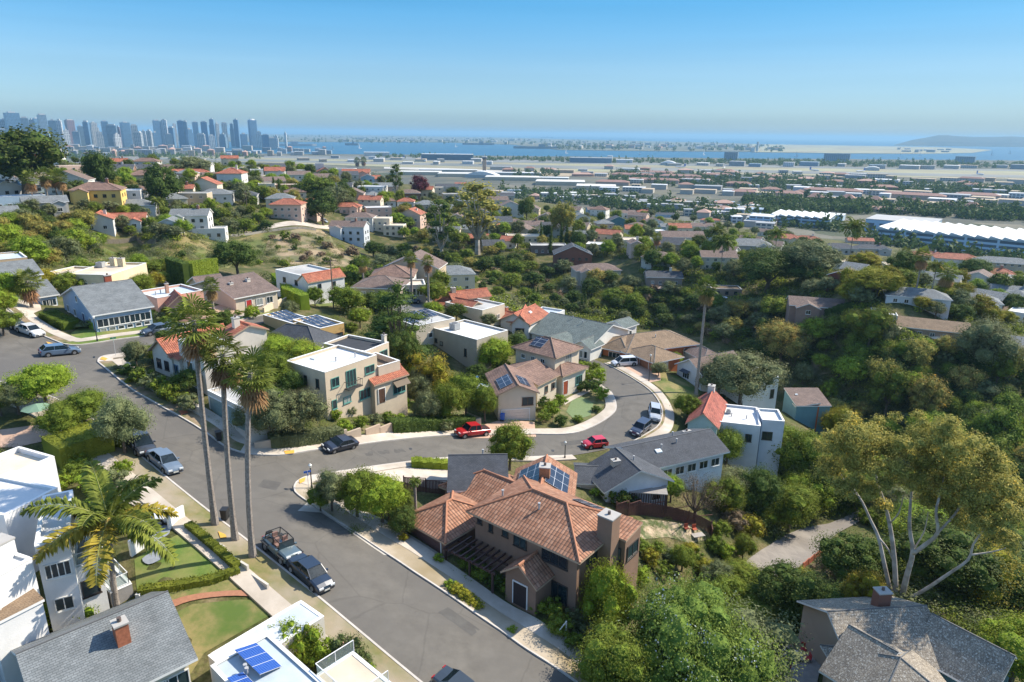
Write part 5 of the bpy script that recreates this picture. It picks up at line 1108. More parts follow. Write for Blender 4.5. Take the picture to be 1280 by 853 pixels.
def vehicle(kind_, paint, px, py, qx, qy, label, name=None, group='parked cars', roofc=None, dz=.07):
    """centre pixel (tyres on the road) and a second surveyed pixel the nose points to"""
    key = (kind_, paint, roofc)
    if key not in CARM: CARM[key] = car_meshes(kind_, paint, roofc)
    M, L, hw, wr, fw, rw, belt, cab, prof = CARM[key]; p = G(px, py); q = G(qx, qy); rz = math.atan2(q.y - p.y, q.x - p.x)
    o = thing(name or {'suv': 'parked_suv', 'van': 'minivan', 'pickup': 'pickup_truck', 'jeep': 'open_jeep', 'wagon': 'station_wagon'}.get(kind_, 'parked_car'), label, {'pickup': 'pickup truck', 'jeep': 'jeep'}.get(kind_, 'car'), p + Vector((0, 0, dz)), rz, group)
    f = Vector((math.cos(rz), math.sin(rz))); za, zb = T(p.x + f.x * 1.4, p.y + f.y * 1.4), T(p.x - f.x * 1.4, p.y - f.y * 1.4); zl, zr = T(p.x - f.y * .8, p.y + f.x * .8), T(p.x + f.y * .8, p.y - f.x * .8)
    o.rotation_euler = (math.atan2(zl - zr, 1.6), -math.atan2(za - zb, 2.8), rz)
    body = None
    for k, m_ in M.items():
        if k in ('tyre', 'rim', 'headlight', 'tail_light', 'licence_plate', 'wing_mirror'): continue
        if k == 'side_window':
            for g in m_: link(k, g, o)
        elif k == 'seat':
            for g, l in m_: link(k, g, o, l)
        else:
            b = link(k, m_, o)
            if k == 'body': body = b
    for x in (fw, rw):
        for s in (-1, 1): w_ = link('wheel', M['tyre'], o, (x, s * (hw - .10), wr)); w_.name = 'wheel'; link('rim', M['rim'], w_)
    zf = prof[-2][2] - .02; zr_ = prof[0][2] - .06
    for s in (-1, 1):
        link('headlight', M['headlight'], body, (L / 2 - .02 if kind_ != 'jeep' else 1.84, s * hw * .62, zf)); link('tail_light', M['tail_light'], body, (-L / 2 + .03 if kind_ != 'jeep' else -1.9, s * hw * .68, zr_))
        link('wing_mirror', M['wing_mirror'], body, ((cab[3] - .3 if cab[3] else .6), s * (hw + .08), belt + .05))
    link('licence_plate', M['licence_plate'], body, (L / 2 + .05, 0, .4)); FOOT.append((p.x - 3.2, p.y - 3.2, 1, 0, 6.4, 6.4)); return o
SILV = (.35, .38, .42)
vehicle('wagon', (.09, .14, .21), 75, 444, 100, 441, 'blue grey station wagon driving out of the upper left junction', group=None)
vehicle('suv', (.03, .035, .04), 13, 408, 30, 414, 'black suv parked at the upper left kerb')
vehicle('sedan', (.62, .62, .62), 38, 418, 55, 424, 'white sedan parked behind the black suv')
vehicle('sedan', (.05, .07, .10), 197, 417, 180, 420, 'dark blue sedan parked by the green lawn of the corner house')
vehicle('sedan', (.30, .33, .38), 214, 415, 200, 417, 'silver sedan parked behind the dark blue sedan')
vehicle('sedan', (.45, .02, .03), 280, 407, 296, 405, 'red sedan parked in front of the pink house')
vehicle('van', (.035, .04, .05), 173, 560, 196, 583, 'black minivan parked under the sparse light green tree')
vehicle('sedan', (.13, .17, .22), 205, 583, 228, 602, 'silver blue sedan with roof rack parked in front of the black minivan')
vehicle('jeep', (.09, .13, .15), 351, 694, 371, 712, 'open top grey green jeep with spare wheel parked by the street palms')
vehicle('sedan', (.015, .025, .045), 387, 724, 406, 741, 'black sedan parked behind the open top jeep')
vehicle('sedan', (.03, .04, .05), 576, 874, 601, 894, 'dark car whose roof shows at the lower picture edge')
vehicle('sedan', (.012, .016, .03), 424, 561, 402, 566, 'black sedan parked at the kerb below the beige stucco house')
vehicle('pickup', (.42, .015, .02), 590, 545, 568, 547, 'bright red pickup truck parked behind the magnolia')
vehicle('hatch', (.55, .012, .025), 743, 559, 722, 561, 'bright red hatchback parked above the dark grey roof')
vehicle('suv', (.03, .04, .07), 800, 540, 786, 551, 'dark blue suv parked inside the bend')
vehicle('suv', (.40, .43, .47), 817, 521, 818, 531, 'silver suv parked behind the dark blue suv')
vehicle('van', (.66, .66, .66), 780, 457, 766, 458, 'white minivan on the driveway of the orange house')
vehicle('pickup', (.08, .12, .18), 511, 380, 526, 379, 'blue pickup parked in the yard below the two slim palms')
vehicle('sedan', (.60, .62, .66), 176, 656, 200, 652, 'white convertible on the driveway behind the queen palm', roofc=(.02, .06, .22))
vehicle('sedan', (.35, .38, .42), 404, 277, 412, 281, 'silver car on the hill lane by the dark pine')
vehicle('suv', (.05, .08, .14), 1253, 398, 1262, 404, 'dark blue car on the lane at the right picture edge')
# ================================================================ plants
nprng = np.random.default_rng(11)
LEAF = {
 'mid': lambda: leaf_mat('leaf mid green', (.07, .108, .013), (.22, .265, .036), transl=.35),
 'dark': lambda: leaf_mat('leaf dark green', (.036, .066, .014), (.12, .16, .032), transl=.3),
 'bright': lambda: leaf_mat('leaf bright green', (.11, .175, .016), (.30, .37, .04), transl=.35),
 'olive': lambda: leaf_mat('leaf olive grey', (.09, .11, .045), (.22, .235, .11), transl=.3),
 'euc': lambda: leaf_mat('leaf eucalyptus', (.13, .14, .03), (.42, .35, .09), transl=.35, c3=(.72, .44, .06)),
 'yellow': lambda: leaf_mat('leaf yellow green', (.14, .15, .015), (.34, .29, .03), transl=.35),
 'dry': lambda: leaf_mat('dry twigs', (.14, .10, .06), (.26, .19, .12), transl=.1),
 'purple': lambda: leaf_mat('purple leaf', (.07, .02, .03), (.16, .05, .06)),
 'pinkish': lambda: leaf_mat('oleander leaf', (.06, .09, .03), (.13, .15, .05), c3=(.55, .28, .28)),
 'palm': lambda: leaf_mat('palm frond', (.06, .09, .015), (.20, .24, .04), transl=.3),
 'deadpalm': lambda: leaf_mat('dead palm frond', (.22, .12, .05), (.42, .26, .12), transl=.15),
 'goldpalm': lambda: leaf_mat('yellowing frond', (.14, .15, .02), (.36, .29, .04), transl=.25),
 'ceanothus': lambda: leaf_mat('ceanothus leaf', (.06, .105, .02), (.22, .30, .05), transl=.3, c3=(.42, .45, .55)),
}
BARK = lambda: noise_mat('bark', (.16, .125, .095), (.08, .06, .045), scale=3, rough=.95, bump=.03)
PALEBARK = lambda: noise_mat('pale eucalyptus bark', (.40, .35, .30), (.22, .18, .14), scale=1.3, rough=.9, c3=(.46, .42, .37), scale2=.8)
PALMBARK = lambda: noise_mat('palm trunk bark', (.34, .30, .26), (.17, .14, .12), scale=5, rough=.95, bump=.04)
def leaf_quads(c, n, size, aspect=.6):
    """c, n: arrays of centres and facing directions -> verts (4 per leaf)"""
    k = len(c); n = n / np.linalg.norm(n, axis=1, keepdims=True); r = nprng.normal(size=(k, 3))
    u = np.cross(n, r); u /= np.linalg.norm(u, axis=1, keepdims=True) + 1e-9; v = np.cross(n, u)
    s = (size * nprng.uniform(.6, 1.35, k))[:, None]
    return np.stack([c - u * s * .5, c + v * s * .5 * aspect, c + u * s * .5, c - v * s * .5 * aspect], 1).reshape(-1, 3)
_ICO = None
def ico():
    global _ICO
    if _ICO is None:
        bm = bmesh.new(); bmesh.ops.create_icosphere(bm, subdivisions=2, radius=1); _ICO = (np.array([v.co[:] for v in bm.verts]), [tuple(v.index for v in f.verts) for f in bm.faces]); bm.free()
    return _ICO
def core_mat(leaf):  # crown cores take the darker leaf tones, inner shade put into the colour
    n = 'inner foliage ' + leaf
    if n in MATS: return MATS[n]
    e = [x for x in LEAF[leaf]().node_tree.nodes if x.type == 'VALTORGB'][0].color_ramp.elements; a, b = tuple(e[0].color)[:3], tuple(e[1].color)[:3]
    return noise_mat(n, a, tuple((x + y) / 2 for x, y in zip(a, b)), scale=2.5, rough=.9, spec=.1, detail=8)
def crown_arrays(lobes, per_m2, leaf, up=.35, spread=.18, aspect=.6, core=.62):
    Vs, Fs, off = [], [], 0
    for (x, y, z, rx_, ry_, rz_) in lobes:
        area = 4 * math.pi * ((rx_ * ry_ * rz_) ** (2 / 3)); k = max(12, int(area * per_m2))
        d = nprng.normal(size=(k, 3)); d /= np.linalg.norm(d, axis=1, keepdims=True); keep = d[:, 2] > nprng.uniform(-1.1, -.2, k); d = d[keep]; k = len(d)
        rad = 1 + np.clip(nprng.normal(size=(k, 1)), -2, 1.35) * spread - .1 * nprng.random((k, 1))
        c = np.array([x, y, z]) + d * rad * np.array([rx_, ry_, rz_])
        nn = d + nprng.normal(size=(k, 3)) * .55 + np.array([0, 0, up])
        q = leaf_quads(c, nn, leaf, aspect); Vs.append(q); Fs.append((np.arange(k * 4).reshape(k, 4) + off)); off += k * 4
    F_ = [tuple(f) for f in np.concatenate(Fs).tolist()]
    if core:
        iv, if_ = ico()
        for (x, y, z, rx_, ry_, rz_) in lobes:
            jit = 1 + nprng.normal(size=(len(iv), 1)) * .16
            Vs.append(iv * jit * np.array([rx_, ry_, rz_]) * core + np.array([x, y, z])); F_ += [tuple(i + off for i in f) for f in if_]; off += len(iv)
    return np.concatenate(Vs), F_
def arr_mesh(name, V, F_, mats, mi=None, smooth=False):
    me = bpy.data.meshes.new(name); me.from_pydata(V.tolist(), [], F_)
    for m in mats: me.materials.append(m)
    if mi is not None: me.polygons.foreach_set('material_index', mi)
    me.update(); return me
def lobes_round(rg, w, h, z0, n, lobe=.36, flat=1.0):
    """lobes through an ellipsoid crown of width w between z0 and h"""
    out = []; hh = (h - z0) / 2
    for i in range(int(n * 1.5)):
        a = i * 2.4 + rg.uniform(-.3, .3); t = (i + .5) / int(n * 1.5); zz = 1 - 1.75 * t; r = math.sqrt(max(0, 1 - zz * zz)) * rg.uniform(.45, .86)
        s = lobe * rg.choice([.5, .7, .9, 1.2])
        out.append((math.cos(a) * r * w / 2, math.sin(a) * r * w / 2, z0 + hh + zz * hh * .66, w / 2 * s, w / 2 * s, hh * s * 1.05 * flat))
    out.append((0, 0, z0 + hh * .9, w * .26, w * .26, hh * .6)); return out
def limbs(mb, base, lobes, r0, rg, seg=6, mi=0, fork=.45, k=6):
    z = max(.3, min(l[2] for l in lobes) * fork + .2); top = Vector((base[0] + rg.uniform(-.1, .1), base[1] + rg.uniform(-.1, .1), z))
    mb.tube([Vector(base) + Vector((0, 0, -1.0)), Vector(base), top], [r0 * 1.35, r0 * 1.15, r0 * .9], seg, mi)
    for l in lobes[:k]:
        e = Vector(l[:3]); m_ = top.lerp(e, .5) + Vector((rg.uniform(-.2, .2), rg.uniform(-.2, .2), -.1 * (e - top).length)); mb.tube([top, m_, e], [r0 * .6, r0 * .38, r0 * .15], 5, mi)
PROT = {}
SPEC = {'dark': 'evergreen_tree', 'olive': 'olive_tree', 'euc': 'eucalyptus_tree'}
def make_tree(key, name, cat, leaf, w, h, z0, n, per_m2, size, bark=BARK, r0=.22, lobe=.36, flat=1.0, spread=.18, aspect=.6, core=.62, k=6, single=False, lob=None, up=.35):
    rg = random.Random(key); lobes = lob(rg) if lob else lobes_round(rg, w, h, z0, n, lobe, flat)
    V_, F_ = crown_arrays(lobes, per_m2, size, spread=spread, aspect=aspect, core=core, up=up)
    mb = MB()
    if r0: limbs(mb, (0, 0, 0), lobes, r0, rg, k=k)
    if single:
        off = len(V_); nl = len(F_); V2 = np.concatenate([V_, np.array(mb.v)]) if mb.v else V_; F2 = F_ + [tuple(i + off for i in f) for f in mb.f]
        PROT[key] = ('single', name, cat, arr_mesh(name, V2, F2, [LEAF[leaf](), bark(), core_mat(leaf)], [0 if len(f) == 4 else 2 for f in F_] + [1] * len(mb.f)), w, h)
    else:
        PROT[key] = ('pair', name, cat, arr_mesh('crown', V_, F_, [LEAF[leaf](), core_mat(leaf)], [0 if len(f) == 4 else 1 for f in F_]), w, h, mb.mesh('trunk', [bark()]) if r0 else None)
for i in range(3):
    for lf in ('mid', 'dark', 'bright', 'olive', 'euc', 'yellow'):
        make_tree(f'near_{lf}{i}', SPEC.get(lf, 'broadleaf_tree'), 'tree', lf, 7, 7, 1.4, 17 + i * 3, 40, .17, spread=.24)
for i in range(3):
    for lf in ('mid', 'dark', 'bright', 'olive', 'euc', 'yellow', 'purple', 'dry'):
        make_tree(f'far_{lf}{i}', SPEC.get(lf, 'broadleaf_tree'), 'tree', lf, 8, 8, 1.2, 13 + i * 2, 13, .33, single=True, r0=.25, spread=.24)
for i in range(3):
    for lf in ('mid', 'dark', 'bright', 'olive', 'yellow', 'dry', 'pinkish'):
        make_tree(f'shrub_{lf}{i}', 'garden_shrub', 'shrub', lf, 2.6, 1.9, -.1, 9 + i, 60, .12, single=True, r0=0, spread=.22)
        make_tree(f'farshrub_{lf}{i}', 'hillside_shrub', 'shrub', lf, 3.2, 2.3, -.3, 7 + i, 13, .30, single=True, r0=0, spread=.22)
for i in range(2):
    make_tree(f'cypress{i}', 'cypress_tree', 'cypress', 'dark', 1.6, 8, .2, 8, 20, .28, single=True, r0=.12, spread=.12, lob=lambda rg: [(rg.uniform(-.1, .1), rg.uniform(-.1, .1), .9 + t * .95, .75 * (1 - (t / 8.5) ** 2) + .1, .75 * (1 - (t / 8.5) ** 2) + .1, .85) for t in range(8)])
    def tall(rg): 
        out = []
        for t in range(13): a = t * 2.4; z = 7 + t * .75; r = 2.6 * math.sin(math.pi * (t + 1.5) / 14.5); out.append((math.cos(a) * r, math.sin(a) * r, z, 1.7 * rg.uniform(.7, 1.15), 1.7 * rg.uniform(.7, 1.15), 1.2 * rg.uniform(.8, 1.1)))
        return out
    make_tree(f'tall_euc{i}', 'eucalyptus_tree', 'tree', 'euc' if i == 0 else 'dark', 8.6, 17.5, 5, 0, 5, .5, PALEBARK, r0=.4, spread=.3, single=True, lob=tall, k=13)
    def pine(rg):
        out = []
        for t in range(16): a = t * 2.4 + rg.uniform(-.2, .2); z = 2.6 + (t // 4) * 1.9 + rg.uniform(-.3, .3); r = (4.2 - (t // 4) * .95) * rg.uniform(.55, 1); out.append((math.cos(a) * r, math.sin(a) * r, z, 1.9 * rg.uniform(.7, 1.1), 1.9 * rg.uniform(.7, 1.1), .45))
        out.append((0, 0, 9.6, 1.1, 1.1, .9)); return out
    make_tree(f'pine{i}', 'pine_tree', 'pine tree', 'dark', 10.5, 10.4, 1, 0, 26, .22, r0=.3, lob=pine, k=17, core=.55, up=.8)
make_tree('bamboo0', 'bamboo_clump', 'bamboo', 'yellow', 5, 6, .2, 0, 26, .34, r0=0, single=True, aspect=.25, spread=.3, lob=lambda rg: [(rg.uniform(-1.8, 1.8), rg.uniform(-1.2, 1.2), 1 + (t % 5) * 1.05, .75, .75, 1.0) for t in range(22)])
# palms --------------------------------------------------------------------
def fan_crown(rg, n=34, R_=1.5, dead=22):
    """fan palm head: round pleated leaves on stalks, skirt of dead ones"""
    mb = MB()
    for i in range(n + dead):
        isd = i >= n; a = i * 2.39996 + rg.uniform(-.2, .2)
        el = (rg.uniform(-.45, -1.35) if isd else math.asin(1 - 1.55 * (i + .5) / n) * .95)
        d = Vector((math.cos(a) * math.cos(el), math.sin(a) * math.cos(el), math.sin(el))); st = R_ * (.55 if isd else .85) * rg.uniform(.75, 1.15)
        b = Vector((0, 0, -.35 * (i / n) if not isd else -.6 - .05 * (i - n))); hub = b + d * st; mi = 1 if isd else 0
        side = d.cross(Vector((0, 0, 1))); side = side.normalized() if side.length > .05 else Vector((1, 0, 0)); up = side.cross(d).normalized()
        mb.tube([b, hub], .025, 3, 2, False)
        k = 11; L = R_ * .82 * rg.uniform(.8, 1.2)
        for j in range(k):
            t = (j / (k - 1) - .5) * 3.2; q = (d * math.cos(t) + side * math.sin(t)); dr = Vector((0, 0, -.42 if not isd else -.8)) * L * (.55 + .3 * abs(math.sin(t)))
            tip = hub + q * L + dr * rg.uniform(.6, 1.1) + up * .05; m_ = hub + q * L * .62 + dr * .2; wv = (q.cross(up)).normalized() * L * .075
            mb.face([hub, m_ - wv, tip, m_ + wv], mi)
    return mb.mesh('crown', [LEAF['palm'](), LEAF['deadpalm'](), plain('palm stalk', (.25, .26, .06), .6)])
def feather_crown(rg, n=26, L=3.6, leaflets=26, gold=.15, wide=.62, lw=.055, droop=.55, mats=None):
    mb = MB()
    for i in range(n):
        a = i * 2.39996 + rg.uniform(-.15, .15); el0 = math.asin(1 - 1.25 * (i + .5) / n); ln = L * rg.uniform(.85, 1.1); mi = 1 if rg.random() < gold and i > n * .4 else 0
        h = Vector((math.cos(a), math.sin(a), 0)); p = Vector((0, 0, .1)); pts = [p.copy()]; el = el0; seg = 10
        for s in range(seg): p = p + (h * math.cos(el) + Vector((0, 0, math.sin(el)))) * ln / seg; el -= droop * 2 / seg * (1 + s * .1); pts.append(p.copy())
        mb.tube(pts, [.05 * (1 - s / (seg + 2)) + .008 for s in range(seg + 1)], 4, 2, False)
        side = h.cross(Vector((0, 0, 1)))
        for s in range(leaflets):
            t = .12 + .88 * (s + .5) / leaflets; f = t * seg; k = min(seg - 1, int(f)); b = pts[k].lerp(pts[k + 1], f - k); tg = (pts[k + 1] - pts[k]).normalized(); le = wide * ln * .42 * math.sin(math.pi * (.12 + .82 * t)) ** .7
            for sg in (-1, 1):
                d = (side * sg * .86 + tg * .42 + Vector((0, 0, .22 - rg.uniform(-.35, .75)))).normalized(); tip = b + d * le * rg.uniform(.85, 1.1) + Vector((0, 0, -.22 * le)); md = b + d * le * .5 + Vector((0, 0, .02)); wv = tg * lw * 1.6
                mb.face([b - wv * .5, md - wv, tip, md + wv], mi)
    return mb.mesh('crown', mats or [LEAF['palm'](), LEAF['goldpalm'](), plain('palm stalk', (.25, .26, .06), .6)])
def trunk_mesh(h, r, seg=8, rings=14, lean=(0, 0), flare=1.5):
    mb = MB(); pts = []; rd = []
    for i in range(rings + 1):
        t = i / rings; pts.append((lean[0] * t * t, lean[1] * t * t, -1.0 + (h + 1.0) * t)); rd.append(r * (flare - (flare - 1) * min(1, t * 5)) * (1 - .25 * t) * (1 + .05 * (i % 2)))
    mb.tube(pts, rd, seg); return mb.mesh('trunk', [PALMBARK()], smooth=False)
rg = random.Random(5)
FANS = [fan_crown(random.Random(i)) for i in range(3)]
FEAT = [feather_crown(random.Random(i + 9), 24, 2.7, 16, .12, .6, .08) for i in range(2)]
def top_z(p, px, py): d = ray(px, py); return CAM.z + math.hypot(p.x, p.y) / math.hypot(d.x, d.y) * d.z
NPL = [0]
def plant(key, px, base, top, wpx, label, group=None, name=None, rz=None, cat=None):
    p = G(px, base); dist = (p - CAM).length; hgt = max(.6, top_z(p, px, top) - p.z); w = wpx * dist / 853
    return put(key, p, w, hgt, label, group, name, rz, cat)
def put(key, p, w, hgt, label, group=None, name=None, rz=None, cat=None):
    if key not in PROT: key = key + str(rnd.randrange(3))
    if key not in PROT: key = key[:-1] + '0'
    pr = PROT[key]; sc = (w / pr[4], w / pr[4], hgt / pr[5]); rz = rnd.uniform(0, 6.28) if rz is None else rz; NPL[0] += 1
    nm = name or pr[1]
    if pr[0] == 'single': o = link(nm, pr[3], None, p, rz, sc); tag(o, label, cat or pr[2], group); return o
    o = thing(nm, label, cat or pr[2], p, rz, group); o.scale = sc; link('crown', pr[3], o)
    if pr[6]: link('trunk', pr[6], o)
    return o
def fanpalm(px, base, top, label, wpx=None, k=0, kind_='fan', group=None, toppx=None):
    p = G(px, base); zt = top_z(p, px, top); h = zt - p.z; dist = (p - CAM).length; w = (wpx or 24) * dist / 853; lean = (0, 0)
    if toppx is not None:
        d = ray(toppx, top); D = math.hypot(p.x, p.y); s_ = D / math.hypot(d.x, d.y); lean = (d.x * s_ - p.x, d.y * s_ - p.y)
    o = thing('fan_palm' if kind_ == 'fan' else 'feather_palm', label, 'palm tree', p, 0, group)
    link('trunk', trunk_mesh(h, .27 if kind_ == 'fan' else .18, lean=lean, rings=16), o)
    c = link('crown', FANS[k % 3] if kind_ == 'fan' else FEAT[k % 2], o, (lean[0], lean[1], h), rnd.uniform(0, 6)); s_ = w / (4.6 if kind_ == 'fan' else 5.2); c.scale = (s_,) * 3
    return o
def hedge(name, pts, width, h, leaf, label, group=None, size=.12, dens=55, cat='hedge', base=-.4):
    """clipped or loose hedge along surveyed points"""
    pp = densify([xy(G(*q)) for q in pts], .9); V_, F_, off = [], [], 0; mb = MB(); cs = []; ns = []
    O = Vector((pp[0].x, pp[0].y, T(pp[0].x, pp[0].y)))
    for i in range(len(pp) - 1):
        a, b = pp[i], pp[i + 1]; t = (b - a); L = t.length; t = t / L; s_ = Vector((-t.y, t.x)); z = T((a.x + b.x) / 2, (a.y + b.y) / 2)
        mid = (a + b) / 2; mb.box((mid.x - O.x, mid.y - O.y, z + h / 2 - .06 + base / 2 - O.z), (L * 1.12, width * .88, h * .94 - base), math.atan2(t.y, t.x))
        k = int(L * (width + 2 * h) * dens)
        for _ in range(k):
            u = rnd.random() * L; q = rnd.random() * (width + 2 * h)
            if q < width: c = (a + t * u + s_ * (q - width / 2)); cs.append((c.x, c.y, z + h)); ns.append((0, 0, 1))
            else:
                q -= width; sg = 1 if q < h else -1; c = a + t * u + s_ * width / 2 * sg; cs.append((c.x, c.y, z + (q % h))); ns.append((s_.x * sg, s_.y * sg, 0))
    c = np.array(cs) - np.array(O) + nprng.normal(size=(len(cs), 3)) * .05; n = np.array(ns) + nprng.normal(size=(len(cs), 3)) * .5
    q = leaf_quads(c, n, size, .7); k = len(c); V2 = np.concatenate([q, np.array(mb.v)]); F2 = [tuple(f) for f in np.arange(k * 4).reshape(k, 4).tolist()] + [tuple(i + k * 4 for i in f) for f in mb.f]
    o = link(name, arr_mesh(name, V2, F2, [LEAF[leaf]()]), None, O); return tag(o, label, cat, group)
def in_px(px, py, poly): return inpoly(px, py, poly)
def pts_in(poly, n, mind):
    x0, x1 = min(p[0] for p in poly), max(p[0] for p in poly); y0, y1 = min(p[1] for p in poly), max(p[1] for p in poly); out = []; tries = 0
    while len(out) < n and tries < n * 40:
        tries += 1; x, y = rnd.uniform(x0, x1), rnd.uniform(y0, y1)
        if not in_px(x, y, poly): continue
        if any((x - a) ** 2 + ((y - b) * 1.7) ** 2 < mind ** 2 for a, b in out): continue
        p = G(x, y)
        if blocked(p.x, p.y, 1.2) or onroad(p.x, p.y): continue
        out.append((x, y))
    return out
ZPTS = []
def scatter(poly, n, mind, keys, wr, hr, label, group, name=None):
    """label: text with {} for the look of the kind"""
    for (x, y) in pts_in(poly, n, mind):
        key = rnd.choice(keys); p = G(x, y); w = rnd.uniform(*wr); h = w * rnd.uniform(*hr); look = [l for l in LOOKS if l in key]; lk = LOOKS[look[0]] if look else 'green'
        put(key, p, w, h, label.format(lk), group.format(lk), name); ZPTS.append((p.x, p.y))
LOOKS = {'mid': 'mid green', 'dark': 'dark green', 'bright': 'bright green', 'olive': 'grey green', 'euc': 'brownish green', 'yellow': 'yellow green', 'purple': 'purple leaved', 'dry': 'dry brown', 'cypress': 'slim dark', 'pine': 'layered dark'}
DRV = [(902,738),(915,718),(940,696),(962,682),(985,668),(1010,659),(1036,655),(1070,640),(1105,622),(1112,628),(1080,650),(1045,668),(1025,690),(1000,708),(985,724),(955,738),(925,746)]
def ground_cover(name, polys, n, wr, leafs, per, size, label, seed=3):
    """uncountable scrub: one mesh of leafy clumps"""
    rg2 = random.Random(seed); V_, F_, mi, off = [], [], [], 0
    for poly, cnt in polys:
        x0, x1 = min(p[0] for p in poly), max(p[0] for p in poly); y0, y1 = min(p[1] for p in poly), max(p[1] for p in poly); m_ = 0; tr = 0
        while m_ < cnt and tr < cnt * 12:
            tr += 1; x, y = rg2.uniform(x0, x1), rg2.uniform(y0, y1)
            if not in_px(x, y, poly): continue
            p = G(x, y); w = rg2.uniform(*wr)
            if blocked(p.x, p.y, w * .45 + .1) or inpoly(x, y, DRV) or onroad(p.x, p.y): continue
            m_ += 1; k = int(per * w * w); d = nprng.normal(size=(k, 3)); d /= np.linalg.norm(d, axis=1, keepdims=True); d[:, 2] = np.abs(d[:, 2])
            c = d * (1 + nprng.normal(size=(k, 1)) * .25) * np.array([w * .5, w * .5, w * .42]) + np.array(p) + np.array([0, 0, -.1])
            q = leaf_quads(c, d + nprng.normal(size=(k, 3)) * .5 + np.array([0, 0, .3]), size * (.7 + w * .12), .65); V_.append(q); F_.append(np.arange(k * 4).reshape(k, 4) + off); off += k * 4
            mi += [rg2.randrange(len(leafs))] * k
    o = link(name, arr_mesh(name, np.concatenate(V_), [tuple(f) for f in np.concatenate(F_).tolist()], [LEAF[l]() for l in leafs], mi)); return kind(o, 'stuff', label)
# ================================================================ yards: lawns, drives, paths, walls
def yard(name, pts, mat, dz=.03, grid=1.6, sm=0): return kind(patch(name, pts, dz, mat, grid, smoothn=sm), 'structure')
yard('lawn_corner_house', [(96,427),(120,424),(190,413),(211,408),(205,398),(190,391),(140,399),(110,402),(88,418)], greengr)
yard('lawn_near', [(224,668),(252,680),(296,716),(262,733),(215,741),(172,742),(170,728),(168,700),(200,680)], greengr)
yard('lawn_between_paths', [(172,742),(215,741),(262,733),(300,718),(330,741),(300,741),(240,744),(205,757),(182,765)], noise_mat('mixed lawn', (.09, .13, .03), (.26, .20, .09), scale=1.2, rough=.95, c3=(.10, .14, .03), scale2=.5, detail=9))
yard('dry_lawn', [(205,775),(240,756),(300,750),(345,752),(352,762),(255,817),(232,853),(240,800)], drygr)
yard('brick_path', [(190,768),(215,752),(250,743),(300,739),(333,741),(352,760),(345,763),(330,750),(295,746),(250,750),(218,760),(200,774)], brick, .10, sm=3)
yard('slate_path', [(190,662),(210,658),(212,668),(203,676),(209,688),(202,700),(186,707),(178,700),(192,690),(194,680),(186,670)], noise_mat('slate path', (.20, .22, .25), (.28, .30, .33), scale=3), .12, sm=3)
yard('near_driveway', [(143,575),(176,578),(213,605),(240,632),(262,650),(248,660),(225,662),(205,655),(150,650),(146,610)], conc, .10)
yard('house_patio', [(0,538),(60,530),(75,548),(20,560),(0,560)], pink, .06)
yard('canyon_house_patio', [(138,572),(160,590),(172,598),(160,612),(140,604)], pink, .09)
yard('concrete_driveway', [(357,735),(405,757),(460,803),(520,853),(480,853),(430,800),(395,775),(330,745)], conc, .10)
yard('garage_forecourt', [(372,640),(402,642),(480,695),(560,700),(545,690),(510,668),(480,650),(420,625),(392,622)], noise_mat('forecourt concrete', (.36, .33, .29), (.44, .41, .36), scale=.9, c3=(.3, .27, .23), scale2=.3), .09)
yard('cottage_driveway', [(455,585),(512,579),(560,574),(566,600),(560,612),(540,612),(510,605),(480,598)], conc, .09)
yard('garage_driveway', [(575,548),(670,547),(668,528),(625,526),(600,533)], pink, .09)
yard('planted_bend', [(735,452),(747,475),(755,490),(757,505),(738,524),(712,533),(690,532),(695,510),(712,485),(728,470)], noise_mat('garden bed', (.07, .10, .025), (.14, .13, .05), scale=2, c3=(.2, .17, .08), scale2=.8), .05)
yard('bend_lawn', [(715,500),(728,497),(742,505),(738,520),(718,526),(708,515)], noise_mat('grey green groundcover', (.12, .17, .07), (.17, .22, .10), scale=4), .09)
yard('bend_path', [(704,502),(712,497),(735,486),(738,490),(716,501),(706,507)], conc, .11)
yard('orange_house_drive', [(776,460),(800,457),(825,466),(826,476),(808,480),(790,474)], pink, .09)
yard('dry_front_yard', [(805,473),(830,466),(880,487),(873,496),(838,500),(826,486)], drygr, .05)
yard('stuccohouse_garden', [(410,545),(560,540),(620,528),(560,505),(520,500),(480,505),(455,520)], noise_mat('garden soil', (.06, .09, .02), (.13, .13, .05), scale=1.8, c3=(.18, .14, .08), scale2=.7), .03)
yard('stuccohouse_lawn', [(515,502),(545,500),(550,508),(520,516),(470,520),(468,514)], greengr, .07)
yard('upper_lawn', [(385,379),(400,370),(440,368),(455,372),(448,380),(400,384)], noise_mat('pale lawn', (.14, .16, .04), (.22, .2, .07), scale=1, c3=(.12, .15, .04), scale2=.3), .05)
yard('cul_de_sac_yard', [(480,385),(500,378),(540,372),(545,380),(530,392),(505,392)], noise_mat('yard asphalt', (.16, .155, .15), (.2, .19, .18), scale=.5), .06)
yard('front_drive', [(250,398),(262,385),(280,381),(315,397),(330,392),(300,404),(270,408)], pink, .09)
p = G(188, 764); o = thing('garden_steps', 'dark garden steps with a row of small white posts beside the grey gabled roof', 'steps', p); mb = MB()
q0, q1 = G(173, 748), G(207, 781); st_ = MB(); n_ = Vector((q1.y - q0.y, q0.x - q1.x, 0)).normalized() * -1.6
for i in range(6): a_ = q0.lerp(q1, i / 6) - p; b_ = q0.lerp(q1, (i + 1) / 6) - p; st_.poly([a_ + Vector((0, 0, .15 - .02 * i)), b_ + Vector((0, 0, .15 - .02 * i)), b_ + n_ + Vector((0, 0, .15 - .02 * i)), a_ + n_ + Vector((0, 0, .15 - .02 * i))], [(0, 1, 2, 3), (3, 2, 1, 0)])
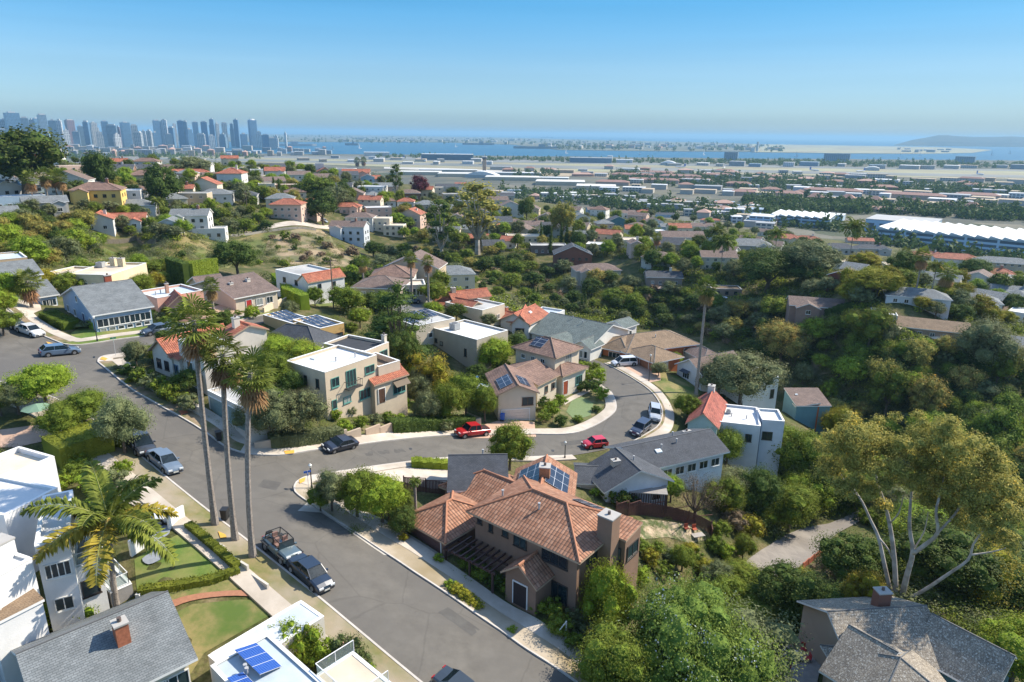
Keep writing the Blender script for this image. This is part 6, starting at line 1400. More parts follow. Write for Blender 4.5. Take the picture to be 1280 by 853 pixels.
link('tread', st_.mesh('tread', [plain('dark deck', (.11, .10, .10), .9)]), o); pm = MB(); pm.b2(-.16, .16, -.12, .12, -.2, .42); pmm = pm.mesh('post', [TRIM()])
for i in range(8): link('post', pmm, o, q0.lerp(q1, i / 7) - p)
yard('stone_terrace', [(779,652),(815,650),(850,655),(885,662),(888,675),(862,680),(835,672),(800,675),(785,668)], noise_mat('crazy paving', (.48, .37, .25), (.34, .26, .17), scale=2.5, c3=(.09, .11, .04), scale2=.9, detail=9), .07)
yard('brown_house_terrace', [(762,690),(782,684),(790,700),(785,722),(765,728)], pink, .1)
yard('lower_drive_road', [(902,738),(915,718),(940,696),(962,682),(985,668),(1010,659),(1036,655),(1070,640),(1105,622),(1112,628),(1080,650),(1045,668),(1025,690),(1000,708),(985,724),(955,738),(925,746)], noise_mat('pale drive', (.20, .18, .16), (.26, .235, .205), scale=.5, rough=.95, c3=(.17, .15, .13), scale2=.12), .08, sm=2)
yard('garden_lawn_left', [(0,380),(20,370),(48,372),(52,388),(30,398),(5,395)], conc, .07)
yard('hill_lane_road', [(285,288),(330,283),(395,281),(430,277),(455,270),(457,272),(432,281),(397,286),(330,288),(286,293)], conc, .12)
yard('green_bank_grass', [(90,330),(130,310),(200,302),(262,303),(330,289),(352,294),(345,312),(300,325),(285,336),(200,340),(150,345),(100,345)], noise_mat('bank grass', (.07, .11, .02), (.12, .13, .035), scale=.8, c3=(.22, .17, .07), scale2=.08, detail=9), .08)
yard('bare_bank_ground', [(335,300),(352,292),(410,290),(418,305),(440,318),(450,335),(400,335),(355,330),(330,318)], noise_mat('bare bank', (.36, .27, .17), (.26, .19, .11), scale=.5, c3=(.12, .12, .05), scale2=.12, detail=9), .10)
for poly in ([(560,345),(600,335),(640,330),(650,345),(600,355)], [(700,352),(720,345),(738,360),(720,372),(700,365)], [(1000,455),(1030,448),(1050,462),(1020,470)], [(1240,520),(1290,515),(1290,532),(1240,540)], [(1080,455),(1150,462),(1150,472),(1090,470)]):
    yard('bare_slope_ground', poly, noise_mat('bare slope', (.34, .26, .16), (.22, .16, .09), scale=.6, c3=(.10, .10, .04), scale2=.2, detail=9), .12)
tact = plain('tactile paving yellow', (.62, .34, .05), .8)
for poly in ([(58,429),(66,431),(74,435),(62,434)], [(128,448),(135,450),(132,453),(125,451)], [(355,566),(368,565),(368,569),(357,570)], [(374,602),(382,599),(381,604),(375,607)], [(273,667),(282,671),(284,675),(276,676)]):
    kind(patch('kerb_ramp', poly, .24, tact, 2), 'structure')
brk = plain('brick pad', (.42, .13, .06), .9)
kind(patch('verge_paving', [(223,516),(232,515),(236,518),(227,521)], .24, brk, 2), 'structure')
for i, (mx_, my_) in enumerate(((512,562),(690,564),(712,752))):
    p = G(mx_, my_); mb = MB(); mb.cyl((0, 0, .065), .38, .01, 16, 0); mb.cyl((0, 0, .07), .30, .012, 16, 1)
    tag(mb.obj('manhole_cover', [plain('iron ring', (.10, .10, .1), .6), plain('iron lid', (.06, .06, .06), .6)], None, False, p), ('iron manhole cover in the side street left of the red pickup', 'iron manhole cover in the side street left of the red hatchback', 'iron manhole cover in the wide street below the brown house')[i], 'manhole cover')
# low garden walls and fences
def wall_line(name, pts, h, t, col, label, cat='wall', mat=None, group=None, cap=None):
    pp = densify([xy(G(*q)) for q in pts], 2.0); mb = MB(); O = Vector((pp[0].x, pp[0].y, T(pp[0].x, pp[0].y)))
    for i in range(len(pp) - 1):
        a, b = pp[i], pp[i + 1]; d = b - a; m_ = (a + b) / 2; z = T(m_.x, m_.y); mb.box((m_.x - O.x, m_.y - O.y, z - O.z + h / 2 - .5), (d.length + t * .8, t, h + 1), math.atan2(d.y, d.x))
        if cap: mb.box((m_.x - O.x, m_.y - O.y, z - O.z + h + .03), (d.length + t, t + .08, .06), math.atan2(d.y, d.x), 1)
    o = link(name, mb.mesh(name, [mat or stucco('garden wall %s' % (col,), col)] + ([stucco('cap', cap)] if cap else [])), None, O); return tag(o, label, cat, group)
wall_line('garden_wall', [(176,468),(190,480),(210,490),(232,508),(254,522)], 1.0, .3, (.55, .50, .42), 'long pale garden wall below the Spanish house, beside the footway')
wall_line('retaining_wall', [(320,562),(350,561),(380,557),(415,551),(450,547)], 1.1, .3, (.50, .40, .30), 'tan retaining wall under the olive trees at the street corner')
wall_line('retaining_wall', [(458,545),(490,541),(540,537),(600,533)], 1.2, .3, (.50, .38, .28), 'tan retaining wall along the side street below the beige stucco house')
wall_line('garden_wall', [(330,392),(345,384),(358,380)], 1.2, .3, (.60, .50, .36), 'cream stepped wall by the ranch house gate')
wall_line('garden_wall', [(212,662),(222,652),(230,648)], 1.3, .2, (.78, .77, .74), 'short white wall at the driveway of the white modern house')
wall_line('garden_wall', [(165,695),(178,686)], 1.4, .25, (.78, .77, .74), 'white wall piece beside the slate path')
wall_line('garden_wall', [(252,668),(280,690),(310,715),(335,738)], .35, .2, (.60, .55, .48), 'low white kerb wall along the near lawn')
wall_line('terrace_wall', [(930,590),(925,605),(918,622),(905,628)], 1.2, .3, (.42, .30, .2), 'curved terracotta terrace wall on the slope')
wall_line('boundary_wall', [(1218,466),(1250,472),(1295,482)], 1.8, .25, (.26, .12, .08), 'red brown wall below the pale blue house')
wall_line('bank_wall', [(286,296),(330,291),(395,289)], .9, .25, (.42, .38, .32), 'low wall along the lane above the green bank')
fw = noise_mat('dark fence boards', (.13, .06, .05), (.09, .045, .035), scale=3, rough=.9)
def fence(pts, h, label, mat, group=None, cap=True):
    pp = densify([xy(G(*q)) for q in pts], 1.8); O = Vector((pp[0].x, pp[0].y, T(pp[0].x, pp[0].y))); r = thing('board_fence', label, 'fence', O, 0, group); mb = MB()
    for i in range(len(pp) - 1):
        a, b = pp[i], pp[i + 1]; d = b - a; n = max(1, int(d.length / .16)); an = math.atan2(d.y, d.x)
        for k in range(n): m_ = a.lerp(b, (k + .5) / n); z = T(m_.x, m_.y); mb.box((m_.x - O.x, m_.y - O.y, z - O.z + h / 2 - .1), (.14, .03, h + .2 + .03 * (k % 2)), an)
        m_ = (a + b) / 2; mb.box((m_.x - O.x, m_.y - O.y, T(m_.x, m_.y) - O.z + h + .06), (d.length, .1, .06), an)
        pm = MB(); pm.b2(-.06, .06, -.06, .06, -.4, h + .15); link('post', pm.mesh('post', [mat]), r, (a.x - O.x, a.y - O.y, T(a.x, a.y) - O.z), an)
    link('board_panel', mb.mesh('board_panel', [mat]), r); return r
fence([(770,645),(800,644),(830,648),(860,655),(888,668),(889,680)], 1.8, 'tall dark red brown board fence above the stone garden', fw)
fence([(486,655),(503,672)], 1.7, 'short dark board fence left of the brown garage', fw)
fence([(505,612),(560,619)], 1.6, 'dark board fence between the driveway and the tile roofs', fw)
fence([(1003,712),(1030,692)], .9, 'rusty red rail fence beside the pale drive', plain('rust', (.35, .10, .05), .8))
fence([(120,303),(170,300),(196,306)], 1.4, 'weathered fence along the top of the green bank', plain('weathered wood', (.2, .17, .13), .9))
# ================================================================ hedges
hedge('clipped_hedge', [(236,660),(262,682),(296,712)], .8, .7, 'mid', 'clipped dark hedge along the footway side of the near lawn', size=.14, dens=60)
hedge('clipped_hedge', [(298,716),(262,728),(215,736),(175,742)], .9, .55, 'mid', 'clipped hedge across the lower side of the near lawn', size=.14, dens=60)
hedge('clipped_hedge', [(118,412),(150,403),(185,396),(208,397)], 2.2, 1.2, 'bright', 'bright green clipped hedge under the windows of the corner house', size=.16)
hedge('clipped_hedge', [(60,398),(74,405),(90,412)], 2.6, 1.3, 'mid', 'shaded clipped hedge at the porch of the corner house', size=.16)
hedge('tall_hedge', [(214,352),(236,361)], 1.6, 6.0, 'dark', 'tall dark shaded wing of the giant clipped hedge', size=.3, dens=16)  # shaded side of one hedge, shade put into the darker leaf colour
hedge('tall_hedge', [(239,361),(270,350)], 2.0, 6.0, 'bright', 'tall sunlit giant clipped hedge behind the pink house', size=.3, dens=16)  # sunlit side of the same hedge, sun put into the brighter leaf colour
hedge('tall_hedge', [(345,356),(361,378),(382,388)], 2.0, 3.2, 'bright', 'stepped bright hedge between the cream ranch house and white villa', size=.25, dens=20)
hedge('clipped_hedge', [(515,583),(540,585),(560,586)], 1.5, 1.1, 'bright', 'yellow green clipped hedge beside the cottage driveway', size=.14)
hedge('clipped_hedge', [(488,539),(530,537),(590,533)], 2.2, 1.7, 'dark', 'dark spiky hedge above the side street', size=.22, dens=30)
hedge('clipped_hedge', [(338,558),(370,556),(426,549)], 1.8, 1.6, 'olive', 'grey green hedge at the foot of the olive trees', size=.2, dens=32)
hedge('clipped_hedge', [(68,578),(100,566),(132,556),(148,548)], 5.0, 2.2, 'mid', 'broad flat topped hedge beside the street trees', size=.2, dens=30)
hedge('clipped_hedge', [(1075,345),(1100,343),(1150,350)], 4, 4, 'dark', 'dark clipped hedge block behind the yellow green trees', size=.4, dens=10)
hedge('clipped_hedge', [(280,291),(300,289),(325,287)], 3, 1.6, 'bright', 'bright hedge at the top of the bank beside the lane', size=.3, dens=14)
hedge('clipped_hedge', [(1010,400),(1040,392),(1068,385)], 3, 2.2, 'dark', 'dark hedge below the brick gable house', size=.3, dens=14)
# ================================================================ named trees and palms
fanpalm(269, 657, 398, 'tallest fan palm with a brown skirt, first of the three street palms', 58, 0, toppx=242)
fanpalm(294, 676, 440, 'middle fan palm of the three tall street palms', 50, 1, toppx=278)
fanpalm(316, 697, 466, 'third street fan palm, standing beside the open top jeep', 52, 2, toppx=313)
fanpalm(870, 493, 357, 'lone very tall fan palm beside the pale grey cottage', 28, 0, toppx=884)
fanpalm(1060, 335, 284, 'tall feathery date palm by the dark grey hipped roofs', 34, 0, 'feather')
fanpalm(268, 398, 356, 'thin palm in front of the brown roofed cream house', 22, 1)
fanpalm(455, 366, 326, 'palm left of the two slim palms at the canyon edge', 18, 1)
for i, (x, b, t, w, l) in enumerate([(515, 378, 322, 18, 'slim palm above the parked blue car'), (536, 386, 326, 18, 'slim palm right of the parked blue car'), (900, 345, 303, 34, 'bushy date palm in front of the cream bay house'), (893, 322, 290, 26, 'date palm behind the bushy date palm'), (1143, 375, 318, 20, 'fan palm left in the trio above the long ranch roof'), (1162, 378, 332, 20, 'middle palm in the trio above the ranch roof'), (1177, 380, 338, 24, 'third palm in the trio above the ranch roof'), (1252, 372, 350, 20, 'short palm at the edge by the grey roof'), (520, 652, 602, 17, 'small palm in the yard behind the brown garage'), (40, 385, 350, 30, 'palm in front of the adobe house'), (43, 258, 222, 18, 'hill palm left of the barn-like roof'), (61, 254, 218, 18, 'hill palm above the barn-like roof'), (72, 250, 220, 16, 'hill palm near the cream walled house'), (80, 252, 222, 16, 'slender hill palm near the yellow house'), (200, 275, 252, 18, 'feathery palm left of the white gabled wing'), (195, 262, 244, 16, 'small hill palm in the palm thicket'), (226, 252, 232, 14, 'palm below the long cream house'), (447, 214, 201, 9, 'palm on the crest skyline, first of two'), (455, 214, 200, 9, 'palm on the crest skyline, second of two'), (968, 322, 292, 26, 'palm beside the cream house with orange hip roof'), (820, 318, 296, 14, 'palm by the blue green hill house'), (1128, 340, 314, 12, 'small palm over the valley road'), (530, 345, 318, 16, 'palm in the ravine garden'), (228, 180, 190, 8, 'x')]):
    if l != 'x': fanpalm(x, b, t, l, w, i, 'feather' if i in (2, 3, 5, 7, 8, 14, 15, 16, 19) else 'fan')
# the big feather palm in front of the white modern house
p = G(146, 757); d = ray(136, 652); s_ = math.hypot(p.x, p.y) / math.hypot(d.x, d.y); lean = (d.x * s_ - p.x, d.y * s_ - p.y); h = CAM.z + d.z * s_ - p.z
o = thing('feather_palm', 'big feathery queen palm with yellowing lower fronds beside the white modern house', 'palm tree', p); link('trunk', trunk_mesh(h, .22, 10, 20, lean, 1.3), o)
c = link('crown', feather_crown(random.Random(3), 15, 5.6, 80, .7, .5, .075, .40), o, (lean[0], lean[1], h))
mb = MB(); mb.tube([(0, 0, .3), (.15, -.35, -.1), (.2, -.5, -1.1)], [.12, .3, .1], 7); link('flower_stalk', mb.mesh('flower_stalk', [plain('palm flower', (.55, .36, .10), .8)]), o, (lean[0], lean[1], h))
# the great eucalyptus on the lower slope
def big_euc():
    p = G(1108, 748); o = thing('eucalyptus_tree', 'great spreading eucalyptus with pale forked trunks behind the shake roofed house', 'tree', p)
    dist = (p - CAM).length; D = math.hypot(p.x, p.y)
    def at(px, py, depth=0.0):
        d = ray(px, py); s_ = (D + depth) / math.hypot(d.x, d.y); return CAM + d * s_ - p
    mb = MB(); B0 = Vector((0, 0, -1.2))
    L_ = [([at(1116,752), at(1106,708, .5), at(1098,672, 1), at(1088,650, 1.5), at(1078,628, 2), at(1066,610, 2.5)], .30), ([at(1120,752), at(1118,700, .3), at(1112,655, .8), at(1104,625, 1), at(1097,605, 1.5), at(1094,585, 2)], .34),
          ([at(1126,752), at(1134,718, -.3), at(1141,690, -.6), at(1137,660, -.6), at(1138,630, 0), at(1141,604, 1)], .36), ([at(1141,692, -.6), at(1158,680, -1), at(1172,666, -1.5), at(1170,640, -2), at(1175,618, -1), at(1180,596, 0)], .27),
          ([at(1172,666, -1.5), at(1192,645, -1), at(1208,620, 0), at(1216,602, 1)], .16), ([at(1128,752), at(1155,738, 1), at(1185,718, 1.5), at(1210,700, 2), at(1217,680, 2), at(1232,660, 2)], .24), ([at(1213,694, 2), at(1240,690, 3), at(1262,684, 3)], .12),
          ([at(1098,672, 1), at(1112,690, .3), at(1119,715, .3)], .14), ([at(1112,655, .8), at(1124,640, 0), at(1130,615, 0)], .11), ([at(1140,690, -.6), at(1155,665, 0), at(1160,640, 0)], .10), ([at(1076,622, 2), at(1062,612, 2), at(1050,590, 2)], .09)]
    for pts, r in L_: pts = smooth_line(pts, 3); n = len(pts); mb.tube(pts, [r * .9 * (1 - .72 * i / n) for i in range(n)], 8)
    mb.tube([Vector((0, 0, -1.5)), Vector((0, 0, .2))], [.6, .45], 10)
    link('trunk', mb.mesh('trunk', [PALEBARK()], smooth=True), o)
    rg = random.Random(4); lob = []
    C_ = [(1050,560,2.4),(1070,545,2.6),(1095,550,2.5),(1040,585,2.2),(1068,580,2.4),(1090,585,2.2),(1110,560,2.2),(1120,585,2.0),(1055,610,1.8),(1085,612,1.6),(1108,605,1.6),(1105,632,1.2),
          (1150,545,2.2),(1175,550,2.6),(1165,575,2.6),(1195,565,2.6),(1150,600,2.2),(1180,600,2.6),(1210,590,2.6),(1190,625,2.2),(1160,625,1.8),(1215,620,2.4),(1235,600,2.4),(1245,630,2.2),(1225,650,2.0),(1200,652,1.6),(1258,610,2.0),(1265,645,1.8),(1245,668,1.6),(1262,680,1.2),(1185,535,1.8),(1218,555,2.0),(1250,585,1.8),(1275,625,1.8),(1035,560,1.6),(1128,555,1.3),(1240,570,1.4)]
    for x, y, r in C_: 
        q = at(x, y, rg.uniform(-4, 1.5)); lob.append((q.x, q.y, q.z, r * .7, r * .7, r * .58))
        for k in range(4): e = Vector((rg.gauss(0, 1), rg.gauss(0, 1), rg.gauss(0, .7))) * r * .5; lob.append((q.x + e.x, q.y + e.y, q.z + e.z, r * .3, r * .3, r * .26))
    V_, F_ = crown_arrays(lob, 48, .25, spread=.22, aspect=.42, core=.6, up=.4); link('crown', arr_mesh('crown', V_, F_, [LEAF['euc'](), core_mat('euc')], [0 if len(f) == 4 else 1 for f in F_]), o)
big_euc()
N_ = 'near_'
single = [ # key, px, base, top, width, label
 (N_+'bright1', 757, 815, 702, 62, 'bright yellow green young tree beside the brown house corner'),
 (N_+'ceanothus', 850, 900, 742, 175, 'huge blue flowering tree filling the garden below the brown house'),
 (N_+'olive1', 925, 880, 775, 130, 'pale green willowy tree at the lower edge right of the blue flowering tree'),
 (N_+'mid0', 765, 880, 790, 90, 'green tree at the lower edge left of the blue flowering tree'),
 (N_+'dark1', 978, 778, 705, 84, 'wide dark green tree below the pale drive'), (N_+'dark2', 1046, 780, 732, 60, 'dark green tree left of the shake roofed house'),
 (N_+'yellow1', 1075, 775, 715, 52, 'round golden green tree left of the eucalyptus trunks'), (N_+'bright0', 1262, 860, 768, 90, 'round bright green tree at the lower picture corner right of the shake roofs'),
 (N_+'dark0', 1170, 740, 655, 110, 'dark tree behind the eucalyptus trunks'), (N_+'bright2', 1140, 700, 645, 60, 'bright green tree seen between the eucalyptus trunks'), (N_+'dark1', 1060, 735, 668, 80, 'dark shaded tree beside the drive end'),
 (N_+'yellow0', 1210, 745, 672, 90, 'yellow green tree under the outer eucalyptus limb'), (N_+'dark2', 1262, 760, 690, 90, 'dark tree at the right picture edge under the eucalyptus'),
 (N_+'mid1', 637, 588, 529, 58, 'round glossy magnolia in front of the red pickup'), (N_+'bright2', 617, 468, 420, 46, 'bright green round tree against the white roofed box house'),
 (N_+'olive0', 343, 553, 487, 62, 'grey green olive tree, first from the street palms'), (N_+'olive1', 378, 553, 486, 60, 'grey green olive tree beside the beige stucco house'), (N_+'olive2', 318, 545, 500, 44, 'low grey green olive tree behind the third palm'),
 (N_+'bright0', 345, 460, 418, 52, 'bright green tree behind the Spanish house'), (N_+'bright1', 374, 470, 425, 56, 'bright green tree left of the beige house roof'), (N_+'mid2', 340, 490, 440, 50, 'mid green tree behind the garage doors'),
 ('pine0', 500, 462, 352, 108, 'big dark layered pine rising over the flat roofs'), (N_+'dark0', 505, 478, 412, 52, 'dark dense tree under the layered pine'), (N_+'dark1', 484, 440, 385, 46, 'dark tree left of the layered pine trunk'),
 ('bamboo0', 545, 500, 445, 66, 'yellow green bamboo clump behind the beige stucco house'), (N_+'mid0', 583, 523, 466, 52, 'mid green garden tree right of the bamboo'), (N_+'mid2', 560, 530, 478, 46, 'rounded green tree below the bamboo'),
 (N_+'olive0', 522, 508, 470, 32, 'small grey tree between beige house and bamboo'), (N_+'mid1', 606, 528, 480, 34, 'dark leafed bushy tree against the garage gable'), (N_+'olive2', 535, 530, 490, 34, 'small tree in the middle garden'),
 (N_+'olive0', 415, 640, 588, 46, 'feathery olive tree at the street corner thicket'), (N_+'mid0', 447, 648, 587, 62, 'green tree in the street corner thicket'), (N_+'bright2', 478, 655, 592, 58, 'bright rounded tree in the street corner thicket'), (N_+'mid2', 500, 648, 610, 34, 'small tree beside the corner board fence'), (N_+'mid1', 401, 640, 606, 30, 'round bush tree at the kerb of the street corner'),
 (N_+'dark2', 505, 672, 634, 36, 'dark bush tree at the brown garage'),
 (N_+'olive1', 925, 507, 440, 86, 'large grey green oak beside the long flat roof'), (N_+'olive2', 897, 497, 452, 50, 'grey green tree against the pale cottage'), (N_+'olive0', 962, 500, 455, 40, 'grey tree in front of the white walled house'),
 (N_+'dry0', 868, 652, 590, 62, 'bare brown twiggy tree beside the dark roofed house'), (N_+'bright1', 838, 628, 594, 34, 'green tree left of the bare twiggy tree'), (N_+'mid0', 905, 645, 598, 44, 'green tree right of the bare twiggy tree'),
 (N_+'mid2', 907, 585, 537, 42, 'green tree at the corner of the dark roofed house'), (N_+'mid1', 858, 525, 492, 34, 'green tree left of the worn red gable'), (N_+'bright0', 880, 552, 522, 40, 'pale bush under the worn red gable'),
 (N_+'mid1', 990, 610, 530, 66, 'tall green tree below the hillside house'), (N_+'mid2', 962, 600, 548, 50, 'green tree right of the long flat roof'), (N_+'yellow2', 1048, 560, 508, 44, 'golden yellow tree beside the hillside house'),
 (N_+'dark0', 945, 650, 585, 56, 'dark green tree on the slope under the flat roof'), (N_+'mid0', 985, 665, 605, 62, 'green tree on the slope above the pale drive'), (N_+'dark1', 1020, 640, 578, 58, 'dark green tree on the slope left of the eucalyptus crown'),
 (N_+'mid1', 852, 715, 680, 32, 'bushy tree at the edge of the stone garden'), (N_+'olive1', 892, 738, 700, 38, 'blue green shrub tree below the stone garden'), (N_+'mid2', 928, 700, 668, 28, 'green tree beside the garden steps'),
 (N_+'bright2', 58, 508, 452, 58, 'bright green street tree at the left, top of the row'), (N_+'mid0', 108, 535, 487, 54, 'mid green street tree beside the flat topped hedge'), (N_+'olive1', 24, 518, 474, 46, 'green tree above the green patio umbrella'), (N_+'mid2', 82, 548, 505, 46, 'green tree overhanging the patio'), (N_+'dark1', 2, 520, 478, 34, 'green tree at the left picture edge above the patio'),
 (N_+'olive0', 157, 568, 494, 56, 'sparse light green tree over the parked minivan'), (N_+'olive2', 172, 462, 425, 24, 'grey green spiky bush tree at the Spanish house corner'),
 (N_+'mid0', 5, 420, 385, 34, 'green tree at the left edge above the parked suv'), (N_+'bright1', 8, 398, 362, 30, 'yellow green tree at the left picture edge'),
 (N_+'mid2', 178, 373, 342, 30, 'round green tree behind the pink house'), (N_+'yellow0', 196, 362, 340, 22, 'yellow green tree left of the giant hedge'), (N_+'dark1', 298, 345, 298, 54, 'dark spreading tree on the green bank'),
 (N_+'dark0', 437, 366, 338, 26, 'dark round tree right of the white villa'), (N_+'mid1', 394, 383, 357, 22, 'small tree in front of the white villa'), (N_+'mid0', 543, 382, 352, 34, 'dark tree behind the tile wing house'),
 ('tall_euc0', 597, 318, 224, 72, 'tall eucalyptus with bare trunk standing above the ravine'), ('tall_euc1', 552, 328, 246, 48, 'leaning eucalyptus left of the tall one'), ('tall_euc1', 496, 250, 203, 20, 'tall thin dark pine like tree on the rim'),
 ('far_dark1', 32, 245, 156, 88, 'huge dark rounded tree on the left hill against the city'), ('far_dark2', 128, 242, 188, 34, 'big dark cedar on the hill crest'), ('far_dark0', 205, 262, 204, 46, 'dense dark tree beside the long cream house'),
 ('far_dark0', 404, 282, 236, 44, 'dark spreading pine beside the pink gabled house'), ('far_olive1', 422, 262, 232, 40, 'grey green oak in the middle of the hill'), ('far_mid1', 395, 252, 220, 50, 'wide green tree in the middle of the hill'), ('far_purple0', 524, 247, 219, 26, 'purple leaved tree near the valley edge'),
 ('far_olive0', 245, 222, 195, 40, 'sparse grey tree on the crest behind the villa'), ('far_euc1', 703, 300, 250, 36, 'brownish green tall tree by the cypresses'), ('far_dark2', 658, 277, 246, 22, 'dark green rounded tree pair beside the slope'),
 (N_+'dark0', 958, 365, 308, 80, 'large dark green rounded tree above the canyon'), (N_+'olive1', 1012, 352, 298, 70, 'large grey green tree in front of the brick gable'), (N_+'yellow1', 1090, 372, 335, 56, 'flat topped yellow green tree right of the brick gable'), (N_+'yellow0', 1080, 345, 315, 40, 'yellow green tree behind the brick gable'),
 (N_+'dark1', 1128, 355, 312, 40, 'dark tree with light top left of the pink tiled house'), (N_+'dark2', 1215, 350, 322, 34, 'dark conifer beside the orange tiled house'), (N_+'mid0', 1085, 440, 380, 50, 'tall dark tree above the canyon in front of the ranch houses'),
 (N_+'olive0', 1225, 470, 398, 60, 'sparse olive tree at the canyon edge right'), (N_+'euc0', 975, 455, 400, 60, 'bushy green tree at the canyon edge'), (N_+'mid2', 1130, 455, 425, 26, 'rounded tree in the ranch house garden'), (N_+'yellow2', 1060, 382, 352, 30, 'yellow green bush above the long brown roof'),
]
make_tree('near_ceanothus', 'flowering_tree', 'tree', 'ceanothus', 10, 7, .5, 40, 60, .13, spread=.26, lobe=.28)
make_tree('near_dry0', 'broadleaf_tree', 'tree', 'dry', 7, 6, 1, 14, 16, .2, spread=.35, aspect=.2, core=0, k=14)
PROT['near_ceanothus0'] = PROT['near_ceanothus']
for key, px, b, t, w, lab in single:
    if key == 'near_ceanothus': key = 'near_ceanothus0'
    plant(key, px, b, t, w, lab)
for i, (x, b, t) in enumerate([(676, 306, 278), (688, 318, 285), (701, 308, 280), (708, 308, 281), (716, 308, 283), (343, 244, 222), (350, 246, 224)]):
    plant(f'cypress{i % 2}', x, b, t, 6, 'slim dark cypress beside the timber house' if i < 5 else 'slim dark cypress beside the cream and orange houses', 'cypresses by the timber house' if i < 5 else 'cypress pair by the cream house')
for i, (x, b, t) in enumerate([(667, 378, 360), (672, 378, 359), (727, 392, 368), (731, 392, 366)]):
    plant(f'cypress{i % 2}', x, b, t, 5, 'slim dark cypress standing in the canyon behind the tile roofs', 'canyon cypresses')
print('named plants', NPL[0]); _t = G(992, 825); FOOT.append((_t.x - 4.5, _t.y - 4.5, 1, 0, 9, 9))
# ---------------------------------------------------------------- garden shrubs along the streets
GS = [(['mid','dark','olive'], [(163,470,22,16),(172,478,22,18),(182,482,26,22),(193,488,26,22),(203,494,26,24),(214,500,26,22),(226,506,24,16),(238,515,24,22)], 'shrub in the shaded bed below the Spanish house', 'Spanish house bed shrubs'),
 (['mid','bright','olive'], [(476,512,22,24),(492,514,20,18),(505,510,16,14),(486,528,16,14),(500,530,18,14),(520,528,20,14),(540,522,18,14),(556,540,20,16),(470,530,18,14),(452,536,20,16),(430,540,22,16),(438,520,14,12),(420,526,14,14),(535,512,14,10)], 'rounded shrub in the garden of the beige stucco house', 'stucco house garden shrubs'),
 (['bright','mid','dark'], [(680,512,18,16),(690,522,20,20),(680,528,20,16),(700,532,18,14),(735,478,18,16),(748,478,20,18),(742,492,22,18),(752,500,20,16),(728,490,18,14),(700,508,18,14),(742,465,18,12),(712,490,14,10),(730,462,16,10),(722,527,14,8),(745,515,12,8)], 'bushy shrub in the planted bed inside the bend', 'bend garden shrubs'),
 (['mid','bright','olive','yellow'], [(800,690,24,15),(822,692,20,14),(862,694,20,14),(812,705,22,18),(790,712,22,16),(842,706,24,18),(870,704,22,18),(895,690,22,20),(905,700,22,20),(880,720,24,20),(900,722,22,20),(830,722,24,20),(800,728,24,18)], 'shrub among the stones of the terraced garden', 'terraced garden shrubs'),
 (['mid','dark','olive'], [(585,712,20,14),(600,722,22,14),(618,734,22,14),(636,744,24,18),(655,752,22,16),(690,770,30,22),(700,790,30,22),(718,780,26,22),(672,765,22,14),(730,800,28,20),(745,815,28,22),(715,808,24,16)], 'low shrub in front of the brown house', 'brown house front shrubs'),
 (['yellow','bright'], [(562,735,16,9),(570,741,18,10),(580,748,18,10),(590,754,18,9),(598,760,16,8),(548,702,14,9),(504,676,14,9),(640,790,12,6)], 'yellow green plant in the kerbside strip of the brown house', 'kerbside plants'),
 (['mid','bright','olive','yellow'], [(92,600,24,20),(110,612,24,22),(128,618,26,24),(146,612,26,24),(155,595,24,22),(100,585,22,18),(78,612,22,18),(62,628,22,18),(140,632,24,18),(118,640,22,16),(85,640,20,14)], 'garden shrub in the thicket behind the queen palm', 'thicket shrubs by the queen palm'),
 (['bright'], [(92,778,38,30),(30,800,60,46),(10,812,40,30)], 'leafy green shrub against the white modern house wall', 'white house wall shrubs'),
 (['bright'], [(352,815,30,34),(366,822,32,44),(385,828,36,46),(404,832,32,36),(346,822,30,30)], 'dense green shrub beside the glass railed deck', 'deck shrubs'),
 (['pinkish'], [(428,828,30,34),(442,838,28,42),(455,842,24,26)], 'pink flowering oleander beside the driveway', 'oleanders'),
 (['bright','dark'], [(462,852,16,26),(450,858,16,24)], 'low shrub at the lower edge by the driveway', 'low edge shrubs'),
 (['mid','bright'], [(336,800,26,20)], 'lone shrub behind the deck house roof', None),
 (['mid'], [(8,742,8,5)], 'x', None),
 (['bright','mid'], [(315,398,18,16),(298,395,12,8),(402,380,12,8),(330,372,14,12),(318,392,12,10)], 'clipped shrub in front of the ranch house', 'ranch house shrubs'),
 (['olive','yellow','mid'], [(208,396,22,16),(212,408,18,14),(200,402,14,12),(104,410,20,9),(78,403,14,12)], 'shrub beside the lawn of the corner house', 'corner house shrubs'),
 (['olive','yellow'], [(152,468,14,6),(165,478,14,6),(205,498,14,8),(146,462,12,5)], 'low tufted plant in the kerb strip by the Spanish house', 'kerb strip tufts'),
 (['dark','mid','bright'], [(648,574,16,8),(620,600,14,10),(612,628,24,16),(628,626,26,20),(642,632,22,14)], 'shrub around the small dark roofed cottage', 'cottage shrubs'),
 (['mid','dark','bright'], [(760,625,20,16),(775,632,24,18),(790,630,18,14),(745,620,14,10)], 'shrub under the white wall of the dark roofed house', 'dark roof house shrubs'),
 (['yellow','mid','dry'], [(930,620,30,26),(948,640,30,26),(915,662,28,24),(935,672,30,26),(900,672,24,20),(960,632,28,24),(905,640,26,22),(950,610,26,20),(972,650,26,20)], 'hillside bush on the slope below the bare twiggy tree', 'slope bushes below the twiggy tree'),
 (['dry','yellow','olive'], [(1030,722,30,26),(1042,705,24,18),(1020,738,28,24),(1005,730,22,18),(1048,728,24,20)], 'dry coloured bush beside the end of the pale drive', 'bushes at the pale drive'),
 (['mid','olive','bright'], [(408,420,18,12),(425,428,16,12),(440,415,16,12),(560,400,16,10),(640,430,14,12),(650,425,14,12)], 'small shrub among the flat roofed houses', 'shrubs among the flat roofs')]
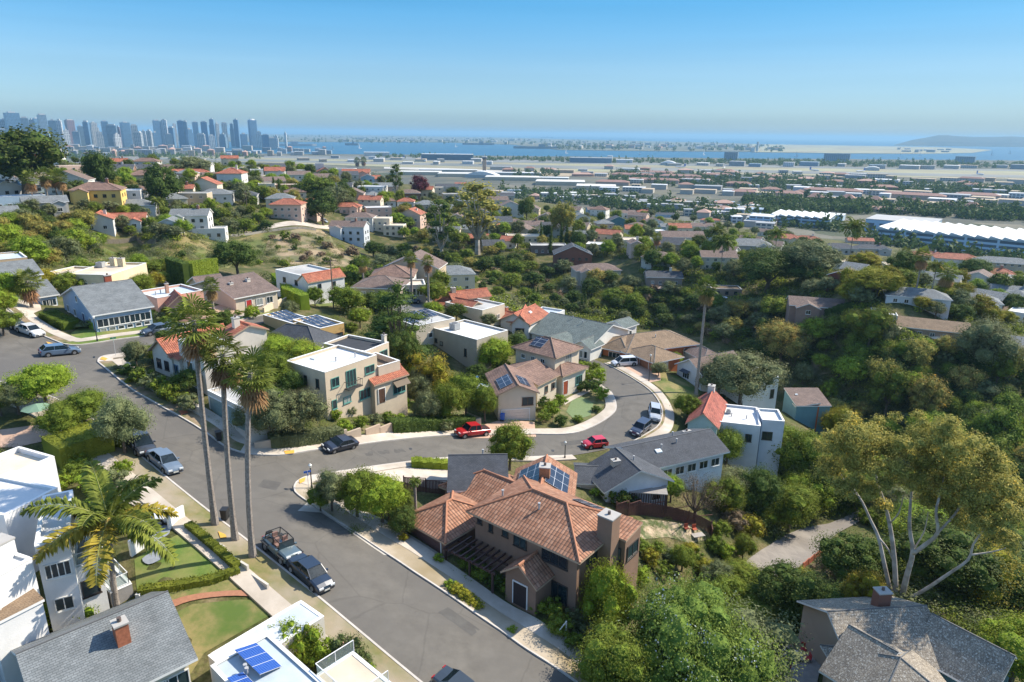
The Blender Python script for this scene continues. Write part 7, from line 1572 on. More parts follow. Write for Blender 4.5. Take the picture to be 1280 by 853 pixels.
for leafs, pts, lab, grp in GS:
    if lab == 'x': continue
    for (x, y, w, hp) in pts:
        plant('shrub_' + rnd.choice(leafs), x, y, y - hp * 1.05, w * 1.15, lab, grp)
# ---------------------------------------------------------------- trees of the hill and the canyon
far = lambda *k: ['far_' + x for x in k]
HILL_A = [(0,272),(40,268),(110,280),(112,300),(128,312),(100,330),(60,338),(0,345)]
scatter(HILL_A, 34, 15, far('mid', 'olive', 'dark', 'bright', 'euc'), (5, 9), (.7, 1.0), '{} tree in the thicket left of the green bank', '{} trees left of the green bank')
HILL_B = [(0,190),(60,195),(110,205),(170,215),(200,235),(200,260),(100,258),(60,235),(0,225)]
scatter(HILL_B, 56, 10, far('mid', 'dark', 'olive', 'bright', 'euc'), (5, 9), (.8, 1.1), '{} tree among the houses high on the hill left', '{} hill trees left')
HILL_C = [(160,196),(240,196),(330,206),(330,240),(300,246),(270,250),(210,262),(200,230)]
scatter(HILL_C, 50, 9, far('mid', 'dark', 'olive', 'bright'), (5, 8.5), (.8, 1.1), '{} tree around the white villa on the hill', '{} villa hill trees')
HILL_D = [(325,208),(400,208),(480,216),(500,235),(480,262),(430,258),(400,270),(340,262),(300,262),(300,245)]
scatter(HILL_D, 72, 9, far('mid', 'dark', 'olive', 'bright', 'euc'), (5, 9), (.8, 1.1), '{} tree on the middle of the hill', '{} middle hill trees')
HILL_E = [(100,262),(200,262),(260,262),(300,262),(335,275),(335,290),(270,300),(190,300),(112,285)]
scatter(HILL_E, 44, 10, far('mid', 'dark', 'bright', 'olive'), (4, 7), (.7, 1.0), '{} tree between the houses above the green bank', '{} trees above the green bank')
RIM_A = [(480,245),(620,250),(700,262),(800,268),(830,290),(800,325),(700,318),(620,318),(560,308),(500,300),(480,275)]
scatter(RIM_A, 84, 12, far('mid', 'dark', 'olive', 'bright', 'euc'), (5, 9), (.8, 1.15), '{} tree between the houses across the ravine', '{} trees across the ravine')
RIM_B = [(800,270),(960,290),(1040,318),(1000,345),(940,352),(860,345),(800,340)]
scatter(RIM_B, 56, 14, far('mid', 'dark', 'olive', 'bright'), (5, 9), (.8, 1.1), '{} tree among the houses on the far rim', '{} far rim trees')
RIM_C = [(1040,325),(1120,345),(1280,350),(1280,420),(1180,405),(1100,395),(1000,375)]
scatter(RIM_C, 34, 18, far('mid', 'dark', 'yellow', 'olive', 'bright'), (6, 10), (.7, 1.0), '{} tree around the low ranch roofs', '{} ranch roof trees')
CAN_A = [(440,345),(470,312),(560,312),(640,322),(740,345),(860,372),(960,395),(1000,420),(960,450),(900,432),(800,398),(700,378),(600,352),(540,352)]
scatter(CAN_A, 62, 19, far('dark', 'mid', 'olive', 'dark', 'euc'), (6, 11), (.6, .9), '{} tree in the upper canyon behind the street', '{} upper canyon trees')
CAN_B = [(960,400),(1060,420),(1200,440),(1290,470),(1290,640),(1180,600),(1060,545),(1000,490),(950,450)]
scatter(CAN_B, 66, 25, far('dark', 'mid', 'olive', 'euc', 'bright', 'mid'), (5, 11), (.7, 1.35), '{} tree in the deep canyon right', '{} deep canyon trees')
SLOPE = [(930,560),(1000,545),(1060,545),(1290,640),(1290,760),(1200,700),(1040,640),(960,670),(900,640)]
scatter(SLOPE, 26, 30, ['near_dark', 'near_mid', 'near_olive', 'near_bright'], (5, 9), (.6, .9), '{} tree on the steep slope under the eucalyptus crown', '{} slope trees')
LOWC = [(880,735),(960,745),(1060,790),(1050,853),(900,853),(860,800)]
scatter(LOWC, 12, 30, ['near_dark', 'near_mid'], (4, 6), (.6, .9), '{} bushy tree in the hollow above the garden table', '{} hollow trees')
scatter([(560,352),(700,378),(860,402),(800,412),(690,390),(600,370)], 26, 11, far('mid', 'dark', 'olive'), (3.5, 6), (.7, 1), '{} tree on the canyon edge right behind the tile roofs', '{} canyon edge trees')
MIDB = [(330,345),(430,345),(560,345),(560,372),(440,400),(400,360),(340,372)]
scatter(MIDB, 20, 12, far('mid', 'bright', 'dark'), (4, 6), (.8, 1.0), '{} tree near the long low brown house', '{} trees near the brown house')
YARDS = [(100,425),(340,400),(520,385),(640,400),(760,430),(880,440),(870,480),(780,470),(740,430),(640,520),(560,520),(400,540),(300,560),(200,470)]
scatter(YARDS, 46, 24, ['near_mid', 'near_bright', 'near_olive', 'near_dark'], (3, 4.6), (.8, 1.1), '{} small yard tree between the street houses', '{} yard trees')
scatter([(0,385),(50,360),(160,335),(250,345),(240,360),(150,365),(40,375)], 14, 16, far('mid', 'bright', 'yellow'), (3.5, 6), (.7, 1.0), '{} tree around the adobe house', '{} adobe house trees')
scatter(CAN_B, 70, 14, ['farshrub_dark', 'farshrub_olive', 'farshrub_mid'], (3.5, 6), (.6, .8), '{} bush on the deep canyon side', '{} deep canyon bushes', 'hillside_shrub')
scatter(CAN_A, 90, 11, ['farshrub_dark', 'farshrub_olive', 'farshrub_mid', 'farshrub_dry'], (3, 5.5), (.6, .8), '{} bush on the upper canyon side', '{} upper canyon bushes', 'hillside_shrub')
scatter(SLOPE, 40, 20, ['shrub_dark', 'shrub_olive', 'shrub_mid', 'shrub_bright'], (2.5, 4.5), (.6, .8), '{} bush under the slope trees', '{} slope bushes', 'hillside_shrub')
print('plants', NPL[0], len(bpy.data.objects))
BANKP = [(90,325),(200,305),(345,300),(345,330),(200,342),(100,342)]; BARE = [(335,296),(410,292),(450,318),(450,338),(350,335)]
scatter(BARE, 16, 11, ['farshrub_dark', 'farshrub_mid', 'farshrub_dry'], (2.5, 6), (.6, .8), '{} bush on the bare bank below the lane', '{} bare bank bushes', 'hillside_shrub')
scatter(BANKP, 12, 16, ['farshrub_mid', 'farshrub_bright', 'farshrub_dark'], (2, 4), (.5, .8), '{} bush on the green bank', '{} green bank bushes', 'hillside_shrub')
GC = ground_cover('canyon_undergrowth', [([(1285,380),(1460,400),(1460,780),(1285,800)], 420), (BARE, 90), (BANKP, 300), ([(1050,690),(1290,690),(1290,850),(1210,800),(1150,760),(1060,765)], 260), (CAN_A, 900), (CAN_B, 900), (SLOPE, 500), (LOWC, 120), (HILL_A, 250), ([(600,318),(760,345),(860,370),(860,395),(700,378),(560,345)], 200)], 0, (1.6, 4.0), ['dark', 'mid', 'olive'], 26, .26, 'dense scrub covering the canyon sides')
ground_cover('hillside_undergrowth', [(HILL_B, 500), (HILL_C, 500), (HILL_D, 700), (HILL_E, 320), (RIM_A, 1100), (RIM_B, 700), (RIM_C, 450), ([(420,345),(700,374),(860,402),(800,412),(640,396),(560,374),(440,392)], 420), ([(800,335),(1040,345),(1280,400),(1280,450),(1080,425),(960,400),(800,372)], 500), (MIDB, 120)], 0, (2.0, 5.0), ['mid', 'bright', 'olive', 'dark'], 8, .5, 'garden greenery between the hill houses', 5)
ground_cover('yard_groundcover', [(YARDS, 500), ([(560,600),(640,620),(900,620),(900,740),(780,760),(560,720)], 220), ([(140,560),(60,640),(0,640),(0,560)], 90), ([(380,610),(500,625),(520,660),(440,665),(390,640)], 70), ([(640,740),(780,760),(800,850),(740,850)], 90)], 0, (.6, 1.6), ['mid', 'bright', 'olive'], 70, .12, 'low plants in the street side yards', 6)
# ================================================================ street furniture and garden things
DARKM = lambda: plain('dark iron', (.035, .04, .04), .5); WHM = lambda: plain('white lamp globe', (.75, .75, .7), .3)
def lamp(px, py, top, label, globe=True):
    p = G(px, py); h = top_z(p, px, top) - p.z; o = thing('street_lamp', label, 'street lamp', p, 0, 'street lamps'); mb = MB(); mb.cyl((0, 0, -.3), .14, .8, 8, r2=.11); mb.cyl((0, 0, .5), .075, h - .9, 8, r2=.055); link('post', mb.mesh('post', [DARKM()]), o)
    g = MB(); g.cyl((0, 0, h - .4), .1, .08, 10); g.cyl((0, 0, h - .32), .12, .2, 10, r2=.19); g.cyl((0, 0, h - .12), .19, .16, 10, r2=.05); link('lamp_globe', g.mesh('lamp_globe', [WHM()]), o)
lamp(390, 612, 580, 'dark street lamp with white globe at the street corner thicket'); lamp(811, 477, 443, 'dark street lamp in front of the orange house'); lamp(122, 428, 395, 'dark street lamp at the corner house kerb'); lamp(706, 574, 552, 'short street lamp by the driveway of the dark roofed house')
def sign(px, py, top, col, label, w=.75, h_=.22, arms=2, pole=(.5, .5, .5)):
    p = G(px, py); h = top_z(p, px, top) - p.z; o = thing('street_sign', label, 'street sign', p, .5); mb = MB(); mb.cyl((0, 0, -.2), .03, h + .2, 6); link('post', mb.mesh('post', [plain('galvanised %s' % (pole,), pole, .5)]), o)
    for i in range(arms): s = MB(); s.b2(-w / 2, w / 2, -.015, .015, h - .05 - i * (h_ + .03) - h_, h - .05 - i * (h_ + .03)); link('sign_plate', s.mesh('sign_plate', [plain('sign %s' % (col,), col, .5)]), o, None, i * 1.57)
sign(386, 613, 588, (.02, .14, .55), 'blue street name sign beside the street corner lamp'); sign(145, 446, 421, (.02, .30, .16), 'green street name sign at the upper junction')
p = G(707, 800); mb = MB(); mb.b2(-.05, .05, -.05, .05, -.3, 1.9); mb.tube([(0, 0, 1.85), (-.7, 0, 1.2)], .05, 4); tag(mb.obj('signpost', [plain('white trim', (.78, .77, .74), .6)], None, False, p, .5), 'white angled signpost in the shaded planting in front of the brown house', 'signpost')
def pole(px, py, top, label):
    p = G(px, py); h = top_z(p, px, top) - p.z; o = thing('utility_pole', label, 'utility pole', p, .6, None); mb = MB(); mb.cyl((0, 0, -.5), .16, h + .5, 8, r2=.1); link('post', mb.mesh('post', [plain('pole wood', (.16, .12, .09), .9)]), o); mb = MB(); mb.b2(-1.1, 1.1, -.06, .06, h - .8, h - .66); mb.b2(-.7, .7, -.06, .06, h - 1.6, h - 1.48)
    for x in (-1, -.4, .4, 1): mb.cyl((x, 0, h - .66), .05, .16, 6)
    link('crossarm', mb.mesh('crossarm', [plain('pole wood', (.16, .12, .09), .9)]), o)
pole(417, 386, 322, 'tall thin utility pole beside the white villa lawn'); pole(309, 262, 240, 'utility pole beside the dark clipped hill hedge')
def bin_(px, py, col, label, grp=None):
    p = G(px, py); o = thing('wheelie_bin', label, 'bin', p + Vector((0, 0, .2)), rnd.uniform(0, 3), grp); mb = MB(); mb.box((0, 0, .5), (.5, .6, 1.0), 0, 0, 1.15); m_ = plain('bin %s' % (col,), col, .5); link('bin_body', mb.mesh('bin_body', [m_]), o)
    l = MB(); l.box((0, 0, 1.04), (.64, .76, .07)); link('lid', l.mesh('lid', [m_]), o); w_ = MB(); w_.cyl((-.3, .3, .1), .1, .6, 8, axis='x'); link('wheel', w_.mesh('wheel', [TYRE()]), o)
bin_(274, 552, (.02, .02, .02), 'black wheelie bin in front of the grey garage doors'); bin_(282, 651, (.02, .02, .02), 'black wheelie bin at the kerb between the street palms'); bin_(628, 527, (.02, .12, .5), 'blue wheelie bin beside the garage under the gable')
bin_(824, 466, (.02, .12, .5), 'blue wheelie bin against the orange house wall'); bin_(820, 466, (.04, .05, .06), 'dark wheelie bin beside the blue bin of the orange house'); bin_(664, 417, (.02, .10, .45), 'blue bin in front of the white house with red gables')
def umbrella(px, py, r, cols, label, dz=0):
    p = G(px, py); o = thing('patio_umbrella', label, 'patio umbrella', p + Vector((0, 0, dz))); mb = MB(); mb.cyl((0, 0, -.3), .03, 2.7, 6); link('pole', mb.mesh('pole', [plain('umbrella pole', (.5, .45, .38), .5)]), o); c = MB()
    for k in range(8): a, b = k * math.pi / 4, (k + 1) * math.pi / 4; A_, B_ = (math.cos(a) * r, math.sin(a) * r, 2.0), (math.cos(b) * r, math.sin(b) * r, 2.0); c.face([A_, B_, (0, 0, 2.5)], k % 2); c.face([B_, A_, (0, 0, 2.42)], k % 2)
    link('canopy', c.mesh('canopy', [plain('canvas %s' % (q,), q, .9) for q in cols]), o)
umbrella(50, 531, 1.5, [(.16, .26, .18), (.18, .29, .2)], 'green patio umbrella under the street trees'); umbrella(603, 484, 1.3, [(.05, .25, .55), (.6, .65, .7)], 'blue and white garden umbrella, the upper of two by the hipped house'); umbrella(600, 497, 1.7, [(.05, .28, .6), (.6, .65, .7)], 'larger blue and white garden umbrella below the other one')
umbrella(1118, 418, 2, [(.6, .5, .38)] * 2, 'cream patio umbrella left of the tan ranch roof'); umbrella(1172, 431, 2.4, [(.62, .52, .4)] * 2, 'cream patio umbrella in front of the tan ranch house'); umbrella(825, 366, 2.0, [(.55, .40, .3)] * 2, 'tan terrace umbrella over the canyon'); umbrella(903, 378, 1.8, [(.7, .7, .7)] * 2, 'white umbrella beside the tan flat roof'); umbrella(668, 312, 1.8, [(.05, .4, .25)] * 2, 'green umbrella by the dark flat roofed house'); umbrella(557, 300, 2.2, [(.03, .35, .25)] * 2, 'green umbrella in the ravine garden')
def chair(px, py, rz, col, label, grp, dz=0):
    p = G(px, py) + Vector((0, 0, dz)); o = thing('garden_chair', label, 'chair', p, rz, grp); m_ = plain('chair %s' % (col,), col, .6); s = MB(); s.b2(-.28, .28, -.28, .28, .4, .46); link('seat', s.mesh('seat', [m_]), o); b = MB(); b.b2(-.28, .28, .25, .3, .47, .95); link('backrest', b.mesh('backrest', [m_]), o)
    for x in (-.24, .24):
        for y in (-.24, .24): l = MB(); l.b2(-.025, .025, -.025, .025, -.1, .4); link('leg', l.mesh('leg', [DARKM()]), o, (x, y, 0))
def table(px, py, rz, L, W_, col, label, dz=0):
    p = G(px, py) + Vector((0, 0, dz)); o = thing('garden_table', label, 'table', p, rz); t = MB(); t.b2(-L / 2, L / 2, -W_ / 2, W_ / 2, .7, .75); link('tabletop', t.mesh('tabletop', [plain('table %s' % (col,), col, .5)]), o)
    for x in (-L / 2 + .1, L / 2 - .1):
        for y in (-W_ / 2 + .1, W_ / 2 - .1): l = MB(); l.b2(-.03, .03, -.03, .03, -.1, .7); link('leg', l.mesh('leg', [DARKM()]), o, (x, y, 0))
kind(patch('garden_patio', [(955,812),(975,795),(1010,800),(1030,815),(1020,860),(970,860)], .25, noise_mat('patio slabs', (.20, .18, .17), (.28, .25, .22), scale=2), 1.5, skirt=.4), 'structure')
table(985, 826, -.45, 2.6, 1.1, (.62, .58, .55), 'long pale garden table with red chairs on the shaded patio', .27)
for i, (x, y, r) in enumerate([(968, 812, 1.6), (966, 824, 1.6), (990, 812, 0), (1003, 818, -.5), (1008, 830, -1.6), (983, 840, 3.1), (972, 836, 2.6)]): chair(x, y, r, (.42, .03, .03), 'red garden chair around the long pale table', 'red chairs around the garden table', .27)
for x, y in ((858, 664), (868, 665)): chair(x, y, .2, (.45, .10, .05), 'rust orange lounge chair against the dark board fence', 'rust orange lounge chairs'); 
chair(788, 697, .6, (.40, .04, .05), 'red garden chair on the terrace of the brown house', None); table(872, 675, .3, 1.6, .9, (.40, .36, .32), 'stone coloured table on the terraced garden')
mb = MB(); p = G(808, 632); mb.b2(-2.4, 2.4, -1.2, 1.2, 2.3, 2.42, 1)
for i in range(16): mb.b2(-2.4 + i * .3, -2.28 + i * .3, -1.2, -1.15, -.3, 2.3)
for i in range(8): mb.b2(2.35, 2.4, -1.2 + i * .3, -1.08 + i * .3, -.3, 2.3)
tag(mb.obj('slatted_shed', [plain('dark stained timber', (.07, .035, .03), .7), noise_mat('corrugated sheet', (.32, .30, .28), (.24, .22, .21), scale=2)], None, False, p, -.1), 'dark slatted timber shed with pale corrugated roof against the white wall', 'shed')
p = G(1112, 438); p = G(1165, 408); mb = MB(); mb.prism([(4.5 * math.cos(a * .52) * (1.3 if a % 12 < 6 else 1), 2.4 * math.sin(a * .52)) for a in range(12)], -.2, .14); kind(mb.obj('pool_water', plain('pool water', (.04, .38, .50), .1), None, False, p), 'structure')
print('street done')
# ================================================================ the flat land, the airport, the bay and the city
FW = {}
def fmat(c, k='fw'):
    return noise_mat('%s %s' % (k, c), tuple(x * .85 for x in c), tuple(x * .72 for x in c), scale=.08, rough=.85)
def winmat(c, sx, sz, nm):
    if nm in MATS: return MATS[nm]
    m = bpy.data.materials.new(nm); nt, N, L, B = nodes(m); uv = N.new('ShaderNodeUVMap'); uv.uv_map = 'UVMap'
    b = N.new('ShaderNodeTexBrick'); b.offset = 0; b.inputs['Scale'].default_value = 1; b.inputs['Brick Width'].default_value = sx; b.inputs['Row Height'].default_value = sz; b.inputs['Mortar Size'].default_value = min(sx, sz) * .22; b.inputs['Mortar Smooth'].default_value = 0
    b.inputs['Color1'].default_value = (.05, .08, .11, 1); b.inputs['Color2'].default_value = (.09, .13, .17, 1); b.inputs['Mortar'].default_value = (*c, 1)
    L.new(uv.outputs[0], b.inputs['Vector']); L.new(b.outputs[0], B.inputs['Base Color']); setin(B, Roughness=.35); MATS[nm] = m; return m
def block(name, label, cat, px, py, wpx, D, h, rot=0, roofc=(.6, .6, .6), wallc=(.5, .5, .48), group=None, z=FLAT, win=None, top=None, hip=0, saw=0, arch=0, parts=True):
    """px, py: foot of the front wall; real width from the pixel width; top: surveyed roof line instead of h"""
    p = P(px, py, z); dist = (p - CAM).length; W = wpx * dist / 853; rz = -math.atan2(p.x, p.y) + R(rot)
    if top is not None: h = max(3, top_z(p, px, top) - p.z)
    x0, x1 = -W / 2, W / 2; mb = MB(); wm = winmat(wallc, *win, 'facade %s %s' % (wallc, win)) if win else fmat(wallc)
    cs = [(x0, 0), (x1, 0), (x1, D), (x0, D)]
    for i in range(4):
        a, b = cs[i], cs[(i + 1) % 4]; ln = math.hypot(b[0] - a[0], b[1] - a[1]); mb.face([(a[0], a[1], -1), (b[0], b[1], -1), (b[0], b[1], h), (a[0], a[1], h)], 0, [(0, -1), (ln, -1), (ln, h), (0, h)])
    rm = MB()
    if saw:
        n = saw; w_ = W / n
        for i in range(n):
            a = x0 + i * w_; b = a + w_; s = w_ * .22; rm.poly([(a, -1, h), (b, -1, h), (a + w_ * .15, -1, h + s), (a, D, h), (b, D, h), (a + w_ * .15, D, h + s)], [(0, 1, 2), (3, 5, 4), (0, 2, 5, 3), (1, 4, 5, 2)])
    elif arch:
        n = 10; pr = [(x0 + W * i / n, h + arch * math.sin(math.pi * i / n)) for i in range(n + 1)]
        for i in range(n): rm.face([(pr[i][0], -1, pr[i][1]), (pr[i + 1][0], -1, pr[i + 1][1]), (pr[i + 1][0], D, pr[i + 1][1]), (pr[i][0], D, pr[i][1])])
        rm.face([(a, -1, b) for a, b in pr])
    elif hip:
        m_ = min(W, D) / 2; o = 1.0; c = [(x0 - o, -o, h), (x1 + o, -o, h), (x1 + o, D + o, h), (x0 - o, D + o, h)]; r1, r2 = ((x0 + m_, D / 2, h + hip), (x1 - m_, D / 2, h + hip)) if W >= D else ((0, m_, h + hip), (0, D - m_, h + hip))
        if W >= D: fs = [(c[0], c[1], r2, r1), (c[1], c[2], r2), (c[2], c[3], r1, r2), (c[3], c[0], r1)]
        else: fs = [(c[0], c[1], r1), (c[1], c[2], r2, r1), (c[2], c[3], r2), (c[3], c[0], r1, r2)]
        for f in fs: rm.face(f)
        rm.face(c[::-1])
    else:
        rm.b2(x0 - .3, x1 + .3, -.3, D + .3, h, h + .8)
    if not parts:
        off = len(mb.v); mb.v += rm.v; mb.f += [tuple(i + off for i in f) for f in rm.f]; mb.mi += [1] * len(rm.f); mb.uv += rm.uv
        return tag(mb.obj(name, [wm, fmat(roofc, 'fr')], None, False, p, rz), label, cat, group)
    o = thing(name, label, cat, p, rz, group); link('wall', mb.mesh('wall', [wm]), o); link('roof', rm.mesh('roof', [fmat(roofc, 'fr')]), o); return o
BLW = (.30, .42, .55); WR = (.74, .76, .76)
o = block('factory_building', 'very long blue and white factory with sawtooth roof at the right edge of the valley', 'factory', 1215, 315, 185, 95, 14, -8, WR, (.42, .55, .66), saw=16, win=(26, 4.6))
block('factory_building', 'grey roofed blue warehouse block beside the long sawtooth factory', 'factory', 1122, 292, 66, 60, 13, -8, (.48, .48, .47), (.36, .50, .62), win=(12, 12))
block('factory_building', 'smaller blue factory with white sawtooth roof behind the date palm', 'factory', 998, 283, 64, 60, 11, -8, WR, (.36, .48, .60), saw=7, win=(9, 4))
block('storage_building', 'low round cornered blue white building between the factories', 'warehouse', 1038, 276, 24, 24, 7, -8, WR, (.42, .56, .66))
block('office_building', 'bright white building beside the small sawtooth factory', 'office building', 950, 283, 26, 30, 11, -8, WR, (.35, .5, .62), win=(8, 4))
for i, (a, b, c) in enumerate([(520, 219, 60), (580, 221.5, 64), (640, 226, 66), (700, 232, 60), (745, 238, 48)]):
    block('market_hall', ['westernmost', 'second', 'middle', 'fourth', 'easternmost'][i] + ' of five long pale roofed halls in a row beyond the hill', 'hall', a, b, c, 60 + 8 * (i % 2), 7, -4 + i, (.70, .68, .62), (.60, .52, .38))
for i, (a, b, c) in enumerate([(560, 215.5, 70), (640, 219.5, 70), (690, 226, 40)]): block('market_hall', ['white', 'long white', 'short cream'][i] + ' hall roof behind the row of five halls', 'hall', a, b, c, 34, 6, -3, WR, (.5, .48, .42))
block('hangar', 'white arched hangar beside the airport control tower', 'hangar', 601, 222.5, 40, 40, 6, -12, WR, (.5, .52, .52), arch=9)
block('airport_terminal', 'long dark terminal with thin white roof at the bay edge', 'airport terminal', 559, 200.5, 62, 60, 22, -3, WR, (.10, .16, .22))
block('airport_terminal', 'white terminal hall at the bay edge', 'airport terminal', 471, 195.5, 30, 60, 16, 0, WR, (.66, .66, .64)); block('airport_terminal', 'long blue grey parking block beyond the runway', 'parking block', 738, 204, 50, 60, 18, -2, (.4, .44, .46), (.16, .24, .32)); block('airport_terminal', 'white cube building at the end of the parking block', 'building', 762, 203.5, 6, 30, 24, -2, WR, (.75, .74, .7)); block('airport_terminal', 'white low terminal right of the parking block', 'airport terminal', 780, 204, 20, 50, 12, -2, WR, (.66, .66, .64)); block('hangar', 'cream hangar beyond the runway', 'hangar', 835, 207, 18, 50, 8, -2, WR, (.6, .58, .52), arch=7); block('hangar', 'white hangar far right beyond the runway', 'hangar', 1090, 213.5, 14, 40, 8, 0, WR, (.6, .6, .58), arch=5)
p = P(605.5, 214.5, FLAT); h = top_z(p, 605, 196) - p.z; o = thing('control_tower', 'tan airport control tower with dark glass cab', 'control tower', p); mb = MB(); mb.box((0, 0, h * .4), (10, 10, h * .8)); link('shaft', mb.mesh('shaft', [fmat((.42, .33, .25))]), o); mb = MB(); mb.cyl((0, 0, h * .8), 5, h * .1, 8, r2=8); mb.cyl((0, 0, h * .9), 8, h * .07, 8, r2=7); link('cab', mb.mesh('cab', [plain('cab glass', (.05, .07, .09), .2)]), o); mb = MB(); mb.cyl((0, 0, h * .97), 7.6, 1.5, 8); mb.cyl((0, 0, h * .97), .3, 10, 6); link('roof', mb.mesh('roof', [fmat((.7, .7, .7))]), o)
for i, (x, y, w_, t, c, lab) in enumerate([(1045, 202.5, 26, 192.5, (.16, .25, .34), 'wide blue hotel slab on the bay shore'), (1205, 205, 17, 196, (.18, .26, .32), 'smaller hotel block on the bay shore at the right'), (913, 201, 15, 190.5, (.20, .27, .33), 'blue green hotel block on the bay shore'), (941, 190, 4, 185, (.7, .7, .66), 'pale square tower on the peninsula'), (946, 189.5, 2, 177.5, (.45, .5, .52), 'thin tower on the peninsula skyline')]):
    block('hotel_building', lab, 'hotel', x, y, w_, 40, 10, -5, c, c, top=t, win=(8, 5))
for i, (x, y) in enumerate([(1018, 252), (1058, 254), (1092, 257), (1142, 259.5), (1182, 262), (1213, 265)]):
    block('courtyard_building', ['first', 'second', 'third', 'fourth', 'fifth', 'sixth'][i] + ' pyramid roofed pink pavilion counted from the left among the dark valley trees', 'pavilion', x, y, 16, 17, 7, -6, (.55, .30, .22), (.62, .45, .22), hip=7)
block('courtyard_building', 'long low pink roofed wing in front of the pavilions', 'building', 1108, 266, 40, 14, 4, -4, (.52, .32, .24), (.55, .42, .26), hip=4)
# brick red barracks
BRK = (.36, .21, .17)
for i, (x, y, w_) in enumerate([(790, 222, 50), (820, 219, 44), (850, 224, 48), (815, 229, 62), (868, 229, 40), (895, 222, 36), (765, 232, 40), (985, 247, 30), (930, 245, 30), (1140, 249, 60), (1040, 243, 60), (1220, 249, 40)]):
    block('barracks_building', 'long low building with brick red roof in the valley', 'barracks', x, y, w_, 24, 7, -4 + i % 3, BRK, (.5, .38, .3), 'brick red roofed valley buildings', hip=4)
# parked airliner
def plane(px, py, rot, label):
    p = P(px, py, FLAT); o = thing('airliner', label, 'airplane', p, rot, 'parked airliners'); mb = MB(); mb.tube([(-18, 0, 4), (-14, 0, 4), (12, 0, 4), (18, 0, 4.6), (21, 0, 5.2)], [.6, 2, 2, 1.2, .3], 10); link('fuselage', mb.mesh('fuselage', [fmat((.78, .78, .78))]), o)
    mb = MB(); mb.poly([(-4, 0, 3.4), (3, 0, 3.4), (11, 17, 4.2), (8, 17, 4.2), (8, -17, 4.2), (11, -17, 4.2)], [(0, 1, 2, 3), (1, 0, 4, 5)]); mb.poly([(-4, 0, 3.1), (3, 0, 3.1), (11, 17, 4.1), (8, 17, 4.1), (8, -17, 4.1), (11, -17, 4.1)], [(3, 2, 1, 0), (5, 4, 0, 1)]); link('wing', mb.mesh('wing', [fmat((.6, .62, .64))]), o); mb = MB(); mb.prism([(14, -.25), (20, -.25), (20, .25), (14, .25)], 5, 13); link('tail_fin', mb.mesh('tail_fin', [plain('tail paint', (.08, .14, .4), .4)]), o)
for x, y, r in ((500, 199, .5), (850, 210, .2), (905, 211, 1.2), (1018, 214.5, 2.0), (1075, 215.5, .4), (1225, 219.5, 1.5), (530, 202.5, 2.2)): plane(x, y, r, 'white airliner parked at the airport apron')
# boats
def boat(px, py, s, label, grp):
    p = P(px, py, SEA); o = thing('sailing_boat', label, 'boat', p, rnd.uniform(0, 6), grp); mb = MB(); mb.prism([(-5 * s, -1.4 * s), (3 * s, -1.4 * s), (6 * s, 0), (3 * s, 1.4 * s), (-5 * s, 1.4 * s)], -.3, 1.4 * s); link('hull', mb.mesh('hull', [fmat((.75, .75, .75))]), o); mb = MB(); mb.poly([(0, 0, 2 * s), (0, 0, 14 * s), (-4.5 * s, .4, 2 * s), (0, .15, 2 * s)], [(0, 2, 1), (3, 1, 2)]); mb.cyl((0, 0, 1 * s), .15 * s, 14 * s, 5); link('sail', mb.mesh('sail', [fmat((.8, .8, .8))]), o)
for x, y in ((482, 183.5), (532, 181), (570, 184), (708, 192), (1125, 198), (1150, 196.5), (450, 186), (415, 187.5), (800, 193.5), (880, 194), (1262, 192.5), (1240, 194.5), (995, 196.5)): boat(x, y, 2.2, 'white sailing boat on the bay', 'sailing boats on the bay')
def ship(x, y, w_, label, c=(.22, .26, .30)):
    p = P(x, y, SEA); W = w_ * (p - CAM).length / 853; o = thing('moored_ship', label, 'ship', p, -math.atan2(p.x, p.y)); mb = MB(); mb.prism([(-W / 2, -10), (W * .42, -10), (W / 2, 0), (W * .42, 10), (-W / 2, 10)], 0, 16); link('hull', mb.mesh('hull', [fmat(c)]), o); mb = MB(); mb.b2(W * .02, W * .16, -8, 8, 16, 32); mb.cyl((W * .08, 0, 32), 2, 12, 6); link('superstructure', mb.mesh('superstructure', [fmat(c)]), o)
ship(598, 181.2, 38, 'long grey ship moored across the bay'); ship(440, 181.8, 16, 'grey ship near the city waterfront'); ship(672, 186, 58, 'very long dark grey ship along the peninsula'); ship(362, 182.7, 60, 'long white ship at the city waterfront pier', (.62, .62, .62)); ship(683, 172.2, 16, 'far grey ship on the ocean horizon')
# the city towers ----------------------------------------------------------
TW = [(12,149.5,15,0),(22,141.5,18,1),(37,148,9,2),(45,150,7,3),(51,148.5,8,1),(59,144,11,4),(71,151,14,2),(79,151,7,5),(92,150.5,12,6),(104,158,10,2),(113,160,6,7),(112,153,8,1),(121,153.5,12,3),(135,152,9,1),(143,157,14,2),(151,159,7,6),(160,153.5,13,1),(171,157,9,3),(182,164,7,5),(189,164,8,3),(199,151,9,1),(206,152,8,2),(209,150.5,8,5),(217,160,9,1),(221,155,6,5),(229,151.5,9,1),(235,152.5,6,2),(239,162,10,1),(247,153,8,1),(258,153,9,1),(268,149.5,9,1),(274,155,6,3),(283,154,8,3),(292,155,6,2),(298,150,8,1),(318,150.5,13,1),(127,165,9,3),(98,165,9,2),(175,166,12,3),(196,166,9,1),(213,168,10,2),(253,168,12,3),(280,168,12,2),(306,168,10,1),(333,169,10,1),(346,170,7,5),(358,166.5,4,5),(340,173,14,2),(325,165,9,5),(30,160,12,3),(62,166,10,2),(86,163,8,5),(8,162,12,2),(42,165,10,6),(148,168,10,5),(266,170,9,5)]
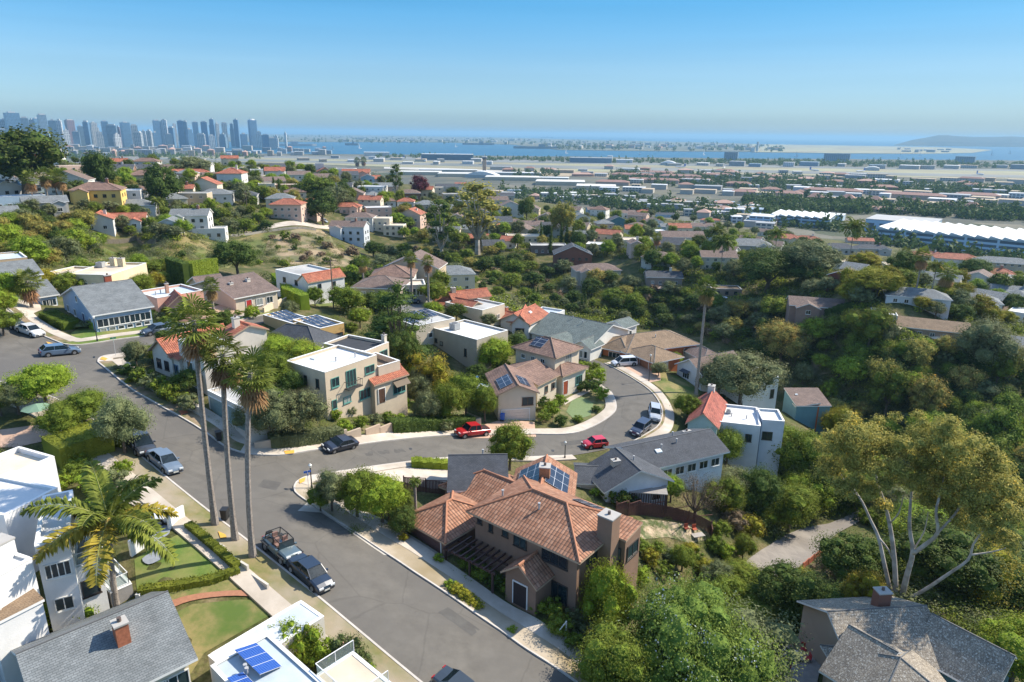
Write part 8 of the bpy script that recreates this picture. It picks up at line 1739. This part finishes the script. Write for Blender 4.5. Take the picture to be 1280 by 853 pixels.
TC = [(.32, .38, .44), (.12, .24, .38), (.17, .26, .34), (.42, .44, .44), (.20, .30, .40), (.66, .66, .64), (.24, .16, .18), (.60, .42, .28)]
ROWN = {0: 'pale grey', 1: 'deep blue', 2: 'slate blue', 3: 'light concrete', 4: 'steel blue', 5: 'bright white', 6: 'dark reddish', 7: 'orange tinted'}
for i, (x, t, w_, c) in enumerate(TW):
    low = t > 160; base = 184.5 - x * .004 + (1.5 if low else 0) + (i % 3) * .6
    p = P(x, base, FLAT); dist = (p - CAM).length; W = w_ * dist / 853 * .72; h = top_z(p, x, t) - p.z; rz = -math.atan2(p.x, p.y) + R((i * 37) % 50 - 25); D = W * (.7 + .3 * (i % 2))
    a = abs(R((i * 37) % 50 - 25)); W *= 1 / (math.cos(a) + math.sin(a) * .8); D = W * .85
    nb = TW[i - 1] if i else None
    o = thing('office_tower', f"{ROWN[c]} {'low tower' if low else 'skyscraper'} of the skyline, number {i}", 'skyscraper', p, rz)
    o['label'] = None; mb = MB(); st = [(1, 0, .0, 1)] if i % 3 else [(1, 0, 0, .8), (.78, 0, .8, 1)]
    for s, _, z0, z1 in st:
        x_, y_ = W * s / 2, D * s / 2; cs = [(-x_, -y_), (x_, -y_), (x_, y_), (-x_, y_)]
        for k in range(4): A_, B_ = cs[k], cs[(k + 1) % 4]; ln = math.hypot(B_[0] - A_[0], B_[1] - A_[1]); mb.face([(A_[0], A_[1], h * z0 - (2 if z0 == 0 else 0)), (B_[0], B_[1], h * z0 - (2 if z0 == 0 else 0)), (B_[0], B_[1], h * z1), (A_[0], A_[1], h * z1)], 0, [(0, 0), (ln, 0), (ln, h * (z1 - z0)), (0, h * (z1 - z0))])
        mb.face([(q[0], q[1], h * z1) for q in cs], 1)
    link('facade', mb.mesh('facade', [winmat(TC[c], 6 if c in (1, 2, 4) else 9, 7, 'tower facade %d' % c), fmat(tuple(v * .9 for v in TC[c]))]), o)
    mb = MB(); k = .3 + .2 * (i % 3); mb.b2(-W * k / 2, W * k / 2, -D * k / 2, D * k / 2, h, h + 5 + (i % 4)); 
    if i % 5 == 1: mb.cyl((0, 0, h + 5), .8, 14, 5)
    if i == 35: mb.cyl((0, 0, h), W * .45, 8, 12, r2=W * .3)
    link('roof', mb.mesh('roof', [fmat((.6, .6, .58) if i != 35 else (.8, .8, .8))]), o)
    TW[i] = (*TW[i], o)
# name each tower by its neighbours on the skyline
order = sorted(TW, key=lambda q: q[0]); seen = {}
for rank, (x, t, w_, c, o) in enumerate(order):
    wide = 'slim' if w_ < 8 else ('broad' if w_ > 11 else 'square'); ht = 'low block' if t > 160 else 'tower'
    nb = order[rank - 1] if rank else None; zone = 'left' if x < 90 else 'left centre' if x < 150 else 'middle' if x < 215 else 'right centre' if x < 270 else 'right'
    lab = f"{wide} {ROWN[c]} {ht} " + (f"right of the {ROWN[nb[3]]} one" if nb else 'at the picture edge') + f", {zone} skyline"
    n = seen.get(lab, 0); seen[lab] = n + 1; o['label'] = lab if not n else ('second ', 'third ', 'fourth ')[min(n - 1, 2)] + lab
# generated low buildings ------------------------------------------------------------
def lowrise(poly, n, mind, wp, D_, h_, cols, name, lab, cat, grp, hipc=None):
    k = 0; pts = []
    x0, x1 = min(q[0] for q in poly), max(q[0] for q in poly); y0, y1 = min(q[1] for q in poly), max(q[1] for q in poly); tr = 0
    while len(pts) < n and tr < n * 60:
        tr += 1; x, y = rnd.uniform(x0, x1), rnd.uniform(y0, y1)
        if not in_px(x, y, poly) or any(abs(x - a) < mind and abs(y - b) < mind * .14 + .5 for a, b in pts): continue
        pts.append((x, y)); c = rnd.choice(cols); w_ = rnd.uniform(*wp); q = c[1]
        block(name, lab.format(c[0]), cat, x, y, w_, rnd.uniform(*D_), rnd.uniform(*h_), rnd.choice([-6, -6, -5, 8]), q, tuple(v * .8 for v in q) if rnd.random() < .5 else (.5, .46, .4), grp.format(c[0]), win=(6, 4) if rnd.random() < .5 else None, hip=(hipc or 0) if c[0] in ('red', 'pink') else 0, parts=False)
CW, CG, CT, CR, CP, CB_ = ('white', (.72, .73, .73)), ('grey', (.38, .40, .42)), ('tan', (.52, .42, .30)), ('red', (.36, .21, .16)), ('pink', (.52, .33, .26)), ('blue', (.30, .40, .50))
lowrise([(600,243),(700,243),(960,262),(960,290),(880,275),(760,255),(640,250)], 58, 12, (9, 26), (12, 30), (4, 8), [CW, CG, CT, CG, CW, CB_, CP], 'workshop_building', '{} roofed workshop in the streets just below the hill', 'workshop', '{} workshops below the hill', 4)
lowrise([(760,226),(1280,244),(1400,250),(1400,262),(1200,262),(980,250),(760,240)], 62, 16, (10, 34), (14, 34), (5, 9), [CW, CG, CT, CR, CT, CG, CW], 'flatland_building', '{} roofed building in the wide flat valley', 'building', '{} roofed valley buildings', 4)
lowrise([(620,212),(760,211),(960,216),(1280,228),(1400,232),(1400,240),(1200,238),(900,226),(700,222),(640,218)], 60, 14, (8, 26), (16, 40), (5, 10), [CW, CG, CT, CR, CP, CT], 'depot_building', '{} roofed depot between the valley and the runway', 'depot', '{} depots by the runway', 4)
lowrise([(360,196.5),(640,203.5),(640,207),(480,206),(360,202)], 14, 16, (5, 14), (30, 60), (6, 12), [CW, CG, CT], 'airport_building', '{} low building scattered on the airport edge', 'building', '{} airport edge buildings')
lowrise([(840,206),(1280,210.5),(1400,212),(1400,215),(1100,211.5),(840,208)], 20, 20, (6, 20), (30, 60), (8, 16), [CW, CG, CT, CB_], 'airport_building', '{} building on the far side of the runway', 'building', '{} buildings beyond the runway')
lowrise([(60,186),(200,186),(420,189.5),(420,194),(330,196),(200,196),(60,197)], 90, 7, (3, 10), (30, 60), (8, 24), [CW, CG, CB_, CT, CW, CP], 'city_block_building', '{} low building at the foot of the skyline', 'building', '{} city low buildings', 5)
def lowrise_pen():
    global FLAT
lowrise([(420,171.5),(640,174.5),(800,179),(980,183),(980,189),(700,186.6),(640,180),(420,177)], 80, 7, (2.5, 8), (60, 140), (9, 24), [CW, CW, CT, CP, CG], 'peninsula_building', '{} building on the peninsula across the bay', 'building', '{} peninsula buildings')
lowrise([(1120,186.5),(1190,188),(1190,191),(1130,191)], 10, 7, (3, 8), (60, 120), (9, 20), [CW, CG], 'peninsula_building', '{} building at the tip of the naval airfield', 'building', '{} airfield tip buildings')
lowrise([(1180,184.5),(1280,184.2),(1400,184),(1400,186),(1200,186)], 0, 7, (3, 8), (60, 120), (9, 20), [CW], 'shore_building', '{} building below the headland', 'building', '{} headland buildings')
# far trees as masses ---------------------------------------------------------------
def tree_mass(name, polys, label, sz=(6, 12), z=FLAT, leaf='dark', seed=2):
    rg3 = random.Random(seed); V_, F_, off = [], [], 0
    for poly, cnt in polys:
        x0, x1 = min(q[0] for q in poly), max(q[0] for q in poly); y0, y1 = min(q[1] for q in poly), max(q[1] for q in poly); m_ = tr = 0
        while m_ < cnt and tr < cnt * 20:
            tr += 1; x, y = rg3.uniform(x0, x1), rg3.uniform(y0, y1)
            if not in_px(x, y, poly): continue
            m_ += 1; p = P(x, y, z); s = rg3.uniform(*sz); tall_ = rg3.random() < .25
            k = 44; d = nprng.normal(size=(k, 3)); d /= np.linalg.norm(d, axis=1, keepdims=True); c = d * (1 + nprng.normal(size=(k, 1)) * .22) * np.array([s * (.3 if tall_ else .5), s * (.3 if tall_ else .5), s * (.7 if tall_ else .45)]) + np.array([p.x, p.y, p.z + s * (.6 if tall_ else .42)])
            V_.append(leaf_quads(c, d + nprng.normal(size=(k, 3)) * .5, s * .34, .75)); F_.append(np.arange(k * 4).reshape(k, 4) + off); off += k * 4
    return kind(link(name, arr_mesh(name, np.concatenate(V_), [tuple(f) for f in np.concatenate(F_).tolist()], [LEAF[leaf]()])), 'stuff', label)
tree_mass('valley_woodland', [([(960,247),(1060,252),(1280,264),(1400,268),(1400,284),(1280,278),(1140,270),(1000,266),(930,262),(930,250)], 900), ([(640,214),(700,213),(700,222),(640,224)], 50), ([(620,236),(760,242),(840,252),(960,262),(1050,275),(1050,290),(960,284),(860,272),(760,262),(640,250)], 420), ([(760,215),(900,218),(1280,236),(1280,246),(1000,240),(760,230)], 800), ([(770,217.5),(800,218.5),(800,221),(770,220)], 40), ([(1060,296),(1280,330),(1280,338),(1180,322),(1060,306)], 60)], 'dark trees filling the flat valley', (7, 13))
tree_mass('bayside_treeline', [([(470,193.5),(640,198),(860,201),(1280,208),(1280,211),(1040,208.5),(860,206),(640,202),(470,198)], 480), ([(880,200.5),(1060,201.5),(1280,204),(1280,209),(1000,207),(880,205)], 300)], 'dark trees along the bay shore', (9, 15), seed=5)
tree_mass('peninsula_treeline', [([(320,169),(640,173.6),(800,178),(980,182.5),(980,190),(700,187.5),(640,181),(320,177.5)], 420)], 'dark trees on the peninsula', (16, 30), seed=6)
tree_mass('city_treeline', [([(60,190),(320,194),(330,199),(200,200),(60,199)], 200)], 'trees at the foot of the city', (9, 15), seed=8)
print('flat done', len(bpy.data.objects))
# ================================================================ sea air
mb = MB(); mb.b2(-62000, 62000, -320, 60500, -90, 130.0)
hm = bpy.data.materials.new('haze'); hm.use_nodes = True; N = hm.node_tree.nodes; N.remove(N['Principled BSDF'])
pv = N.new('ShaderNodeVolumePrincipled'); pv.inputs['Density'].default_value = 7e-5; pv.inputs['Color'].default_value = (.34, .60, .82, 1); pv.inputs['Anisotropy'].default_value = 0.1
hm.node_tree.links.new(pv.outputs[0], N['Material Output'].inputs['Volume'])
kind(mb.obj('haze', hm), 'stuff')
bpy.context.view_layer.update()
